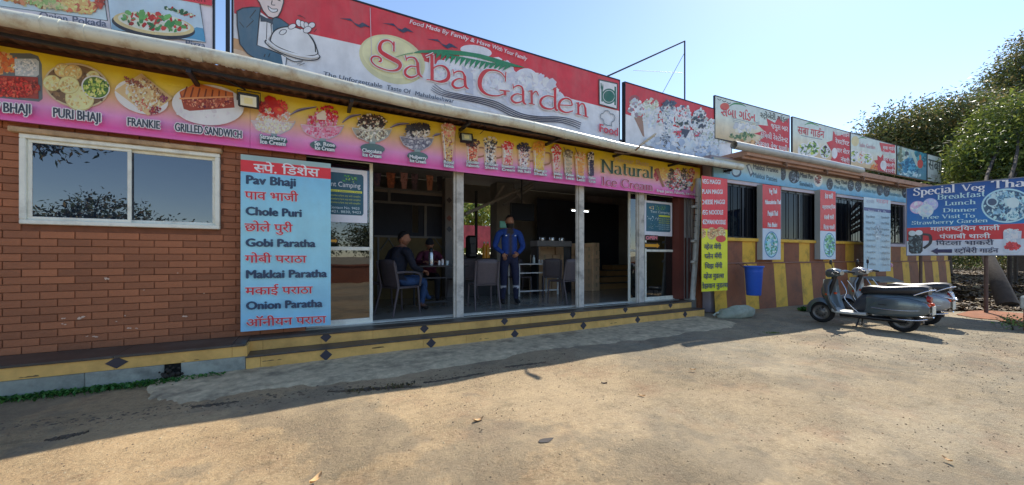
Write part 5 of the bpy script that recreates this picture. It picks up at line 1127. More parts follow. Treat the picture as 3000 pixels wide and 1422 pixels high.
for s_, x_, y_, x2, y2 in (('<व>हेज मॅगी', 108, 636, 232, 638), ('<प>लेन मॅगी', 110, 708, 236, 706), ('िचझ मॅगी', 112, 782, 240, 778), ('<व>हेज नुड<ल>स', 102, 856, 252, 852), ('शेझवान नुड<ल>स', 78, 930, 282, 920)): p.text(s_, (x_, y_), (x2, y2), 34, '2c3c50', bold=.05)
p.build('lettering', PRINT, T)
# ---- two narrow light boxes and the long white menu on the annex
LB = Pl(7.85 + .16 * math.sin(AA), 5.22 - .16 * math.cos(AA), AA)
def lightbox(label, pa, pb, yt, yb, ysplit, words, plate):
    x0, x1 = LB.at(pa, 650)[0], LB.at(pb, 650)[0]; z1 = LB.at(pb, yt)[1]; z0 = LB.at(pb, yb)[1]; zs = LB.at(pb, ysplit)[1]
    T = sign(label, LB, x0, x1, z0, z1, .13, name='light_box', cat='sign box', back='8a8c88')
    p = Print(LB); p.raw([(x0, z0), (x1, z0), (x1, zs), (x0, zs)], 'aebcc8'); p.raw([(x0, zs), (x1, zs), (x1, z1), (x0, z1)], 'bc2a2c'); p.d += .0004
    p.build('background_print', PRINT, T); p = Print(LB, Z9); p.d = .001; c, rx, ry, pal = plate
    p.ell(c, rx, ry, '2c7098', 30); p.ell(c, rx * .9, ry * .92, '9cc0c4', 30); p.blobs(c, rx * .8, ry * .82, pal, 130, 11); p.build('food_picture', PRINT, T)
    p = Print(LB, Z9); p.d = .007
    for s_, x_, y_, x2, y2, h in words: p.text(s_, (x_, y_), (x2, y2), h, 'e0dcdc', bold=.05)
    p.build('lettering', PRINT, T)
lightbox('red light box reading Veg Thali between the first two annex windows', 2234, 2287, 547, 761, 672, (('Veg Thali', 590, 222, 650, 222, 36), ('Maharashtrian Thali', 560, 302, 678, 302, 32), ('Punjabi Thali', 580, 388, 656, 388, 36), ('Pitla Bhakri', 580, 472, 650, 472, 32)), ((610, 603), 52, 98, ['4c9c84', '7cb4b0', 'c4d4d4', '3c7c5c', '5c98b0']))
lightbox('red light box in Devanagari script between the second and third annex windows', 2403, 2448, 562, 760, 679, (('वेज थाली', 1006, 262, 1066, 262, 32), ('महारा<ष>टि^यन', 988, 338, 1084, 338, 26), ('पंजाबी थाली', 1000, 415, 1072, 415, 28), ('िपटला भाकरी', 996, 490, 1078, 490, 28)), ((1043, 607), 44, 92, ['4c9c64', '3c8c4c', '2c6c7c', '7cac84', '8cc4c4']))
WMN = Pl(7.85 + .42 * math.sin(AA), 5.22 - .42 * math.cos(AA), AA); x0, x1 = WMN.at(2531, 700)[0], WMN.at(2609, 700)[0]; z0 = WMN.at(2575, 796)[1]; z1 = WMN.at(2530, 577)[1]
T = sign('long pale blue price list hanging behind the scooters, with a dark heading bar', WMN, x0, x1, z0, z1, .01, name='price_list', cat='banner', back='9aa8a8')
p = Print(WMN); p.grad(x0, x1, z0, z1, [(0, '88a8b8'), (.8, '90acb8'), (.88, 'a0b0b4'), (1, 'a4b0b4')], 6); zb1 = WMN.at(2570, 615)[1]; p.raw([(x0, zb1 - .06), (x1, zb1 - .06), (x1, zb1 + .035), (x0, zb1 + .035)], '343c6c'); p.build('background_print', PRINT, T)
p = Print(WMN, Z9); p.d = .002; p.ell((1403, 510), 28, 62, '90a4b0', 20); p.blobs((1403, 510), 24, 56, ['7c94a4', 'a8bcc4', '68808c'], 60, 8); p.build('food_picture', PRINT, T); p = Print(WMN, Z9); p.d = Print.last + .0008
p.text('सबा', (1315, 292), (1378, 296), 24, '8c94a0', bold=.03); p.text('गाड~न', (1392, 292), (1480, 300), 28, 'b07c8c', bold=.03)
p.text('Menu', (1330, 358), (1372, 360), 16, 'a8b0c0', bold=.03); p.text('Rs', (1400, 362), (1424, 363), 16, 'a8b0c0', bold=.03); p.text('Rs', (1442, 365), (1464, 366), 16, 'a8b0c0', bold=.03)
rows_ = ['Pav Bhaji', 'Misal Pav', 'Veg Thali', 'Vada Pav', 'Sandwich', 'Puri Bhaji', 'Frankie', 'Tea', 'Coffee']
for k in range(9):
    y = 402 + k * 44; p.text(rows_[k], (1314, y), (1380, y + 2), 16, '66727c', bold=.02); p.text(rows_[(k + 4) % 9], (1428, y + 6), (1486, y + 8), 16, '66727c', bold=.02)
p.build('lettering', PRINT, T)

# ---- free-standing blue road sign
pA = depth_at(2657, 600, 9.0); pB = depth_at(3000, 600, 7.72); dv = Vector((pB.x - pA.x, pB.y - pA.y, 0)); RS = Pl(pA.x, pA.y, math.atan2(dv.y, dv.x))
x0 = 0; x1 = dv.length * 1.42; z0 = RS.at(2700, 748)[1]; z1 = RS.at(2663, 553)[1]; zr = RS.at(2800, 665 - 2)[1]; zw = RS.at(2800, 704)[1]
T = sign('large blue, red and white signboard reading Special Veg Thali beside the scooters', RS, x0, x1, z0, z1, .04, frame=mat('grey_steel_frame', '6c6c70', rough=.5), name='road_signboard', cat='sign', back='7c8890', ft=.015)
p = Print(RS); p.grad(x0, x1, zr, z1, [(0, '0c68a0'), (.5, '0c5494'), (1, '10407c')], 5); p.raw([(x0, zw), (x1, zw), (x1, zr), (x0, zr)], 'b4282e'); p.raw([(x0, z0), (x1, z0), (x1, zw), (x0, zw)], 'b4bcc4'); p.d += .0004; p.build('background_print', PRINT, T)
p = Print(RS, ZA); p.d = .001
for c, col_ in (((225, 275), 'b89cb4'), ((320, 255), 'a0a4c4'), ((285, 300), 'b4c8cc')): p.ell(c, 58, 48, col_, 24, -.1); p.blobs(c, 48, 38, [col_, 'c4c4d4', 'a8b8c8'], 40, 14)
p.ell((890, 262), 190, 128, '9cc0d8', 44, -.03); p.ell((890, 262), 176, 116, '3c5c78', 44, -.03); p.blobs((890, 262), 165, 108, ['4c7c98', '78a4b8', '2c4c64', 'a8c4cc', '9cc4c8', '385870'], 420, 16)
p.ell((780, 235), 44, 36, 'a4c0cc', 20); p.ell((780, 235), 34, 26, '384c64', 20); p.ell((935, 335), 46, 34, 'b0ccd0', 20); p.ell((935, 240), 48, 40, 'b4d0d0', 20); p.blobs((935, 335), 36, 24, ['8cb4bc', '5c8c9c'], 30, 10)
p.poly([(155, 455), (265, 452), (262, 600), (245, 618), (180, 620), (160, 605)], '242c30'); p.blobs((208, 540), 44, 74, ['1c2428', '3c4c50', '687c80', '283438'], 90, 12); p.ell((185, 468), 28, 20, 'b0bcbc', 16); p.ell((235, 464), 28, 20, 'c0c8c8', 16); p.stroke([(264, 475), (315, 485), (318, 540), (270, 580)], 16, '20242c')
p.poly([(862, 455), (1000, 450), (990, 600), (968, 618), (880, 616), (866, 600)], 'a8b4bc'); p.blobs((930, 500), 60, 40, ['c4ccd4', 'b0bcc8', 'd0d4d8'], 50, 14); p.blobs((930, 565), 56, 30, ['b82c34', 'c83c40', 'a02028'], 80, 12); p.blobs((930, 450), 60, 14, ['c0c8d0'], 24, 12)
p.poly([(322, 601), (375, 576), (375, 588), (482, 586), (482, 614), (375, 613), (375, 626)], '202048')
p.build('food_picture', PRINT, T); p = Print(RS, ZA); p.d = Print.last + .0008
serif(p, 'Special', (192, 190), (505, 162), 58, 'd2dcec', thick=.17, thin=.06); serif(p, 'Veg', (552, 153), (728, 145), 46, 'd2dcec', thick=.17, thin=.06); serif(p, 'Thali', (775, 135), (1110, 112), 58, 'd2dcec', thick=.17, thin=.06)
LBL = 'a8cce4'
serif(p, 'Breakfast', (370, 218), (728, 192), 38, LBL, thick=.15, thin=.07); serif(p, 'Lunch', (425, 262), (660, 250), 34, LBL, thick=.15, thin=.07); serif(p, 'Dinner', (412, 312), (668, 304), 30, LBL, thick=.15, thin=.07)
serif(p, 'Free Visit To', (255, 362), (652, 350), 28, LBL, thick=.16, thin=.07); serif(p, 'Strawberry Garden', (180, 405), (748, 385), 28, LBL, thick=.16, thin=.07)
p.text('महारा<ष>टि^यन थाली', (320, 450), (835, 444), 30, 'd8d8dc', bold=.04); p.text('पंजाबी थाली', (388, 508), (765, 504), 30, 'd8d8dc', bold=.04); p.text('िपटला भाकरी', (362, 556), (790, 554), 32, '283048', bold=.03); p.text('<स>ट^ॉबेरी गाड~न', (498, 614), (825, 612), 32, '28304c', bold=.03)
p.build('lettering', PRINT, T)
m = MB()
for u in (.22, x1 * .5, x1 - .25): m.tube([RS.w(u, -.2, .07), RS.w(u, z1 - .05, .07)], .032, 8)
m.build('leg', mat('rusty_pipe_leg', '4c3c34', rough=.7, var=.2), T)
# ------------------------------------------------------------------ lights on the fascia
def floodlight(label, c, w_, tilt, rz=0, lit='b8b49c'):
    T = thing('floodlight', label, 'lamp', tuple(c), rz)
    Mx = Matrix.Translation(c) @ Matrix.Rotation(rz, 4, 'Z') @ Matrix.Rotation(tilt, 4, 'X')
    h_ = w_ * .78; m = MB(); m.box(-w_ / 2, w_ / 2, -.03, .03, -h_ / 2, h_ / 2, .008, M=Mx)
    for k in range(6): m.box(-w_ * .4 + k * w_ * .16 - .003, -w_ * .4 + k * w_ * .16 + .003, .03, .05, -h_ * .4, h_ * .4, M=Mx)
    m.build('housing', M_BLACK, T)
    m = MB(); m.box(-w_ * .38, w_ * .38, -.034, -.0305, -h_ * .42, h_ * .30, M=Mx); m.build('lens', mat('lamp_lens_' + lit, lit, rough=.2), T)
    m = MB(); m.box(-w_ * .2, w_ * .2, -.037, -.0345, -h_ * .26, h_ * .16, M=Mx); m.build('reflector', mat('lamp_led_board', 'c8bc84', rough=.3), T)
    m = MB(); m.tube([Mx @ Vector((-w_ / 2 - .01, 0, -.01)), Mx @ Vector((-w_ / 2 - .01, .02, h_ * .7)), Mx @ Vector((w_ / 2 + .01, .02, h_ * .7)), Mx @ Vector((w_ / 2 + .01, 0, -.01))], .006, 5); m.build('bracket', M_BLACK, T)
    return T
F1 = Pl(0, 5.26)
u, z = F1.at(729, 296); floodlight('square black floodlight hanging between the sandwich and ice cream banners', F1.w(u, z), .20, R(8), 0, 'c8c2a8')
u, z = F1.at(1366, 405); floodlight('tilted black floodlight at the corner between the ice cream bowl and tall drink banners', F1.w(u, z), .19, R(-22), R(-10), '9c9c80')
u, z = F1.at(2057, 525); floodlight('small floodlight at the right end of the main fascia above the drain pipe', F1.w(u, z), .10, R(-5), R(35), 'b4b09c')
m = MB(); m.tube(cr([FAS.w(*FAS.at(*p), -.12) for p in ((540, 185), (620, 225), (690, 258), (724, 276))], 4), .010, 6)
tag(m.build('cable', M_BLACK), 'black cable sagging from the eave down to the square floodlight', 'cable')
m = MB(); m.tube(cr([FAS.w(*FAS.at(*p), -.35) for p in ((20, 84), (120, 112), (215, 138), (330, 155), (430, 178))], 4), .005, 5)
tag(m.build('cable', M_BLACK), 'thin cable hanging under the gutter at the left end of the eave', 'cable')
m = MB(); m.tube(cr([FAS.w(*FAS.at(*p), -.14) for p in ((1388, 385), (1400, 372), (1412, 382), (1396, 400))], 4), .005, 5)
tag(m.build('cable', M_BLACK), 'loop of black cable beside the tilted floodlight', 'cable')
# LED street lamp on a short arm
T = thing('street_lamp', 'slim grey lamp on a curved arm reaching out over the gutter near the right end', 'lamp', tuple(Pl(0, 4.9).w(*Pl(0, 4.9).at(1860, 440))))
LA = Pl(0, 4.74); a = [Pl(0, 5.2).w(*Pl(0, 5.2).at(1800, 446)), Pl(0, 5.0).w(*Pl(0, 5.0).at(1845, 450)), LA.w(*LA.at(1868, 435)), Pl(0, 4.68).w(*Pl(0, 4.68).at(1876, 426))]
m = MB(); m.tube(cr(a, 5), .016, 8); m.build('arm', mat('lamp_arm_metal', '7c6c5c', rough=.6), T)
p0 = a[-1]; p1 = Pl(0, 4.50).w(*Pl(0, 4.50).at(1922, 392)); d = (p1 - p0); q = d.to_track_quat('X', 'Z').to_matrix().to_4x4(); Mx = Matrix.Translation(p0) @ q; L_n = d.length
m = MB(); m.loft([(0, 0, .022, -.015, .02), (.05, 0, .03, -.018, .025), (.10, 0, .048, -.015, .02), (L_n * .9, 0, .05, -.012, .018), (L_n, 0, .03, -.008, .012)], 14, M=Mx); m.build('lamp_head', mat('lamp_head_metal', 'a8a498', rough=.4), T)
m = MB(); m.box(.12, L_n * .88, -.035, .035, -.018, -.013, M=Mx); m.build('lens', mat('lamp_lens_b4b09c', 'b4b09c', rough=.2), T)

# ------------------------------------------------------------------ furniture
FZ = .30
M_RATTAN = mat('brown_plastic_rattan', '4a4244', rough=.5, var=.12, scale=30, bump=.5, bscale=90)
M_TABLE = mat('dark_table_top', '2c2a2a', rough=.35, var=.1); M_WHITEM = mat('white_table_frame', 'c4c4c0', rough=.4)
def chair(label, loc, rz, arms, group='brown plastic chairs in the restaurant'):
    T = thing('chair', label, 'chair', loc, rz, group); x, y, z0 = loc; Mx = Matrix.Translation(Vector(loc)) @ Matrix.Rotation(rz, 4, 'Z')  # faces +y local
    tr = lambda pts: [Mx @ Vector(p) for p in pts]
    m = MB(); m.box(-.22, .22, -.20, .22, .42, .455, .012, M=Mx); m.build('seat', M_RATTAN, T)
    m = MB(); vs = []; n = 8; rows = 7
    for j in range(rows):
        t = j / (rows - 1)
        for i in range(n + 1):
            s_ = i / n * 2 - 1; w_ = .20 + .01 * t - (.03 if t == 1 else 0); yy = -.20 - .09 * t + .03 * s_ * s_; vs.append(Mx @ Vector((s_ * w_, yy, .46 + .42 * t + (.015 * (1 - s_ * s_) if t == 1 else 0))))
    k = len(vs); vs += [v + Mx.to_3x3() @ Vector((0, -.02, 0)) for v in vs]
    fs = [(j * (n + 1) + i, j * (n + 1) + i + 1, (j + 1) * (n + 1) + i + 1, (j + 1) * (n + 1) + i) for j in range(rows - 1) for i in range(n)]
    fs += [tuple(q + k for q in f[::-1]) for f in fs]
    for j in range(rows - 1):
        for i in (0, n): fs.append((j * (n + 1) + i, (j + 1) * (n + 1) + i, (j + 1) * (n + 1) + i + k, j * (n + 1) + i + k))
    for i in range(n): fs.append(((rows - 1) * (n + 1) + i, (rows - 1) * (n + 1) + i + 1, (rows - 1) * (n + 1) + i + 1 + k, (rows - 1) * (n + 1) + i + k))
    m.add(vs, fs, True); m.build('backrest', M_RATTAN, T)
    for sx in (-1, 1):
        m = MB(); m.tube(tr([(sx * .21, .20, .45), (sx * .225, .23, .0)]), [.02, .014], 8); m.build('leg', M_RATTAN, T)
        m = MB(); m.tube(tr([(sx * .21, -.30, .86), (sx * .21, -.21, .45), (sx * .23, -.33, .0)]), [.016, .022, .014], 8); m.build('leg', M_RATTAN, T)
        if arms: m = MB(); m.tube(cr(tr([(sx * .22, -.26, .68), (sx * .25, -.1, .69), (sx * .26, .14, .67), (sx * .255, .22, .60), (sx * .23, .22, .45)]), 4), .019, 8); m.build('armrest', M_RATTAN, T)
    return T
def fl(px, py): g = ground_at(px, py, FZ); return (g.x, g.y, FZ)
chair('empty brown chair in the open doorway, left of the standing man', fl(1415, 903), R(-8), False)
chair('brown chair at the table right of the standing man, beside the second post', fl(1650, 884), R(10), False)
ARM = fl(1172, 918); chair('brown armchair with the man in the dark jacket sitting on it', ARM, R(-62), True)
chair('brown chair in deep shade left of the seated man', (ARM[0] - .15, ARM[1] + 1.1, FZ), R(-100), False)
chair('brown chair behind the table where the person in the black cap sits', (3.25, 8.15, FZ), R(160), False)
def table(label, x0, x1, y0, y1, h, rz=0, frame=True):
    c = Vector(((x0 + x1) / 2, (y0 + y1) / 2, FZ)); T = thing('table', label, 'table', tuple(c), rz); Mx = Matrix.Translation(c) @ Matrix.Rotation(rz, 4, 'Z'); a, b = (x1 - x0) / 2, (y1 - y0) / 2
    m = MB(); m.box(-a, a, -b, b, h - .03, h, .006, M=Mx); m.build('tabletop', M_TABLE, T)
    if frame: m = MB(); m.box(-a, a * .1, -b - .006, -b + .001, h - .028, h - .004, M=Mx); m.build('edge_band', M_WHITEM, T)
    for sx in (-1, 1):
        for sy in (-1, 1): m = MB(); m.box(sx * a * .85 - .015, sx * a * .85 + .015, sy * b * .8 - .015, sy * b * .8 + .015, 0, h - .03, M=Mx); m.build('leg', M_WHITEM if frame else M_STEEL, T)
    m = MB(); m.box(-a * .85, a * .85, -b * .8 - .0145, -b * .8 + .0145, .10, .13, M=Mx); m.box(-a * .85, a * .85, -b * .8 - .0145, -b * .8 + .0145, h - .24, h - .215, M=Mx); m.build('rail', M_WHITEM if frame else M_STEEL, T); return T
g = fl(1515, 872); chair('brown chair facing the back counter behind the empty doorway chair', (3.0, 7.9, FZ), R(20), False)
chair('brown chair at the far side of the white framed table', (4.55, 8.0, FZ), R(175), False)
chair('brown chair pushed against the wide carton stack', (5.3, 7.7, FZ), R(-30), False)
q = depth_at(1700, 619, 9.4); m = MB(); m.tube([(q.x - .26, q.y, q.z), (q.x + .26, q.y, q.z)], .012, 8); me_ = bpy.data.materials.new('daylight_glow'); me_.use_nodes = True; me_.node_tree.nodes['Principled BSDF'].inputs['Emission Color'].default_value = (.9, .95, 1, 1); me_.node_tree.nodes['Principled BSDF'].inputs['Emission Strength'].default_value = 3; T = tag(m.build('daylight_bar', me_), 'glowing bar added for a daylight gap high in the dark room beside the second post', 'lamp'); m = MB(); m.box(q.x - .28, q.x + .28, q.y - .02, q.y + .02, q.z + .02, q.z + .05); m.build('bar_backing', M_WHITEM, T)  # white glowing bar and backing added to stand for a gap of daylight
table('table with white frame behind the standing man, holding a bottle and two cups', g[0] + .05, g[0] + 1.35, g[1] + .1, g[1] + .75, .775)
TB = depth_at(1285, 777, 7.1); TBL = table('dark table between the seated man and the person in the black cap', TB.x - .45, TB.x + .5, TB.y - .3, TB.y + .4, TB.z - FZ, 0, False)
def turned(name, label, cat, c, prof, mt, cap=None, group=None):
    T = thing(name, label, cat, tuple(c), 0, group); m = MB(); m.lathe(prof, c, 14); m.lathe([(0.0001, prof[0][1]), prof[0]], c, 14); m.build('body', mt, T)
    if cap: m = MB(); m.lathe(cap[0], c, 12); m.build('cap', cap[1], T)
    return T
M_GLB = mat('pale_glass', 'b4c0c0', rough=.15, spec=.8); M_SALT = mat('white_shaker', 'c4c0bc', rough=.4); M_STEELB = mat('steel_flask', 'b0b0b0', rough=.25, metal=.8)
BOT = [(.03, 0), (.033, .01), (.033, .11), (.028, .14), (.012, .17), (.012, .2)]; SH = [(.022, 0), (.024, .06), (.018, .085), (.0, .09)]
tz = TB.z
turned('flask', 'tall steel flask with a black top on the dark table', 'flask', Vector((TB.x - .16, TB.y - .05, tz)), [(.045, 0), (.047, .02), (.047, .2), (.035, .24)], M_STEELB, ([(.036, .24), (.036, .29), (.015, .33), (.0, .33)], M_BLACK))
turned('salt_shaker', 'white shaker nearest the steel flask on the dark table', 'shaker', Vector((TB.x - .02, TB.y - .1, tz)), SH, M_SALT)
turned('salt_shaker', 'taller white shaker second from the steel flask on the dark table', 'shaker', Vector((TB.x + .05, TB.y - .08, tz)), [(a, b * 1.3) for a, b in SH], M_SALT)
turned('drinking_glass', 'small clear glass right of the white shakers on the dark table', 'glass', Vector((TB.x + .15, TB.y - .06, tz)), [(.024, 0), (.03, .08)], M_GLB)
bz = FZ + .775; ty = g[1] + .25
def on_t2(px): 
    pl = Pl(0, ty); return Vector((pl.at(px, 760)[0], ty, bz))
turned('water_bottle', 'clear glass bottle standing on the white framed table', 'bottle', on_t2(1564), BOT, M_GLB)
turned('salt_shaker', 'left one of two white shakers beside the glass bottle', 'shaker', on_t2(1580), SH, M_SALT); turned('salt_shaker', 'right one of two white shakers beside the glass bottle', 'shaker', on_t2(1588), SH, M_SALT)
# counter with orange bottles at the back
c0 = depth_at(1400, 757, 9.0); m = MB(); m.box(c0.x - .6, c0.x + .5, c0.y, c0.y + .5, FZ, c0.z, .01); tag(m.build('counter', M_STEEL), 'dark counter at the back left with orange bottles on it', 'counter')
M_OR = mat('orange_juice', 'd08a20', rough=.3)
for px, lb in ((1419, 'left orange juice bottle on the back counter'), (1429, 'right orange juice bottle on the back counter')):
    c = depth_at(px, 757, 9.1); turned('juice_bottle', lb, 'bottle', c, [(.05, 0), (.052, .26), (.03, .32), (.02, .36)], M_OR, ([(.022, .36), (.022, .4), (0, .4)], M_SALT))
c = depth_at(1380, 757, 9.1); m = MB(); m.box(c.x - .12, c.x + .14, c.y - .1, c.y + .1, c.z, c.z + .55, .05); m.box(c.x - .07, c.x + .07, c.y - .13, c.y - .1, c.z + .1, c.z + .35, .01)
tag(m.build('coffee_machine', M_BLACK), 'black drink machine on the back counter beside the first post', 'machine')
c = depth_at(1385, 700, 8.6); m = MB(); m.lathe([(.02, 0), (.022, .04), (.02, .12)], (c.x, c.y, c0.z), 8)
# television
c = depth_at(1530, 622, 8.3); m = MB(); m.box(c.x - .30, c.x + .30, c.y - .03, c.y + .03, c.z - .19, c.z + .19, .01); T = tag(m.build('television', M_BLACK), 'black flat television hung high above the standing man', 'television')
m = MB(); m.box(c.x - .29, c.x + .29, c.y - .032, c.y - .0305, c.z - .18, c.z + .18); m.build('screen', mat('tv_screen', '0c0e14', rough=.6, spec=.2), T); m = MB(); m.tube([(c.x, c.y + .03, c.z + .1), (c.x, c.y + .03, 3.3)], .02, 6); m.build('mount', M_STEEL, T)
# green exit lamp and small bulb
c = depth_at(1475, 658, 9.0); m = MB(); m.box(c.x - .1, c.x + .1, c.y - .02, c.y + .02, c.z - .08, c.z + .08, .01); tag(m.build('wall_sign', mat('cyan_wall_sign', '7cd0c4', rough=.4)), 'small pale cyan wall sign behind the left shoulder of the standing man', 'sign')
# serving shelf with steel pots at the back
c = depth_at(1580, 705, 9.2); T = thing('serving_shelf', 'steel serving shelf with a pale edge behind the cartons', 'shelf', (c.x, c.y, FZ)); m = MB(); m.box(c.x - .05, c.x + 1.0, c.y, c.y + .35, c.z - .14, c.z, .01); m.build('shelf_front', mat('dull_steel_shelf', '6c6c6c', rough=.4), T)
for a_ in (-.05, .95): m = MB(); m.box(c.x + a_, c.x + a_ + .05, c.y + .02, c.y + .3, FZ, c.z - .14); m.build('side_panel', M_STEEL, T)
for k in range(3): m = MB(); m.lathe([(.07, 0), (.08, .08), (.075, .09)], (c.x + .2 + k * .3, c.y + .17, c.z), 12); m.lathe([(.001, .09), (.075, .09)], (c.x + .2 + k * .3, c.y + .17, c.z), 12); m.build('pot', M_STEELB, T)
# cartons
M_CART = mat('brown_carton', 'b89c7c', rough=.8, var=.1, scale=6, rnd=.12); M_TAPE = mat('carton_tape', 'a08c70', rough=.4)
where = ['bottom', 'second', 'third', 'fourth', 'top']
def carton(label, c, w_, d_, h_):
    m = MB(); m.box(c.x - w_ / 2, c.x + w_ / 2, c.y, c.y + d_, c.z, c.z + h_, .006); T = tag(m.build('carton', M_CART), label, 'carton', 'cardboard cartons stacked at the back')
    m = MB(); m.box(c.x - .025, c.x + .025, c.y - .002, c.y + .001, c.z + h_ * .5, c.z + h_ - .004); m.build('tape', M_TAPE, T)
P8 = Pl(0, 8.0)
for col, (pa, pb, n, h_) in enumerate(((1712, 1738, 6, .20), (1738, 1757, 6, .22))):
    yy = 8.0 - .05 * col; pl = Pl(0, yy); xa, xb = pl.at(pa, 800)[0], pl.at(pb, 800)[0]
    for k in range(n - (0 if col == 0 else 0)): carton('carton %s up from the floor in the %s narrow stack behind the second post' % (('one', 'two', 'three', 'four', 'five', 'six')[k], ('near', 'far')[col]), Vector(((xa + xb) / 2 + rr.uniform(-.01, .01), yy, FZ + k * h_)), (xb - xa) - .01, .4, h_ - .004)
for r_, (z, pas) in enumerate(((FZ, (1572, 1618, 1664)), (FZ + .33, (1578, 1622, 1666)), (FZ + .66, (1574, 1620, 1664)), (FZ + .99, (1582, 1628, 1668)))):
    pl = Pl(0, 8.6)
    for k, pa in enumerate(pas):
        xa = pl.at(pa, 800)[0]; xb = pl.at(pa + 44, 800)[0]; carton('%s carton of the %s row in the wide stack behind the right chair' % (('left', 'middle', 'right')[k], ('bottom', 'second', 'third', 'top')[r_]), Vector(((xa + xb) / 2, 8.6, z)), xb - xa - .02, .4, .326)
# inner stairs
T = thing('inner_stairs', 'yellowish stone stairs inside the right doorway', 'stairs', tuple(fl(1790, 850)))
pl = Pl(0, 8.2); 
for k in range(4):
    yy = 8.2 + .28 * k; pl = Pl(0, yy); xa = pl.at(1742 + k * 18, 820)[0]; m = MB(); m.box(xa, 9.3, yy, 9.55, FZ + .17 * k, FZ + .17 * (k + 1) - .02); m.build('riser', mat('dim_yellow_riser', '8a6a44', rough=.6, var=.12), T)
    m = MB(); m.box(xa - .01, 9.3, yy - .02, yy + .3, FZ + .17 * (k + 1) - .0195, FZ + .17 * (k + 1)); m.build('tread', M_BLACKST, T)
# partition on the left: posters of glasses on top, shelves, low yellow boards
pl = Pl(0, 8.6); T = thing('partition_unit', 'dark glazed partition unit with drink pictures along its top, behind the seated man', 'partition', tuple(pl.w(pl.at(1200, 700)[0], FZ)))
def pr(pa, ya, pb, yb, y0, y1, name, mt, plz=pl):
    a = plz.at(pa, ya); b = plz.at(pb, yb); m = MB(); m.box(min(a[0], b[0]), max(a[0], b[0]), plz.o.y + y0, plz.o.y + y1, min(a[1], b[1]), max(a[1], b[1])); return m.build(name, mt, T)
za = 2.66; zz1 = pl.at(1200, 556)[1]; zz2 = pl.at(1200, 594)[1]; zz3 = pl.at(1200, 692)[1]; xa = pl.at(1096, 700)[0]; xb = pl.at(1303, 700)[0]; xs = pl.at(1208, 640)[0]; xs2 = pl.at(1226, 640)[0]
M_PART = mat('grey_partition_frame', '5c5a58', rough=.6); M_LOW = mat('dull_yellow_board', '5a4a28', rough=.7, var=.15)
m = MB(); m.box(xa, xb, 8.6, 8.64, zz1, za); m.build('drink_panel', mat('pale_drink_panel', '6c645c', rough=.6), T)
p = Print(pl); p.d = .002
for k, (px, w_, pal) in enumerate(((1105, 12, ['50405c', '6c5060']), (1145, 14, ['8c5038', 'a86040']), (1184, 11, ['a87870', '8c5c58']), (1215, 11, ['4c3c48', '6c5058']), (1259, 11, ['a86c50', '8c5038']), (1288, 10, ['26242e', '1c1c28']))): p.poly([(px - w_, 505), (px + w_, 505 + 3), (px + w_ * .6, 550 + k * 2), (px - w_ * .6, 550 + k * 2)], pal[0]); p.blobs((px, 526), w_ * .8, 18, pal, 30, 4)
p.build('drink_print', PRINT, T)
m = MB(); m.box(xa, xb, 8.58, 8.66, zz1 - .04, zz1); m.box(xa, xb, 8.58, 8.66, zz2 - .05, zz2); m.box(xa, xb, 8.58, 8.66, zz3 - .04, zz3); m.box(xb - .06, xb, 8.575, 8.665, FZ, za); m.build('rail', M_PART, T)
for px in (1140, 1246): x = pl.at(px, 600)[0]; m = MB(); m.box(x - .03, x + .03, 8.581, 8.659, zz3 if px > 1200 else zz2, zz2 - .05 if px > 1200 else zz1 - .04); m.build('stile', M_PART, T)
m = MB(); m.box(xa, xs, 8.61, 8.63, zz3, zz1); m.box(xs2, xb, 8.61, 8.63, zz3, zz1); m.box(xs, xs2, 8.61, 8.63, zz2 - .05, zz1); m.box(xs, xs2, 8.61, 8.63, zz3, zz3 + .08); m.build('dark_glass', M_DARKWALL, T)
m = MB(); m.box(xa, xb, 8.605, 8.635, FZ, zz3 - .04); m.build('low_board', M_LOW, T)
m = MB()
for px in (1108,): x = pl.at(px, 700)[0]; m.box(x - .02, x + .02, 8.575, 8.604, FZ, zz3 - .04)
for a, b in (((1112, 735), (1142, 695)), ((1160, 735), (1135, 695)), ((1300, 735), (1272, 697))): m.tube([pl.w(*pl.at(*a), -.012), pl.w(*pl.at(*b), -.012)], .012, 5)
m.build('brace', M_PART, T)
pc = Pl(0, 8.3); xa = pc.at(1305, 700)[0]; xb = pc.at(1326, 700)[0]
m = MB(); m.box(xa, xb, 8.3, 8.55, FZ, 3.05); T2 = tag(m.build('pillar', mat('grey_tiled_pillar', '6c6866', rough=.6)), 'grey pillar with dark diamond tiles beside the partition unit', 'pillar')
for py in (587, 640, 672):
    u, z = pc.at(1316, py); m = MB(); m.add([(u - .07, 8.296, z), (u, 8.296, z - .07), (u + .07, 8.296, z), (u, 8.296, z + .07)], [(0, 1, 2, 3)]); m.build('diamond_tile', M_DIA if py != 640 else mat('brown_diamond_tile', '6c4038', rough=.5), T2)

# ------------------------------------------------------------------ people
M_BODY = attr_mat('person_body', rough=.8, var=.12, scale=14, bump=.8, bscale=16, bdist=.03)
SKIN = lin('9e6e54'); HAIR = lin('15110f')
def skinmesh(P, E, rad, root, sub=2):
    me = bpy.data.meshes.new('sk'); me.from_pydata([tuple(p) for p in P], E, []); o = bpy.data.objects.new('sk', me); COL.objects.link(o)
    o.modifiers.new('s', 'SKIN'); sv = me.skin_vertices[0].data
    for i, r_ in enumerate(rad): sv[i].radius = r_ if isinstance(r_, tuple) else (r_, r_); sv[i].use_root = (i == root)
    ss = o.modifiers.new('u', 'SUBSURF'); ss.levels = sub; ss.render_levels = sub
    dg = bpy.context.evaluated_depsgraph_get(); ev = o.evaluated_get(dg); m2 = ev.to_mesh(); V = [Vector(v.co) for v in m2.vertices]; F = [tuple(p.vertices) for p in m2.polygons]; ev.to_mesh_clear()
    bpy.data.objects.remove(o); bpy.data.meshes.remove(me); return V, F
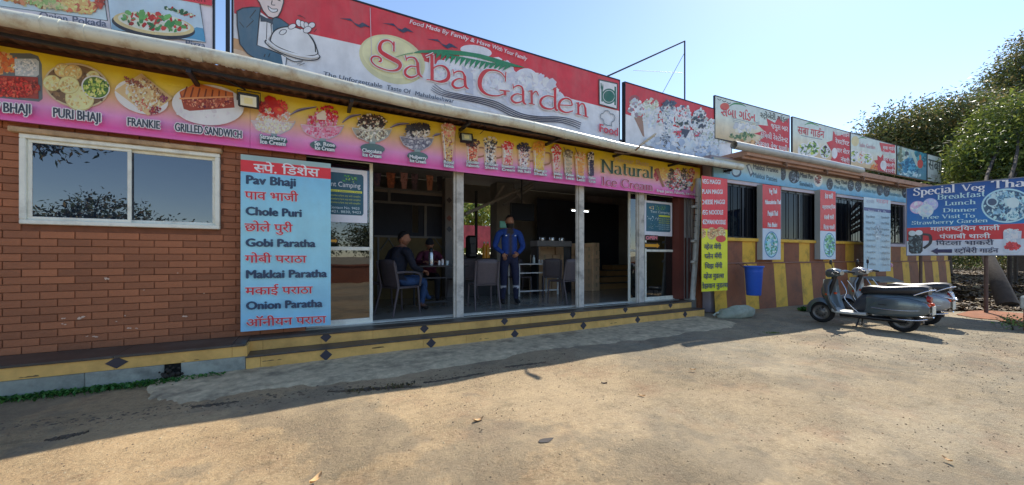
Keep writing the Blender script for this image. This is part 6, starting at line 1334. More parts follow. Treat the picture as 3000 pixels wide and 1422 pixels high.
def hand(m, wr, dr, palm, side, curl=.5, sc=1.0):
    """palm and five tapered, bent fingers; dr points along the hand, palm is the palm normal"""
    dr = Vector(dr).normalized(); pn = Vector(palm).normalized(); sd = dr.cross(pn).normalized() * side; pn = sd.cross(dr).normalized() * side; f = []
    c = Vector(wr) + dr * .045 * sc; Mx = Matrix((dr, sd, pn)).transposed().to_4x4(); Mx.translation = c
    m.sphere((0, 0, 0), (.05 * sc, .042 * sc, .016 * sc), 10, 7, M=Mx) if False else m.add(*(lambda mm: (mm.V, mm.F))(MB().sphere((0, 0, 0), (.052 * sc, .043 * sc, .018 * sc), 10, 7)), True) if False else None
    q = MB(); q.sphere((0, 0, 0), (.052 * sc, .043 * sc, .018 * sc), 10, 7); m.add([Mx @ Vector(v) for v in q.V], q.F, True)
    for k, (o, ln) in enumerate(((-.030, .062), (-.010, .074), (.011, .070), (.030, .056))):
        b = c + dr * .035 * sc + sd * o * sc; a1, a2, a3 = curl * .7, curl * 1.6, curl * 2.3; l_ = ln * sc / 2.4; pts = [b]
        for a in (a1, a2, a3): pts.append(pts[-1] + (dr * math.cos(a) + pn * math.sin(a)) * l_)
        m.tube(pts, [.0095 * sc, .009 * sc, .008 * sc, .006 * sc], 6)
    b = c - dr * .015 * sc - sd * .038 * sc; m.tube([b, b + (dr * .6 - sd * .7 + pn * .3).normalized() * .03 * sc, b + (dr * .6 - sd * .7 + pn * .3).normalized() * .03 * sc + (dr * .9 - sd * .1 + pn * .4).normalized() * .028 * sc], [.012 * sc, .0105 * sc, .008 * sc], 6)
def head(m, c, face, up=(0, 0, 1), beard=False):
    f = Vector(face).normalized(); r_ = f.cross(Vector(up)).normalized(); u_ = r_.cross(f); Mx = Matrix((r_, f, u_)).transposed().to_4x4(); Mx.translation = Vector(c)
    q = MB(); n = 20; mm_ = 16; vs = []; 
    for i in range(mm_ + 1):
        for k in range(n):
            a = math.pi * i / mm_; b = 2 * math.pi * k / n; x, y, z = math.sin(a) * math.cos(b), math.sin(a) * math.sin(b), math.cos(a)
            jaw = 1 - .28 * max(0, -z) ** 1.2; X_ = x * .077 * jaw; Y_ = y * .098 * (jaw if y > 0 else 1) + (.008 if z < -.3 and y > 0 else 0); Z_ = z * .118
            nose = math.exp(-((x * .077) / .014) ** 2 - ((z * .118 + .012) / .028) ** 2) if y > 0 else 0; Y_ += .022 * nose
            eye = math.exp(-((abs(x) * .077 - .03) / .014) ** 2 - ((z * .118 - .012) / .010) ** 2) if y > 0 else 0; Y_ -= .008 * eye
            br = math.exp(-((z * .118 - .032) / .010) ** 2) if y > .3 and abs(x) < .75 else 0; Y_ += .004 * br
            vs.append(Mx @ Vector((X_, Y_, Z_)))
    fs = [(i * n + k, i * n + (k + 1) % n, (i + 1) * n + (k + 1) % n, (i + 1) * n + k) for i in range(mm_) for k in range(n)]; m.add(vs, fs, True)
    for s_ in (-1, 1):
        b = len(m.V); q = MB(); q.sphere((s_ * .078, -.005, -.005), (.010, .02, .032), 8, 6); m.add([Mx @ Vector(v) for v in q.V], q.F, True)
    return Mx
def person(label, P, names, E, rad, colour, hd, face, hands, hair=True, cap=None, beard=0, extra=None, hair_style='short'):
    T = thing('person', label, 'person', tuple(Vector(P[names.index('pelvis')]) * Vector((1, 1, 0)) if False else (P[names.index('pelvis')][0], P[names.index('pelvis')][1], FZ)))
    V, F = skinmesh(P, E, rad, names.index('pelvis')); m = MB(); m.add(V, F, True); nb_ = len(V); Mh = head(m, hd, face); nh = len(m.V); Mi = Mh.inverted()
    for h_ in hands: hand(m, *h_)
    cols = []
    for i, v in enumerate(m.V):
        v = Vector(v)
        if i < nb_: cols.append(tup(colour(v, P, names)))
        elif i < nh:
            q = Mi @ v; c = SKIN
            if q.y > .04 and abs(abs(q.x) - .03) < .012 and abs(q.z - .012) < .008: c = lin('1c1412')
            elif q.y > .04 and abs(abs(q.x) - .03) < .018 and abs(q.z - .033) < .006: c = HAIR
            elif beard and q.y > -.0 and q.z < -.035 and not (abs(q.x) < .02 and abs(q.z + .055) < .008): c = tuple(a * (1 - beard) + b * beard for a, b in zip(SKIN, HAIR))
            elif q.y > .05 and abs(q.x) < .024 and abs(q.z + .055) < .009: c = lin('6c3c34')
            cols.append(c)
        else: cols.append(SKIN)
    inv = wm(T).inverted(); me = m.mesh('body', M_BODY, inv); at = me.attributes.new('Col', 'FLOAT_COLOR', 'POINT'); c = np.ones((len(m.V), 4), np.float32); c[:, :3] = np.array(cols); at.data.foreach_set('color', c.ravel()); link('body', me, T)
    MH = mat('black_hair', '14100e', rough=.6, var=.3, scale=60, bump=.6, bscale=200)
    if hair:
        q = MB(); n = 20; vs = []; rows = 9
        for i in range(rows + 1):
            for k in range(n):
                b = 2 * math.pi * k / n; fr_ = math.sin(b); lim = 1.50 - .62 * max(0, fr_) ** .5 + .45 * max(0, -fr_); a = lim * i / rows; s_ = 1.045 + .05 * rr.random() * (i > 0)
                vs.append(Mh @ Vector((math.sin(a) * math.cos(b) * .079 * s_, math.sin(a) * math.sin(b) * .100 * s_ - .004, math.cos(a) * .120 * s_ + .004)))
        q.add(vs, [(i * n + k, i * n + (k + 1) % n, (i + 1) * n + (k + 1) % n, (i + 1) * n + k) for i in range(rows) for k in range(n)], True); q.build('hair', MH, T)
    if cap:
        q = MB(); vs = []; n = 18; rows = 8
        for i in range(rows + 1):
            for k in range(n):
                b = 2 * math.pi * k / n; a = 1.45 * i / rows; vs.append(Mh @ Vector((math.sin(a) * math.cos(b) * .088, math.sin(a) * math.sin(b) * .108, math.cos(a) * .132 + .008)))
        q.add(vs, [(i * n + k, i * n + (k + 1) % n, (i + 1) * n + (k + 1) % n, (i + 1) * n + k) for i in range(rows) for k in range(n)], True); q.build('knit_cap', mat('knit_cap_' + cap, cap, rough=.9, bump=.6, bscale=150), T)
    if extra: extra(T, Mh)
    return T
def near(v, a, b):
    a, b = Vector(a), Vector(b); t = max(0, min(1, (v - a).dot(b - a) / max(1e-9, (b - a).length_squared))); return (v - a - (b - a) * t).length
# standing man
base = Vector(fl(1492, 892)); fdir = Vector((-base.x, -base.y, 0)).normalized(); fdir = (fdir + Vector((.25, 0, 0))).normalized(); sdir = Vector((-fdir.y, fdir.x, 0))  # sdir: his left... viewer's side
H = 1.70
def J(s_, f_, z): return base + sdir * s_ + fdir * f_ + Vector((0, 0, z * H / 1.70))
names = ['pelvis', 'waist', 'chest', 'neckb', 'neck', 'hipL', 'kneeL', 'ankL', 'toeL', 'hipR', 'kneeR', 'ankR', 'toeR', 'shL', 'elL', 'wrL', 'shR', 'elR', 'wrR', 'belly', 'headb']
P = [J(0, 0, .95), J(0, .01, 1.10), J(0, -.01, 1.30), J(0, -.01, 1.43), J(0, .01, 1.50), J(.10, 0, .88), J(.13, .02, .48), J(.14, -.02, .09), J(.17, .13, .04), J(-.10, 0, .88), J(-.12, .03, .48), J(-.13, -.02, .09), J(-.15, .13, .04),
     J(.205, -.01, 1.40), J(.29, -.02, 1.13), J(.14, .15, 1.00), J(-.205, -.01, 1.40), J(-.29, -.03, 1.13), J(-.15, .15, 1.00), J(0, .03, 1.02), J(0, .02, 1.56)]
E = [(0, 19), (19, 1), (1, 2), (2, 3), (3, 4), (4, 20), (0, 5), (5, 6), (6, 7), (7, 8), (0, 9), (9, 10), (10, 11), (11, 12), (3, 13), (13, 14), (14, 15), (3, 16), (16, 17), (17, 18)]
rad = [(.16, .12), (.165, .125), (.18, .125), (.10, .08), (.055, .055), .105, .075, .05, .042, .105, .075, .05, .042, .075, .058, .038, .075, .058, .038, (.165, .125), .05]
def colS(v, P, names):
    z = (v.z - FZ) / H * 1.70; s_ = (v - base).dot(sdir); f_ = (v - base).dot(fdir); g_ = lambda n: P[names.index(n)]
    if z > 1.49 and abs(s_) < .09: return '9e6e54'
    if z < .115: return '1c1c20'
    arm = min(near(v, g_('shL'), g_('elL')), near(v, g_('elL'), g_('wrL')), near(v, g_('shR'), g_('elR')), near(v, g_('elR'), g_('wrR')))
    if z > .97:
        if arm < .075 and abs(s_) > .10: return '1d3f86'
        if f_ > .03 and abs(s_) < .055 + .02 * (1.4 - z): return '3e3634'
        return '1d3f86' if z > .995 else '23263c'
    if .33 < z < .375: return 'b8bcc4'
    return '20253f'
def extraS(T, Mh):
    q = MB()
    for s_, z0, z1 in ((.09, 1.34, 1.345), (-.09, 1.34, 1.345)): c = J(s_, .125, 1.345); q.sphere(c, (.02, .008, .012), 8, 5)
    q.build('jacket_logo', mat('white_logo_thread', 'c8ccd4', rough=.7), T)
    for s_ in (-.125, .125): pass
    q = MB(); vs = []
    n = 16
    for i in range(6):
        for k in range(n + 1):
            b = math.pi * (k / n) ; zz = -.028 - .020 * i; rr_ = 1.06 - .28 * max(0, (-zz) / .118) ** 1.4
            vs.append(Mh @ Vector((math.cos(b) * .079 * rr_, math.sin(b) * .104 * rr_, zz - (.006 * math.sin(b) if i == 0 else 0))))
    q.add(vs, [(i * (n + 1) + k, i * (n + 1) + k + 1, (i + 1) * (n + 1) + k + 1, (i + 1) * (n + 1) + k) for i in range(1, 5) for k in range(n)], True); q.build('beard', mat('black_hair', '14100e'), T)
person('bearded man standing in the doorway in blue jacket, brown shirt and navy trousers', P, names, E, rad, colS, J(0, .03, 1.625), fdir + Vector((.1, 0, -.05)), [(P[15], -sdir * .6 + fdir * .5 + Vector((0, 0, -.35)), fdir * -1, 1, .75, .95), (P[18], sdir * .25 + fdir * .3 + Vector((0, 0, -.9)), fdir * -1, -1, .6, .95)], beard=.8, extra=extraS)
# seated man in dark jacket and jeans, turning his head
ca = R(-62); cf = Vector((-math.sin(ca), math.cos(ca), 0)); cs = Vector((math.cos(ca), math.sin(ca), 0)); base2 = Vector(ARM)
def J2(s_, f_, z): return base2 + cs * s_ + cf * f_ + Vector((0, 0, z))
P2 = [J2(0, -.08, .54), J2(0, -.06, .70), J2(0, -.02, .92), J2(0, .02, 1.06), J2(0, .05, 1.12), J2(.10, .0, .53), J2(.14, .42, .52), J2(.12, .36, .10), J2(.13, .50, .04), J2(-.10, .0, .53), J2(-.05, .46, .56), J2(.0, .62, .20), J2(.02, .76, .20),
      J2(.19, .0, 1.02), J2(.25, .08, .76), J2(.22, .30, .70), J2(-.19, .0, 1.02), J2(-.27, -.10, .76), J2(-.20, .12, .66), J2(0, -.08, .60), J2(0, .06, 1.17)]
def col2(v, P, names):
    q = v - base2; z = q.z; f_ = q.dot(cf)
    if z > 1.10: return '9e6e54'
    if z < .09 or (f_ > .66 and z < .26): return '201c1a'
    if z < .14: return '6c4c3c'
    arm = min(near(v, P[13], P[14]), near(v, P[14], P[15]), near(v, P[16], P[17]), near(v, P[17], P[18]))
    if arm < .08 and z > .60: return '1a1d2a'
    if z > .63 or (z > .56 and f_ < .0): return '1a1d2a'
    return '2c466c'
person('seated man in a dark jacket and blue jeans turning his head towards the road', P2, names, E, [(.15, .12), (.15, .115), (.175, .12), (.09, .08), (.05, .05), .10, .07, .045, .04, .10, .07, .045, .04, .075, .058, .036, .075, .058, .036, (.155, .12), .048], col2, J2(0.02, .07, 1.235), (-base2.normalized() * .75 + cf * .75), [(P2[15], cf + Vector((0, 0, -.2)), Vector((0, 0, -1)), -1, .6, .95), (P2[18], cf + Vector((0, 0, -.4)), Vector((0, 0, -1)), 1, .5, .95)], beard=.35)
# person in maroon with a black knit cap
base3 = Vector((TB.x + .05, TB.y + .78, FZ)); c3f = Vector((-.25, -1, 0)).normalized(); c3s = Vector((-c3f.y, c3f.x, 0))
def J3(s_, f_, z): return base3 + c3s * s_ + c3f * f_ + Vector((0, 0, z))
P3 = [J3(0, -.08, .54), J3(0, -.06, .70), J3(0, -.02, .90), J3(0, .02, 1.02), J3(0, .05, 1.08), J3(.10, .0, .53), J3(.14, .40, .52), J3(.14, .36, .10), J3(.14, .50, .04), J3(-.10, .0, .53), J3(-.14, .40, .52), J3(-.14, .36, .10), J3(-.14, .50, .04),
      J3(.18, .0, .98), J3(.26, .16, .80), J3(.12, .36, .84), J3(-.18, .0, .98), J3(-.26, .16, .80), J3(-.12, .36, .84), J3(0, -.08, .60), J3(0, .08, 1.13)]
def col3(v, P, names):
    z = (v - base3).z
    if z > 1.06: return '9e6e54'
    if z < .1: return '201c1a'
    return '5c2438' if z > .6 else '24242c'
person('person in a maroon top and black knit cap sitting behind the dark table', P3, names, E, [(.15, .12), (.15, .115), (.17, .12), (.09, .08), (.05, .05), .10, .07, .045, .04, .10, .07, .045, .04, .075, .058, .036, .075, .058, .036, (.155, .12), .048], col3, J3(0, .11, 1.185), c3f + Vector((0, 0, -.35)), [(P3[15], -c3s * .5 + c3f * .6, Vector((0, 0, -1)), -1, .5, .95), (P3[18], c3s * .5 + c3f * .6, Vector((0, 0, -1)), 1, .5, .95)], hair=False, cap='15161c')
# bright place behind the rear opening: red banner and hedge handled with the vegetation
c = depth_at(1400, 690, 13.5); m = MB(); m.box(c.x - 2.2, c.x + 1.3, c.y, c.y + .03, 1.55, 2.35); tag(m.build('cloth_banner', mat('faded_red_cloth', 'c05c64', rough=.8, var=.25, scale=3)), 'faded red cloth banner in the sun behind the rear opening', 'banner')

# ------------------------------------------------------------------ bin, sack, small things by the annex
bq = Pl(AN.o.x + .4 * math.sin(AA), AN.o.y - .4, AA); bn = bq.w(bq.at(2208, 800)[0], 0)
T = thing('dustbin', 'bright blue plastic bin hanging on the pipe of the striped wall', 'bin', (bn.x, bn.y, .40)); M_BIN = mat('blue_bin_plastic', '2450a8', rough=.38, var=.1, scale=3, dirt='1c2c4c', damt=.4)
zt2, zb2 = 1.03, .38
m = MB(); pf = [(a_ * .9, b_) for a_, b_ in ((.0, zb2), (.150, zb2), (.158, zb2 + .02), (.200, zt2 - .05), (.205, zt2 - .04), (.222, zt2 - .035), (.224, zt2), (.205, zt2), (.195, zt2 - .05), (.15, zb2 + .03), (0, zb2 + .03))]
m.lathe(pf, (bn.x, bn.y, 0), 28); m.build('bucket', M_BIN, T)
m = MB(); m.lathe([(.170, .9), (.173, .915), (.170, .93)], (bn.x, bn.y, 0), 28, sx=1.03, sy=1.03); m.build('rib', M_BIN, T)
m = MB()
for s_ in (-1, 1): q0 = bn + AN.u * .12 * s_; m.tube([q0 + AN.n * .16 + Vector((0, 0, .99)), q0 + AN.n * .26 + Vector((0, 0, 1.08)), q0 + AN.n * .33 + Vector((0, 0, 1.06))], .006, 5)
m.build('hook', M_STEEL, T)
sk = ground_at(2168, 932); T = None; m = MB(); r2 = random.Random(5); n = 22; rows = 12; vs = []
for i in range(rows + 1):
    for k in range(n):
        a = math.pi * i / rows; b = 2 * math.pi * k / n; x = math.cos(a) * .36; rr_ = math.sin(a) ** .55
        yy = math.cos(b) * .17 * rr_; zz = math.sin(b) * .16 * rr_; w_ = 1 + .07 * math.sin(b * 5 + x * 9) + .05 * math.sin(x * 22 + b * 2)
        zz = max(zz * w_, -.085); vs.append((x + .03 * math.sin(b), yy * w_, zz + .09 + .03 * math.sin(x * 4)))
fs = [(i * n + k, i * n + (k + 1) % n, (i + 1) * n + (k + 1) % n, (i + 1) * n + k) for i in range(rows) for k in range(n)]
Mx = Matrix.Translation(sk + Vector((.05, .12, -.02))) @ Matrix.Rotation(R(-28), 4, 'Z'); m.add([Mx @ Vector(v) for v in vs], fs, True)
T = tag(m.build('sack', mat('grey_woven_sack', '8c9080', rough=.85, var=.25, scale=12, bump=.7, bscale=50, dirt='4c5c44', dscale=6, damt=.7)), 'grey green stuffed sack lying at the foot of the striped wall below the bin', 'sack')
m = MB(); q = Mx @ Vector((-.37, 0, .1)); m.tube([q + Vector((.02, 0, 0)), q + Vector((-.05, .01, .0)), q + Vector((-.09, .03, -.05))], [.03, .012, .03], 8); m.build('tied_end', mat('grey_woven_sack', '8c9080'), T)
# grey flap and pink ball seen around the price list
c = WMN.at(2560, 815); u0, z0_ = WMN.at(2545, 800); u1, z1_ = WMN.at(2612, 823)
m = MB(); m.add([tuple(WMN.w(u0 - .5, z0_ - .09, .06)), tuple(WMN.w(u1 + .02, z1_ + .13, .06)), tuple(WMN.w(u1 + .05, z1_ - .01, -.25)), tuple(WMN.w(u0 - .3, z0_ - .22, -.35))], [(0, 1, 2, 3)])
m.add([tuple(Vector(v) + Vector((0, 0, -.02))) for v in m.V[:4]], [(3, 2, 1, 0)])
m.add([m.V[i] for i in (0, 1, 5, 4)] , [(0, 1, 2, 3)]); m.add([m.V[i] for i in (2, 3, 7, 6)], [(0, 1, 2, 3)]); m.add([m.V[i] for i in (1, 2, 6, 5)], [(0, 1, 2, 3)])
T = tag(m.build('side_board', mat('grey_side_board', '5c605e', rough=.5, var=.1)), 'grey tilted board below the long pale price list, behind the scooter seat', 'board')
c = WMN.w(*WMN.at(2614, 778), .06); m = MB(); m.sphere(c, .075, 14, 10); T = tag(m.build('ball', mat('pink_white_ball', 'c88c98', rough=.4, var=.3, scale=14)), 'pink and white round thing peeping from behind the right edge of the price list', 'ball')

# ------------------------------------------------------------------ scooters
def scooter(label, rear, front, paint, seat, carrier, extras=True, lean=0):
    d = Vector((front.x - rear.x, front.y - rear.y, 0)); wb = d.length; ang = math.atan2(d.y, d.x)
    T = thing('scooter', label, 'scooter', (rear.x, rear.y, 0), ang); Mx = Matrix.Translation((rear.x, rear.y, 0)) @ Matrix.Rotation(ang, 4, 'Z') @ Matrix.Rotation(lean, 4, 'X')
    def fin(m, name, mt, par=T): m.V = [tuple(Mx @ Vector(v)) for v in m.V]; return m.build(name, mt, par)
    MP_, MS = mat('scooter_paint_' + paint, paint, rough=.28, var=.04, metal=.3, spec=.6, coat=.5), mat('scooter_seat_' + seat, seat, rough=.42, var=.1)
    MT = mat('rubber_tyre', '1a1918', rough=.85, var=.15, bump=.3); MC = mat('chrome_bar', 'b8b8bc', rough=.2, metal=.95); MR = mat('wheel_rim_grey', '5c5854', rough=.4, metal=.5)
    wr = .195
    for wx, z in ((0, wr), (wb, wr)):
        m = MB(); q = MB(); q.lathe([(wr - .062, -.03), (wr - .05, -.045), (wr - .015, -.044), (wr, -.022), (wr + .001, 0), (wr, .022), (wr - .015, .044), (wr - .05, .045), (wr - .062, .03)], (0, 0, 0), 32); RX = Matrix.Translation((wx, 0, z)) @ Matrix.Rotation(R(90), 4, 'X'); m.add([RX @ Vector(v) for v in q.V], q.F, True)
        W_ = fin(m, 'wheel', MT); m = MB(); q = MB(); q.lathe([(wr - .06, -.032), (wr - .07, -.024), (.09, -.018), (.06, -.035), (.03, -.045), (.001, -.045)], (0, 0, 0), 24); q.lathe([(wr - .06, .032), (wr - .07, .024), (.09, .018), (.06, .035), (.001, .04)], (0, 0, 0), 24)
        m.add([RX @ Vector(v) for v in q.V], q.F, True); fin(m, 'rim', MR, W_)
        m = MB()
        for k in range(10): a = 2 * math.pi * k / 10; q = MB(); q.box(.055, .085, -.004, .004, -.040, .040); RR = RX @ Matrix.Rotation(a, 4, 'Z'); m.add([RR @ Vector(v) for v in q.V], q.F)
        fin(m, 'spokes', M_BLACK, W_)
    # front fender
    m = MB(); vs = []; n = 12; k_ = 8
    for i in range(n + 1):
        a = R(-8 + 165 * i / n); 
        for j in range(k_ + 1):
            s_ = j / k_ * 2 - 1; r_ = wr + .05 - .035 * s_ * s_ + (.03 if i == 0 else 0) * 0; dn = .06 * abs(s_) ** 3; vs.append((wb + math.cos(a) * (r_ - dn), s_ * .075, wr + .015 + math.sin(a) * (r_ - dn * .6) * 1.05))
    m.add(vs, [(i * (k_ + 1) + j, i * (k_ + 1) + j + 1, (i + 1) * (k_ + 1) + j + 1, (i + 1) * (k_ + 1) + j) for i in range(n) for j in range(k_)], True); fin(m, 'front_fender', MP_)
    # leg shield: swept curved panel
    m = MB(); prof = [(wb - .30, .21), (wb - .27, .27), (wb - .215, .40), (wb - .175, .56), (wb - .165, .70), (wb - .185, .82)]; hw = [.15, .19, .235, .24, .215, .13]; vs = []; k_ = 10
    for (x, z), w_ in zip(prof, hw):
        for j in range(k_ + 1): s_ = j / k_ * 2 - 1; vs.append((x + .15 * (1 - abs(s_) ** 2.0), s_ * w_, z))
    b = len(vs); vs += [(x - .018, y, z) for x, y, z in vs]; R_ = len(prof); fs = [(i * (k_ + 1) + j, i * (k_ + 1) + j + 1, (i + 1) * (k_ + 1) + j + 1, (i + 1) * (k_ + 1) + j) for i in range(R_ - 1) for j in range(k_)]; fs += [tuple(q + b for q in f[::-1]) for f in fs]
    for i in range(R_ - 1):
        for j in (0, k_): fs.append((i * (k_ + 1) + j, (i + 1) * (k_ + 1) + j, (i + 1) * (k_ + 1) + j + b, i * (k_ + 1) + j + b))
    m.add(vs, fs, True); sh = fin(m, 'leg_shield', MP_)
    for s_ in (-1, 1):
        m = MB(); m.tube(cr([(x + .012, s_ * w_, z) for (x, z), w_ in zip(prof, hw)] , 3), .010, 6); fin(m, 'edge_trim', MR, sh)
    m = MB(); m.loft([(wb - .10, 0, .075, .42, .60), (wb - .03, 0, .06, .46, .74), (wb + .0, 0, .03, .50, .66)], 12); fin(m, 'horn_cover', MP_, sh)
    for s_ in (-1, 1): m = MB(); m.sphere((wb - .14, s_ * .19, .55), (.03, .035, .022), 10, 6); fin(m, 'front_indicator', mat('orange_lens', 'c84818', rough=.25), sh)
    m = MB(); m.box(wb - .055, wb - .045, -.08, .08, .73, .81, .003, M=Matrix.Rotation(0, 4, 'Y')); fin(m, 'number_plate', mat('number_plate_white', 'c4c0b0', rough=.5), sh)
    # floorboard and tunnel
    m = MB(); m.loft([(.42, 0, .17, .215, .275), (.6, 0, .20, .215, .265), (wb - .28, 0, .20, .215, .265), (wb - .2, 0, .17, .23, .30)], 14, e=6); fin(m, 'floorboard', mat('floorboard_grey', 'a0a09a', rough=.5))
    m = MB(); m.loft([(-.05, 0, .10, .15, .23), (.3, 0, .15, .15, .225), (wb - .3, 0, .12, .16, .22)], 12, e=4); fin(m, 'frame', M_BLACK)
    m = MB(); m.loft([(.40, 0, .14, .26, .62), (.50, 0, .13, .26, .60), (.58, 0, .10, .26, .50), (.64, 0, .05, .27, .36)], 12); fin(m, 'front_cowl', mat('dark_inner_cowl', '2c3036', rough=.5))
    # steering column, headset
    m = MB(); m.tube([(wb + .0, 0, .22), (wb - .13, 0, .62), (wb - .20, 0, .90)], [.03, .035, .04], 10); fin(m, 'steering_column', M_BLACK)
    hx = wb - .21; m = MB(); m.loft([(hx + .14, 0, .055, .88, .98), (hx + .11, 0, .095, .85, 1.01), (hx + .03, 0, .13, .86, 1.03), (hx - .05, 0, .14, .88, 1.01), (hx - .09, 0, .10, .90, .97)], 16); hs = fin(m, 'headset', MP_ if extras else mat('silver_headset', '8c9094', rough=.3, metal=.5))
    m = MB(); m.sphere((hx + .12, 0, .935), (.035, .07, .058), 14, 8); fin(m, 'headlight', mat('headlight_glass', '8c9498', rough=.08, spec=.9), hs)
    for s_ in (-1, 1):
        m = MB(); m.tube([(hx - .01, s_ * .11, .95), (hx - .06, s_ * .25, .965), (hx - .10, s_ * .30, .955)], [.035, .026, .02], 10); fin(m, 'handlebar', MP_ if extras else MC)
        m = MB(); m.tube([(hx - .09, s_ * .27, .957), (hx - .155, s_ * .37, .94)], .019, 10); fin(m, 'grip', M_BLACK)
        m = MB(); m.tube([(hx - .04, s_ * .24, .965), (hx - .05, s_ * .34, .935), (hx - .10, s_ * .40, .93)], .007, 6); fin(m, 'brake_lever', MC)
    for s_ in ((1,) if extras else (-1, 1)):
        m = MB(); m.tube([(hx - .03, s_ * .20, .98), (hx - .02, s_ * .27, 1.13)], .006, 6); m.loft([(hx - .035, s_ * .28, .006, 1.11, 1.16), (hx - .02, s_ * .28, .05, 1.09, 1.19), (hx - .005, s_ * .28, .04, 1.10, 1.18)], 12); fin(m, 'mirror', M_BLACK)
    # body cowl
    m = MB(); m.loft([(.47, 0, .10, .25, .56), (.42, 0, .14, .24, .61), (.28, 0, .16, .27, .625), (.0, 0, .165, .33, .63), (-.14, 0, .15, .36, .63), (-.24, 0, .10, .40, .61), (-.29, 0, .05, .44, .57)], 18, e=3.2); bd = fin(m, 'body', MP_)
    for s_ in (-1, 1):
        m = MB(); m.loft([(.40, s_ * .16, .02, .28, .34), (.33, s_ * .17, .04, .265, .46), (.22, s_ * .18, .06, .26, .54), (.08, s_ * .19, .075, .26, .575), (-.08, s_ * .195, .08, .27, .575), (-.20, s_ * .185, .07, .29, .55), (-.29, s_ * .165, .05, .33, .50), (-.32, s_ * .15, .03, .36, .45)], 20, e=4.2); sp = fin(m, 'side_panel', MP_)
        m = MB(); m.tube(cr([(.34, s_ * .215, .38), (.10, s_ * .272, .37), (-.14, s_ * .272, .38), (-.28, s_ * .205, .40)], 3), .006, 5); fin(m, 'panel_trim', MC, sp)
        m = MB(); m.box(.14, .24, s_ * .268 - .002, s_ * .268 + .002, .44, .452); fin(m, 'vent', M_BLACK, sp)
        m = MB(); m.sphere((-.30, s_ * .12, .47), (.03, .035, .028), 10, 6); fin(m, 'rear_indicator', mat('orange_lens', 'c84818'), bd)
    # seat
    m = MB(); m.loft([(.52, 0, .06, .60, .67), (.49, 0, .11, .59, .715), (.38, 0, .14, .595, .745), (.20, 0, .15, .60, .735), (.05, 0, .155, .605, .75), (-.12, 0, .16, .61, .775), (-.24, 0, .15, .615, .78), (-.30, 0, .12, .63, .76)], 18, e=3.6); fin(m, 'seat', MS)
    m = MB(); m.loft([(-.27, 0, .07, .50, .62), (-.315, 0, .06, .51, .60)], 12); fin(m, 'tail_lamp', mat('red_tail_lens', '8c1c18', rough=.25), bd)
    m = MB(); m.box(-.345, -.335, -.09, .09, .32, .46, .003, M=Matrix.Rotation(R(0), 4, 'Y')); fin(m, 'rear_plate', mat('number_plate_white', 'c4c0b0'), bd)
    m = MB(); m.tube(cr([(-.15, .15, .62), (-.28, .14, .69), (-.34, .08, .71), (-.34, -.08, .71), (-.28, -.14, .69), (-.15, -.15, .62)], 4), .011, 8); fin(m, 'grab_rail', MC)
    # crash bars
    for s_ in (-1, 1):
        m = MB(); m.tube(cr([(wb - .33, s_ * .15, .80), (wb - .42, s_ * .19, .62), (wb - .40, s_ * .21, .50), (wb - .50, s_ * .21, .36), (wb - .58, s_ * .19, .27)], 4), .0075, 7); fin(m, 'guard_bar', MC)
        m = MB(); m.tube(cr([(.10, s_ * .2, .24), (.0, s_ * .29, .23), (-.2, s_ * .29, .24), (-.30, s_ * .2, .26)], 4), .011, 7); fin(m, 'rear_guard', MC)
    # centre stand, exhaust, swing arm, rear hub
    m = MB()
    for s_ in (-1, 1): m.tube([(.52, s_ * .07, .20), (.56, s_ * .13, .015), (.60, s_ * .15, .01)], .011, 6)
    m.tube([(.555, -.12, .05), (.555, .12, .05)], .009, 6); fin(m, 'centre_stand', M_STEEL)
    m = MB(); m.tube([(.30, -.12, .17), (.15, -.15, .15), (.08, -.15, .16), (-.20, -.15, .19)], [.015, .02, .045, .045], 10); fin(m, 'exhaust', MR)
    m = MB(); m.tube([(.30, .06, .2), (0, .08, wr)], .03, 8); fin(m, 'swing_arm', M_STEEL)
    m = MB(); vs = []; n = 10
    for i in range(n + 1):
        a = R(10 + 140 * i / n)
        for j in range(7): s_ = j / 6 * 2 - 1; r_ = wr + .04 - .02 * s_ * s_; vs.append((math.cos(a) * r_, s_ * .07, wr + math.sin(a) * r_))
    m.add(vs, [(i * 7 + j, i * 7 + j + 1, (i + 1) * 7 + j + 1, (i + 1) * 7 + j) for i in range(n) for j in range(6)], True); fin(m, 'rear_fender', M_BLACK)
    if carrier:
        m = MB()
        for y in (-.10, 0, .10): m.tube(cr([(-.14, y, .68), (-.24, y, .67), (-.31, y * .8, .59), (-.34, y * .6, .48)], 3), .009, 6)
        m.tube(cr([(-.15, .14, .56), (-.26, .16, .53), (-.35, .09, .50), (-.36, 0, .48), (-.35, -.09, .50), (-.26, -.16, .53), (-.15, -.14, .56)], 4), .012, 8); m.tube([(-.25, -.14, .66), (-.25, .14, .66)], .008, 6); m.tube([(-.31, -.1, .60), (-.31, .1, .60)], .008, 6); fin(m, 'rear_carrier', MC)
        m = MB(); m.loft([(-.2, 0, .10, .50, .62), (-.28, 0, .09, .48, .58), (-.33, 0, .04, .46, .54)], 12); fin(m, 'tail_shell', MP_)
    return T
ra, fa = ground_at(2647, 973), ground_at(2408, 944)
scooter('nearer dark grey scooter with black seat and chrome guard bars', ra, fa, '4c575b', '1e1e22', False, True, R(0))
dn = (fa - ra).normalized(); sd_ = Vector((-dn.y, dn.x, 0)); sd_ = sd_ if sd_.y > 0 else -sd_
ra2 = ground_at(2712, 952); ra2 = Vector((ra2.x, ra2.y, 0)); fa2 = ra2 + (fa - ra)
scooter('farther silver scooter with a chrome rear carrier, half hidden behind the nearer one', ra2, fa2, '84888a', '242428', True, False)

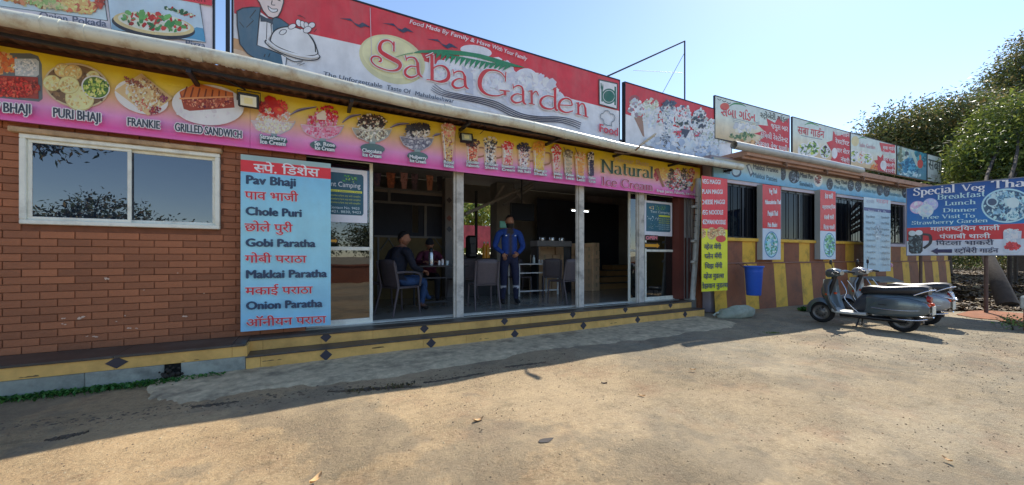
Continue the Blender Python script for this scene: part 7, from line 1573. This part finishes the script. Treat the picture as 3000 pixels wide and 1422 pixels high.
# ------------------------------------------------------------------ vegetation
LEAF = attr_mat('tree_leaf', rough=.42, var=.15, scale=2, spec=.45, transl=.4)
M_BARK = mat('rough_bark', '3c332b', rough=.9, var=.3, scale=10, bump=1.0, bscale=30, dirt='2c2620', damt=.6)
def leaves(centres, radii, n, pal, lw, ll, seed, droop=.6, shell=.55):
    g_ = np.random.default_rng(seed); C_ = np.array(centres); Rr = np.array(radii); w_ = (Rr ** 2).sum(1) ** 1.0; w_ = w_ / w_.sum()
    ncl = n // 22; ci = g_.choice(len(C_), ncl, p=w_); d = g_.normal(size=(ncl, 3)); d /= np.linalg.norm(d, axis=1)[:, None]; r_ = shell + (1 - shell) * g_.random(ncl) ** .6; r_ *= 1 + .16 * g_.normal(size=ncl)
    cc = C_[ci] + d * Rr[ci] * r_[:, None]; idx = np.repeat(np.arange(ncl), 22); m_ = len(idx)
    pos = cc[idx] + g_.normal(size=(m_, 3)) * (.26 * ll / .16, .26 * ll / .16, .20 * ll / .16)
    ax = g_.normal(size=(m_, 3)) + d[idx] * .8; ax[:, 2] -= droop; ax /= np.linalg.norm(ax, axis=1)[:, None]; sd = np.cross(ax, g_.normal(size=(m_, 3))); sd /= np.linalg.norm(sd, axis=1)[:, None]
    L_ = ll * g_.uniform(.6, 1.25, m_)[:, None]; W_ = lw * g_.uniform(.7, 1.2, m_)[:, None]
    nrm = np.cross(ax, sd); V = np.stack([pos, pos + ax * L_ * .45 + sd * W_ * .5 + nrm * L_ * .05, pos + ax * L_, pos + ax * L_ * .45 - sd * W_ * .5 + nrm * L_ * .05], 1).reshape(-1, 3)
    pl_ = np.array([tup(c) for c in pal]); cl = g_.integers(0, len(pal), ncl)[idx]; own = g_.integers(0, len(pal), m_); pick = np.where(g_.random(m_) < .6, cl, own)
    c = pl_[pick] * g_.uniform(.7, 1.3, m_)[:, None]; return V, np.repeat(c, 4, 0)
def leafmesh(name, V, c, parent, mt=LEAF):
    n = len(V) // 4; me = bpy.data.meshes.new(name); me.vertices.add(len(V)); me.vertices.foreach_set('co', V.astype(np.float32).ravel()); me.loops.add(4 * n); me.loops.foreach_set('vertex_index', np.arange(4 * n, dtype=np.int32)); me.polygons.add(n); me.polygons.foreach_set('loop_start', np.arange(0, 4 * n, 4, dtype=np.int32)); me.polygons.foreach_set('loop_total', np.full(n, 4, np.int32))
    me.update(); at = me.attributes.new('Col', 'FLOAT_COLOR', 'POINT'); cc = np.ones((len(V), 4), np.float32); cc[:, :3] = np.clip(c, 0, 1); at.data.foreach_set('color', cc.ravel()); me.materials.append(mt); me.validate()
    return link(name, me, parent)
def tree(label, base, trunk_top, blobs, n, pal, seed, lw=.055, ll=.17, tr=.2, lean=None, name='tree', cat='tree', shell=.55, droop=.6):
    T = thing(name, label, cat, tuple(base)); b = Vector(base); r2 = random.Random(seed); m = MB(); tt = Vector(trunk_top); pts = [b + Vector((0, 0, -.1)), b.lerp(tt, .35) + Vector((r2.uniform(-.1, .1), 0, 0)), b.lerp(tt, .7) + Vector((r2.uniform(-.15, .15), 0, 0)), tt]; m.tube(cr(pts, 4), [tr * (1.25 - .75 * i / 12) for i in range(13)], 12); m.build('trunk', M_BARK, T)
    m = MB()
    for c, r_ in blobs:
        c = Vector(c); st = b.lerp(tt, r2.uniform(.65, 1)); mid = st.lerp(c, .5) + Vector((r2.uniform(-.3, .3), r2.uniform(-.3, .3), r2.uniform(0, .3))); m.tube(cr([st, mid, c], 4), [tr * .45 * (1 - .09 * i) for i in range(9)], 7)
        for _ in range(4): e_ = c + Vector((r2.gauss(0, 1), r2.gauss(0, 1), r2.gauss(0, .8))).normalized() * (r_[0] * .8); m.tube([mid.lerp(c, .6), c.lerp(e_, .5) + Vector((0, 0, .1)), e_], [tr * .2, tr * .12, tr * .05], 5)
    m.build('limbs', M_BARK, T)
    V, c = leaves([Vector(x[0]) - Vector(base) for x in blobs], [x[1] for x in blobs], n, pal, lw, ll, seed, droop, shell); cr_ = leafmesh('crown', V, c, T); return T
MANGO = ['44502a', '54602e', '666c36', '7c7240', '364224', '8c7844', '606a38', '4a5632']; LIME = ['626e2a', '526228', '707c34', '445426', '80863a', '4c5c26']
def bl(px, py, Z, r_): p = depth_at(px, py, Z); return ((p.x, p.y, p.z), (r_, r_, r_ * .8))
g1 = depth_at(2760, 752, 22); tree('broad dark mango tree with brownish leaf tips rising behind the end of the annex', (g1.x, g1.y, .1), (g1.x + .5, g1.y, 3.5), [bl(2585, 410, 21, 1.3), bl(2640, 370, 21.5, 1.4), bl(2600, 520, 21, 1.7), bl(2660, 450, 22, 1.9), bl(2730, 400, 22, 2.0), bl(2800, 380, 22, 2.2), bl(2860, 370, 23, 2.2), bl(2720, 520, 21, 2.2), bl(2820, 500, 21.5, 2.4), bl(2900, 470, 22, 2.2), bl(2700, 620, 21, 2.0), bl(2790, 630, 21, 2.0), bl(2560, 450, 22, .9), bl(2640, 560, 21, 1.6)], 85000, MANGO, 11, tr=.35, lw=.075, ll=.22)
g2 = depth_at(3010, 752, 25); tree('tall dark tree at the right edge of the view with a high ragged top', (g2.x, g2.y, .1), (g2.x, g2.y, 6), [bl(2940, 330, 25, 2.3), bl(2995, 260, 25, 2.2), bl(3060, 230, 25, 2.6), bl(3000, 400, 25, 2.8), bl(3090, 350, 25, 2.8), bl(2935, 430, 24.5, 1.8), bl(3120, 500, 25, 3.0), bl(3010, 520, 25, 2.6), bl(3000, 200, 25.5, 1.2), bl(3060, 130, 25.5, 1.4)], 60000, MANGO[:7] + ['54582c'], 12, tr=.4, lw=.08, ll=.24)
gt = ground_at(2955, 880, .2); ct = depth_at(2905, 640, 10.6)
tree('leaning tree with bright yellow green leaves behind the blue signboard', (gt.x, gt.y, .15), tuple(depth_at(2868, 700, 10.4)), [bl(2885, 480, 14, .9), bl(2915, 440, 14, 1.0), bl(2950, 400, 14.3, 1.2), bl(2985, 350, 14.5, 1.1), bl(2940, 500, 13.8, 1.3), bl(3010, 450, 14, 1.5), bl(2990, 560, 13.5, 1.3), bl(2880, 570, 13.6, 1.1), bl(3080, 400, 14, 1.6), bl(3060, 560, 13.6, 1.4)], 42000, LIME, 13, tr=.15, lw=.055, ll=.17, droop=.4)
# dark undergrowth far behind, and a row of far trees closing the view
for i, (px, py, Z, r_, pal, lb) in enumerate(((2840, 735, 36, 2.4, ['7c9430', '94a83c', '6c8430'], 'bright yellow green bush added as sunlit grass under the signboard, left of the leaning trunk'), (3000, 690, 30, 3.2, MANGO, 'dense shaded bush behind the leaning trunk at the right edge'), (2760, 690, 30, 2.6, MANGO, 'dark bush filling the gap between annex end and signboard'))):  # first bush: bright palette paints the sunlit strip of far grass
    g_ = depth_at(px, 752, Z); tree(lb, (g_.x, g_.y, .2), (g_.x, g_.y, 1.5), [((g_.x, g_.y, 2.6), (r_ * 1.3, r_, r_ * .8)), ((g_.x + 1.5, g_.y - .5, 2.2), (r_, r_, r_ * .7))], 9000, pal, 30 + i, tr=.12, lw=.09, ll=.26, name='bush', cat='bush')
# trees across the road, seen in the window panes
rows_l = [(-26, -50, 5.5), (-21.5, -50, 7.6), (-17.5, -51, 5.6), (-13, -50, 4.8), (-8.5, -50, 4.2), (0, -52, 6), (10, -50, 7), (22, -50, 6), (36, -54, 8), (-34, -50, 6)]
for i, (x, y, h_) in enumerate(rows_l):
    tree('tree %s in the row across the road behind the camera' % ('one two three four five six seven eight nine ten'.split()[i]), (x, y, 0), (x, y, h_ * .5), [((x + a * h_ * .35, y, h_ * b), (h_ * .32, h_ * .3, h_ * .24)) for a, b in ((-1, .62), (0, .82), (1, .6), (-.3, .5), (.4, .55))], 5200, MANGO, 60 + i, lw=.22, ll=.5, tr=.3)['group'] = 'trees across the road'
x, y = -9.6, -4.6
tree('tree beside the lot behind the camera with a low branch hanging towards the window', (x, y, 0), (x + .3, y, 4.2), [((x, y, 5.8), (1.6, 1.9, 1.4)), ((x + 2.4, y + .3, 4.95), (.9, .8, .5)), ((x + 3.3, y + .4, 4.72), (.8, .5, .32)), ((x + 2.8, y + .4, 4.6), (.5, .4, .3)), ((x - 1.5, y, 5.0), (1.4, 1.3, 1.0)), ((x - .3, y + 1.4, 4.9), (1.0, 1.0, .7))], 9000, MANGO, 80, tr=.22, lw=.07, ll=.2)
m = MB(); m.box(-40, 45, -8.3, -8.0, -.05, .78, .02); m.box(-40, 45, -8.34, -7.96, .78, .86, .01); tag(m.build('roadside_wall', mat('brown_roadside_wall', '7c4a34', rough=.85, var=.25, scale=1.5)), 'low brown wall across the road, seen only in the door glass', 'wall')
# hedge behind rear opening
for i, px in enumerate((1335, 1385, 1440)):
    c = depth_at(px, 640, 15.5); tree(('left', 'middle', 'right')[i] + ' sunlit yellow green shrub seen through the rear opening', (c.x, c.y, 0), (c.x, c.y, 1.6), [((c.x, c.y, 2.6), (1.2, 1.0, 1.3))], 3500, ['8c9c3c', 'a0a850', '748c30', 'b0b068'], 90 + i, tr=.06, lw=.07, ll=.18, name='shrub', cat='shrub')
# weeds along the plinth and elsewhere
def tufts(name, label, spots, n, h_, pal, seed):
    g_ = random.Random(seed); V = []; c = []
    for _ in range(n):
        x0_, y0_, sx_, sy_, sl = g_.choice(spots); t = g_.uniform(-1, 1); x = x0_ + t * sx_; y = y0_ + g_.gauss(0, 1) * sy_ + t * sl; z = hgt(x, y) + .004; a = g_.random() * 6.28; l = h_ * g_.uniform(.4, 1.2); w_ = l * .28; dx, dy = math.cos(a), math.sin(a); k = g_.uniform(.2, 1.0)
        V += [(x, y, z), (x + dx * l * .4 * k - dy * w_, y + dy * l * .4 * k + dx * w_, z + l * .55), (x + dx * l * k, y + dy * l * k, z + l * .8), (x + dx * l * .4 * k + dy * w_, y + dy * l * .4 * k - dx * w_, z + l * .55)]; cc = tup(g_.choice(pal)); f = g_.uniform(.7, 1.3); c += [tuple(q * f for q in cc)] * 4
    o = leafmesh(name, np.array(V), np.array(c), None); kind(tag(o, label, 'weeds'), 'stuff'); return o
GW = ['3c7430', '2c6428', '4c8038', '5c8c40']
gl, gr = ground_at(0, 1196), ground_at(425, 1146)
tufts('grass', 'low green weeds along the foot of the grey plinth on the left', [((gl.x + gr.x) / 2 - .1, 4.93, (gr.x - gl.x) / 2 + .3, .035, 0), ((gl.x + gr.x) / 2 + .5, 4.90, .5, .05, 0), ((gl.x + gr.x) / 2, 4.92, (gr.x - gl.x) / 2 + .2, .05, 0), ((gl.x + gr.x) / 2 - .3, 4.95, .5, .03, 0)], 1500, .045, GW, 5)
tufts('dry_grass', 'dry brown grass wisps at the ragged edge of the concrete apron', [(ground_at(1100, 1145).x, ground_at(1100, 1145).y, .25, .03, -.02), (ground_at(1180, 1130).x, ground_at(1180, 1130).y, .12, .03, 0)], 110, .035, ['6c6438', '58503c', '7c6c4c', '5c5c38'], 6)
tufts('grass', 'green weeds sprouting by the striped wall behind the scooter wheel', [(ground_at(2372, 912).x, ground_at(2372, 912).y + .05, .22, .05, 0), (ground_at(2385, 900).x, ground_at(2385, 900).y, .15, .04, 0)], 420, .10, GW + ['1c4020'], 7)
tufts('grass', 'small weeds in the sunny gravel near the scooter', [(ground_at(2260, 975).x, ground_at(2260, 975).y, .14, .05, 0)], 120, .02, ['6c7c34', '7c8c3c'], 8)
wc = ground_at(2968, 950, .1); tree('pale green weed by the red block at the right edge', (wc.x, wc.y, .0), (wc.x, wc.y, .1), [((wc.x, wc.y, .12), (.11, .10, .08))], 200, ['6c9448', '88a860', '4c7434'], 99, tr=.01, lw=.022, ll=.04, name='weed', cat='plant')
# leaf litter under the trees
g_ = np.random.default_rng(4); N_ = 26000; px_ = g_.uniform(2640, 3090, N_); t_ = g_.random(N_) ** .8; Z_ = 8.6 + 26 * (1 - t_) ** 1.6; lat = (px_ - 1500) / 1100 * Z_; X_ = FW.x * Z_ + RT.x * lat; Y_ = FW.y * Z_ + RT.y * lat; keep = Y_ < 9.5; X_, Y_ = X_[keep], Y_[keep]; n = len(X_)
hz = np.array([hgt(a, b) for a, b in zip(X_, Y_)]) + g_.uniform(0, .05, n); an = g_.uniform(0, 6.28, n); sz = g_.uniform(.05, .13, n); dx, dy = np.cos(an) * sz, np.sin(an) * sz; tl = g_.normal(0, .03, (n, 2))
V = np.stack([np.stack([X_ - dx, Y_ - dy, hz], 1), np.stack([X_ + dy * .4, Y_ - dx * .4, hz + tl[:, 0]], 1), np.stack([X_ + dx, Y_ + dy, hz + .01], 1), np.stack([X_ - dy * .4, Y_ + dx * .4, hz + tl[:, 1]], 1)], 1).reshape(-1, 3)
pl_ = np.array([tup(c) for c in ('5c4630', '7c6648', '3a2c20', '94805c', '2c241c', '6c5438')]); o = leafmesh('leaf_litter', V, np.repeat(pl_[g_.integers(0, 6, n)], 4, 0), None, attr_mat('dry_leaf', rough=.7, var=.2)); kind(tag(o, 'brown dry leaf litter covering the ground under the trees', 'leaf litter'), 'stuff')
# red earth patch at the right
m = MB(); pts = [ground_at(*p, .12) for p in ((2800, 905), (2860, 892), (2990, 905), (3080, 915), (3080, 960), (2990, 935), (2920, 920), (2850, 915))]; c = sum(pts, Vector()) / len(pts); m.add([(p.x, p.y, hgt(p.x, p.y) + .012) for p in pts] + [(c.x, c.y, hgt(c.x, c.y) + .05)], [(i, (i + 1) % 8, 8) for i in range(8)], True); kind(m.build('earth_patch', mat('red_earth', '7a4c30', rough=.95, var=.3, scale=8, bump=.8, bscale=30)), 'structure', 'red earth patch in front of the leaf litter')
# painted block at the right edge
c = ground_at(3085, 968, .05); T = thing('gate_block', 'low red brick block with a pale top cut by the right edge of the view', 'block', (c.x, c.y, 0), R(-20)); Mx = Matrix.Translation((c.x, c.y, 0)) @ Matrix.Rotation(R(-20), 4, 'Z')
m = MB(); m.box(-.05, .55, 0, .3, -.05, .34, .01, M=Mx); m.build('base', mat('red_block_paint', '6c3424', rough=.8, var=.2, bump=.3), T); m = MB(); m.box(-.09, .6, -.03, .33, .342, .58, .03, M=Mx); m.build('top', mat('pale_stone_cap', '9ca098', rough=.7, var=.15), T)
for i, (px, Z) in enumerate(((2958, 13), (2975, 15))):
    c = depth_at(px, 700, Z); m = MB(); m.tube([(c.x, c.y, 0), (c.x + .03, c.y, 2.6)], .06, 8); tag(m.build('fence_post', M_BARK), ('nearer', 'farther')[i] + ' dark upright post behind the leaning trunk', 'post')
# scattered leaves, bits and pebbles on the lot
M_DL = mat('fallen_leaf_tan', 'b08c60', rough=.7); M_DL2 = mat('fallen_leaf_dark', '3a2c22', rough=.7); M_TAR = mat('tar_spot', '3a3634', rough=.8, var=.2)
for i, (px, py, mt, lb, s_) in enumerate(((1402, 1236, M_DL, 'pale curled dry leaf lying on the sunny lot below the concrete apron', .045), (1770, 1126, M_DL2, 'small dark curled leaf on the lot beside the lamp shadow', .03), (2030, 1086, M_DL, 'tan curled leaf lying on the lot right of the lamp shadow', .035), (925, 1413, M_DL, 'dry leaf at the bottom edge of the view', .05), (2775, 1352, M_DL, 'pale leaf lying at the lower right of the lot', .03), (1880, 1163, M_DL, 'thin pale twig leaf in the middle of the lot', .03))):
    c = ground_at(px, py); m = MB(); vs = []; a0 = rr.uniform(0, 3)
    for j in range(7):
        t = j / 6 * 2 - 1; w_ = s_ * .35 * math.sqrt(max(0, 1 - t * t)) + .001; zc_ = .006 + .014 * t * t * (s_ / .04)
        for s2 in (-1, 0, 1): vs.append((c.x + math.cos(a0) * t * s_ - math.sin(a0) * s2 * w_, c.y + math.sin(a0) * t * s_ + math.cos(a0) * s2 * w_, c.z + zc_ + .010 * s2 * s2 * (s_ / .04)))
    m.add(vs, [(j * 3 + k, j * 3 + k + 1, (j + 1) * 3 + k + 1, (j + 1) * 3 + k) for j in range(6) for k in range(2)], True); tag(m.build('fallen_leaf', mt), lb, 'leaf')
c = ground_at(1598, 1291); m = MB(); m.add([(c.x + math.cos(a * .52) * rr.uniform(.03, .05) * 1.4, c.y + math.sin(a * .52) * rr.uniform(.02, .035), hgt(c.x, c.y) + .004) for a in range(12)], [tuple(range(12))]); kind(m.build('tar_patch', M_TAR), 'structure', 'small dark tar spot on the lot')
g_ = np.random.default_rng(8); N_ = 9000; Z_ = 1.8 + 8 * g_.random(N_) ** .8; lat = g_.uniform(-1.45, 1.45, N_) * Z_; X_ = FW.x * Z_ + RT.x * lat; Y_ = FW.y * Z_ + RT.y * lat; keep = (Y_ < 4.1) & (g_.random(N_) < .35 + .65 * (np.sin(X_ * 1.3 + Y_) * np.sin(Y_ * 2 - X_) > 0) + (X_ > 6)); X_, Y_ = X_[keep], Y_[keep]; V = []; Fc = []; cc = []
PC = [tup(c) for c in ('8c7c64', 'a8977c', '7c6c56', 'b0a284', '6c5e4c', '94785c')]
for a, b in zip(X_, Y_):
    s_ = g_.uniform(.003, .009) * (1.5 if a > 6 else 1); z = hgt(a, b); k = len(V); th = g_.uniform(0, 6.28)
    V += [(a + math.cos(th + q * 1.571) * s_ * g_.uniform(.7, 1.3), b + math.sin(th + q * 1.571) * s_ * g_.uniform(.7, 1.3), z) for q in range(4)] + [(a, b, z + s_ * .8)]; Fc += [(k, k + 1, k + 4), (k + 1, k + 2, k + 4), (k + 2, k + 3, k + 4), (k + 3, k, k + 4)]; cc += [PC[g_.integers(0, 6)]] * 5
me = bpy.data.meshes.new('gravel'); me.from_pydata(V, [], Fc); at = me.attributes.new('Col', 'FLOAT_COLOR', 'POINT'); c = np.ones((len(V), 4), np.float32); c[:, :3] = np.array(cc); at.data.foreach_set('color', c.ravel()); me.materials.append(attr_mat('pebble_stone', rough=.9)); kind(tag(link('gravel', me), 'loose gravel and grit scattered over the dusty lot', 'gravel'), 'stuff')
# dark damp soil strip along the outer edge of the apron, in the shade line
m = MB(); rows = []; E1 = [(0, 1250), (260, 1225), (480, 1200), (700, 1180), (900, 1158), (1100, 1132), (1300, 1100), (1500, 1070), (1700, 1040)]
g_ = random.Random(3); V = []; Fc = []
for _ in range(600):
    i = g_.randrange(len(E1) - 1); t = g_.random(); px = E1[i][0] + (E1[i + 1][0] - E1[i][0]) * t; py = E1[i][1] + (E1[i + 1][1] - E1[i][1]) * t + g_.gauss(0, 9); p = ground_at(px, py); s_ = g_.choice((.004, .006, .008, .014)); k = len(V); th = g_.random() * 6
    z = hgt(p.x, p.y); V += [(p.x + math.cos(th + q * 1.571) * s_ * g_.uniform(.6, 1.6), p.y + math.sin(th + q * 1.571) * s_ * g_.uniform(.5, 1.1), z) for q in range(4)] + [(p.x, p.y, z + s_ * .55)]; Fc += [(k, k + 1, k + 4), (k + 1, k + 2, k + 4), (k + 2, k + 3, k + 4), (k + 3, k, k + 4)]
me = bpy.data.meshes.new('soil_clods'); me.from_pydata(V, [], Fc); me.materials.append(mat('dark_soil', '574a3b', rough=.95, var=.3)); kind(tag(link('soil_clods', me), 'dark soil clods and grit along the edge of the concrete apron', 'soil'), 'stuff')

# damp dark soil patches beyond the apron edge: low irregular humps
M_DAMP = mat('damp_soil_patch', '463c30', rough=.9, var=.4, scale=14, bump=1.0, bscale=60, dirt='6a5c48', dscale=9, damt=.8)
g_ = random.Random(21)
for i, (pa, ya, pb, yb, hw_) in enumerate(((960, 1152, 1235, 1128, .045), (1240, 1118, 1420, 1092, .03), (560, 1196, 700, 1180, .03), (130, 1288, 260, 1266, .035), (1480, 1076, 1600, 1060, .025))):
    a, b = ground_at(pa, ya), ground_at(pb, yb); n = 26; vs = []; 
    for k in range(n + 1):
        t = k / n; c = a.lerp(b, t); w_ = hw_ * (math.sin(math.pi * t) ** .6) * g_.uniform(.25, 1.9) + .002; off = g_.uniform(-.3, .3) * hw_; z = hgt(c.x, c.y)
        vs += [(c.x, c.y + off - w_, z - .006), (c.x, c.y + off - w_ * .4, z + g_.uniform(.006, .014)), (c.x, c.y + off + w_ * .3, z + g_.uniform(.006, .014)), (c.x, c.y + off + w_, z - .006)]
    m = MB(); m.add(vs, [(4 * k + j, 4 * k + j + 1, 4 * k + j + 5, 4 * k + j + 4) for k in range(n) for j in range(3)], False)
    kind(m.build('ground_patch', M_DAMP), 'structure', 'low hump of dark damp soil along the concrete apron')
# worn edge chips and drip stains on the steps and striped wall
M_STAIN = mat('grime_stain', '6c5838', rough=.85, var=.3)
for par, pl_, items in ((ST, S1, ((800, 1058, 30), (1100, 1022, 40), (1420, 994, 26), (1800, 948, 30))), (PLH, S1, ((90, 1120, 26), (560, 1030, 18)))):
    m = MB()
    for px, py, s_ in items:
        u, z = pl_.at(px, py); z = max(z, .02) if par is ST else .158
        for q in range(4):
            cx = u + g_.uniform(-.08, .08); r0 = s_ * .0006 * g_.uniform(.5, 1.3); m.add([(cx + math.cos(k * .785) * r0 * g_.uniform(.7, 2.4), pl_.o.y - .0012 - q * .0003, z + .006 + abs(math.sin(k * .785)) * r0 * g_.uniform(.3, .8) * (1 if k < 4 else -.2)) for k in range(8)], [tuple(range(8))])
    kind(m.build('grime', M_STAIN, par), 'stuff')
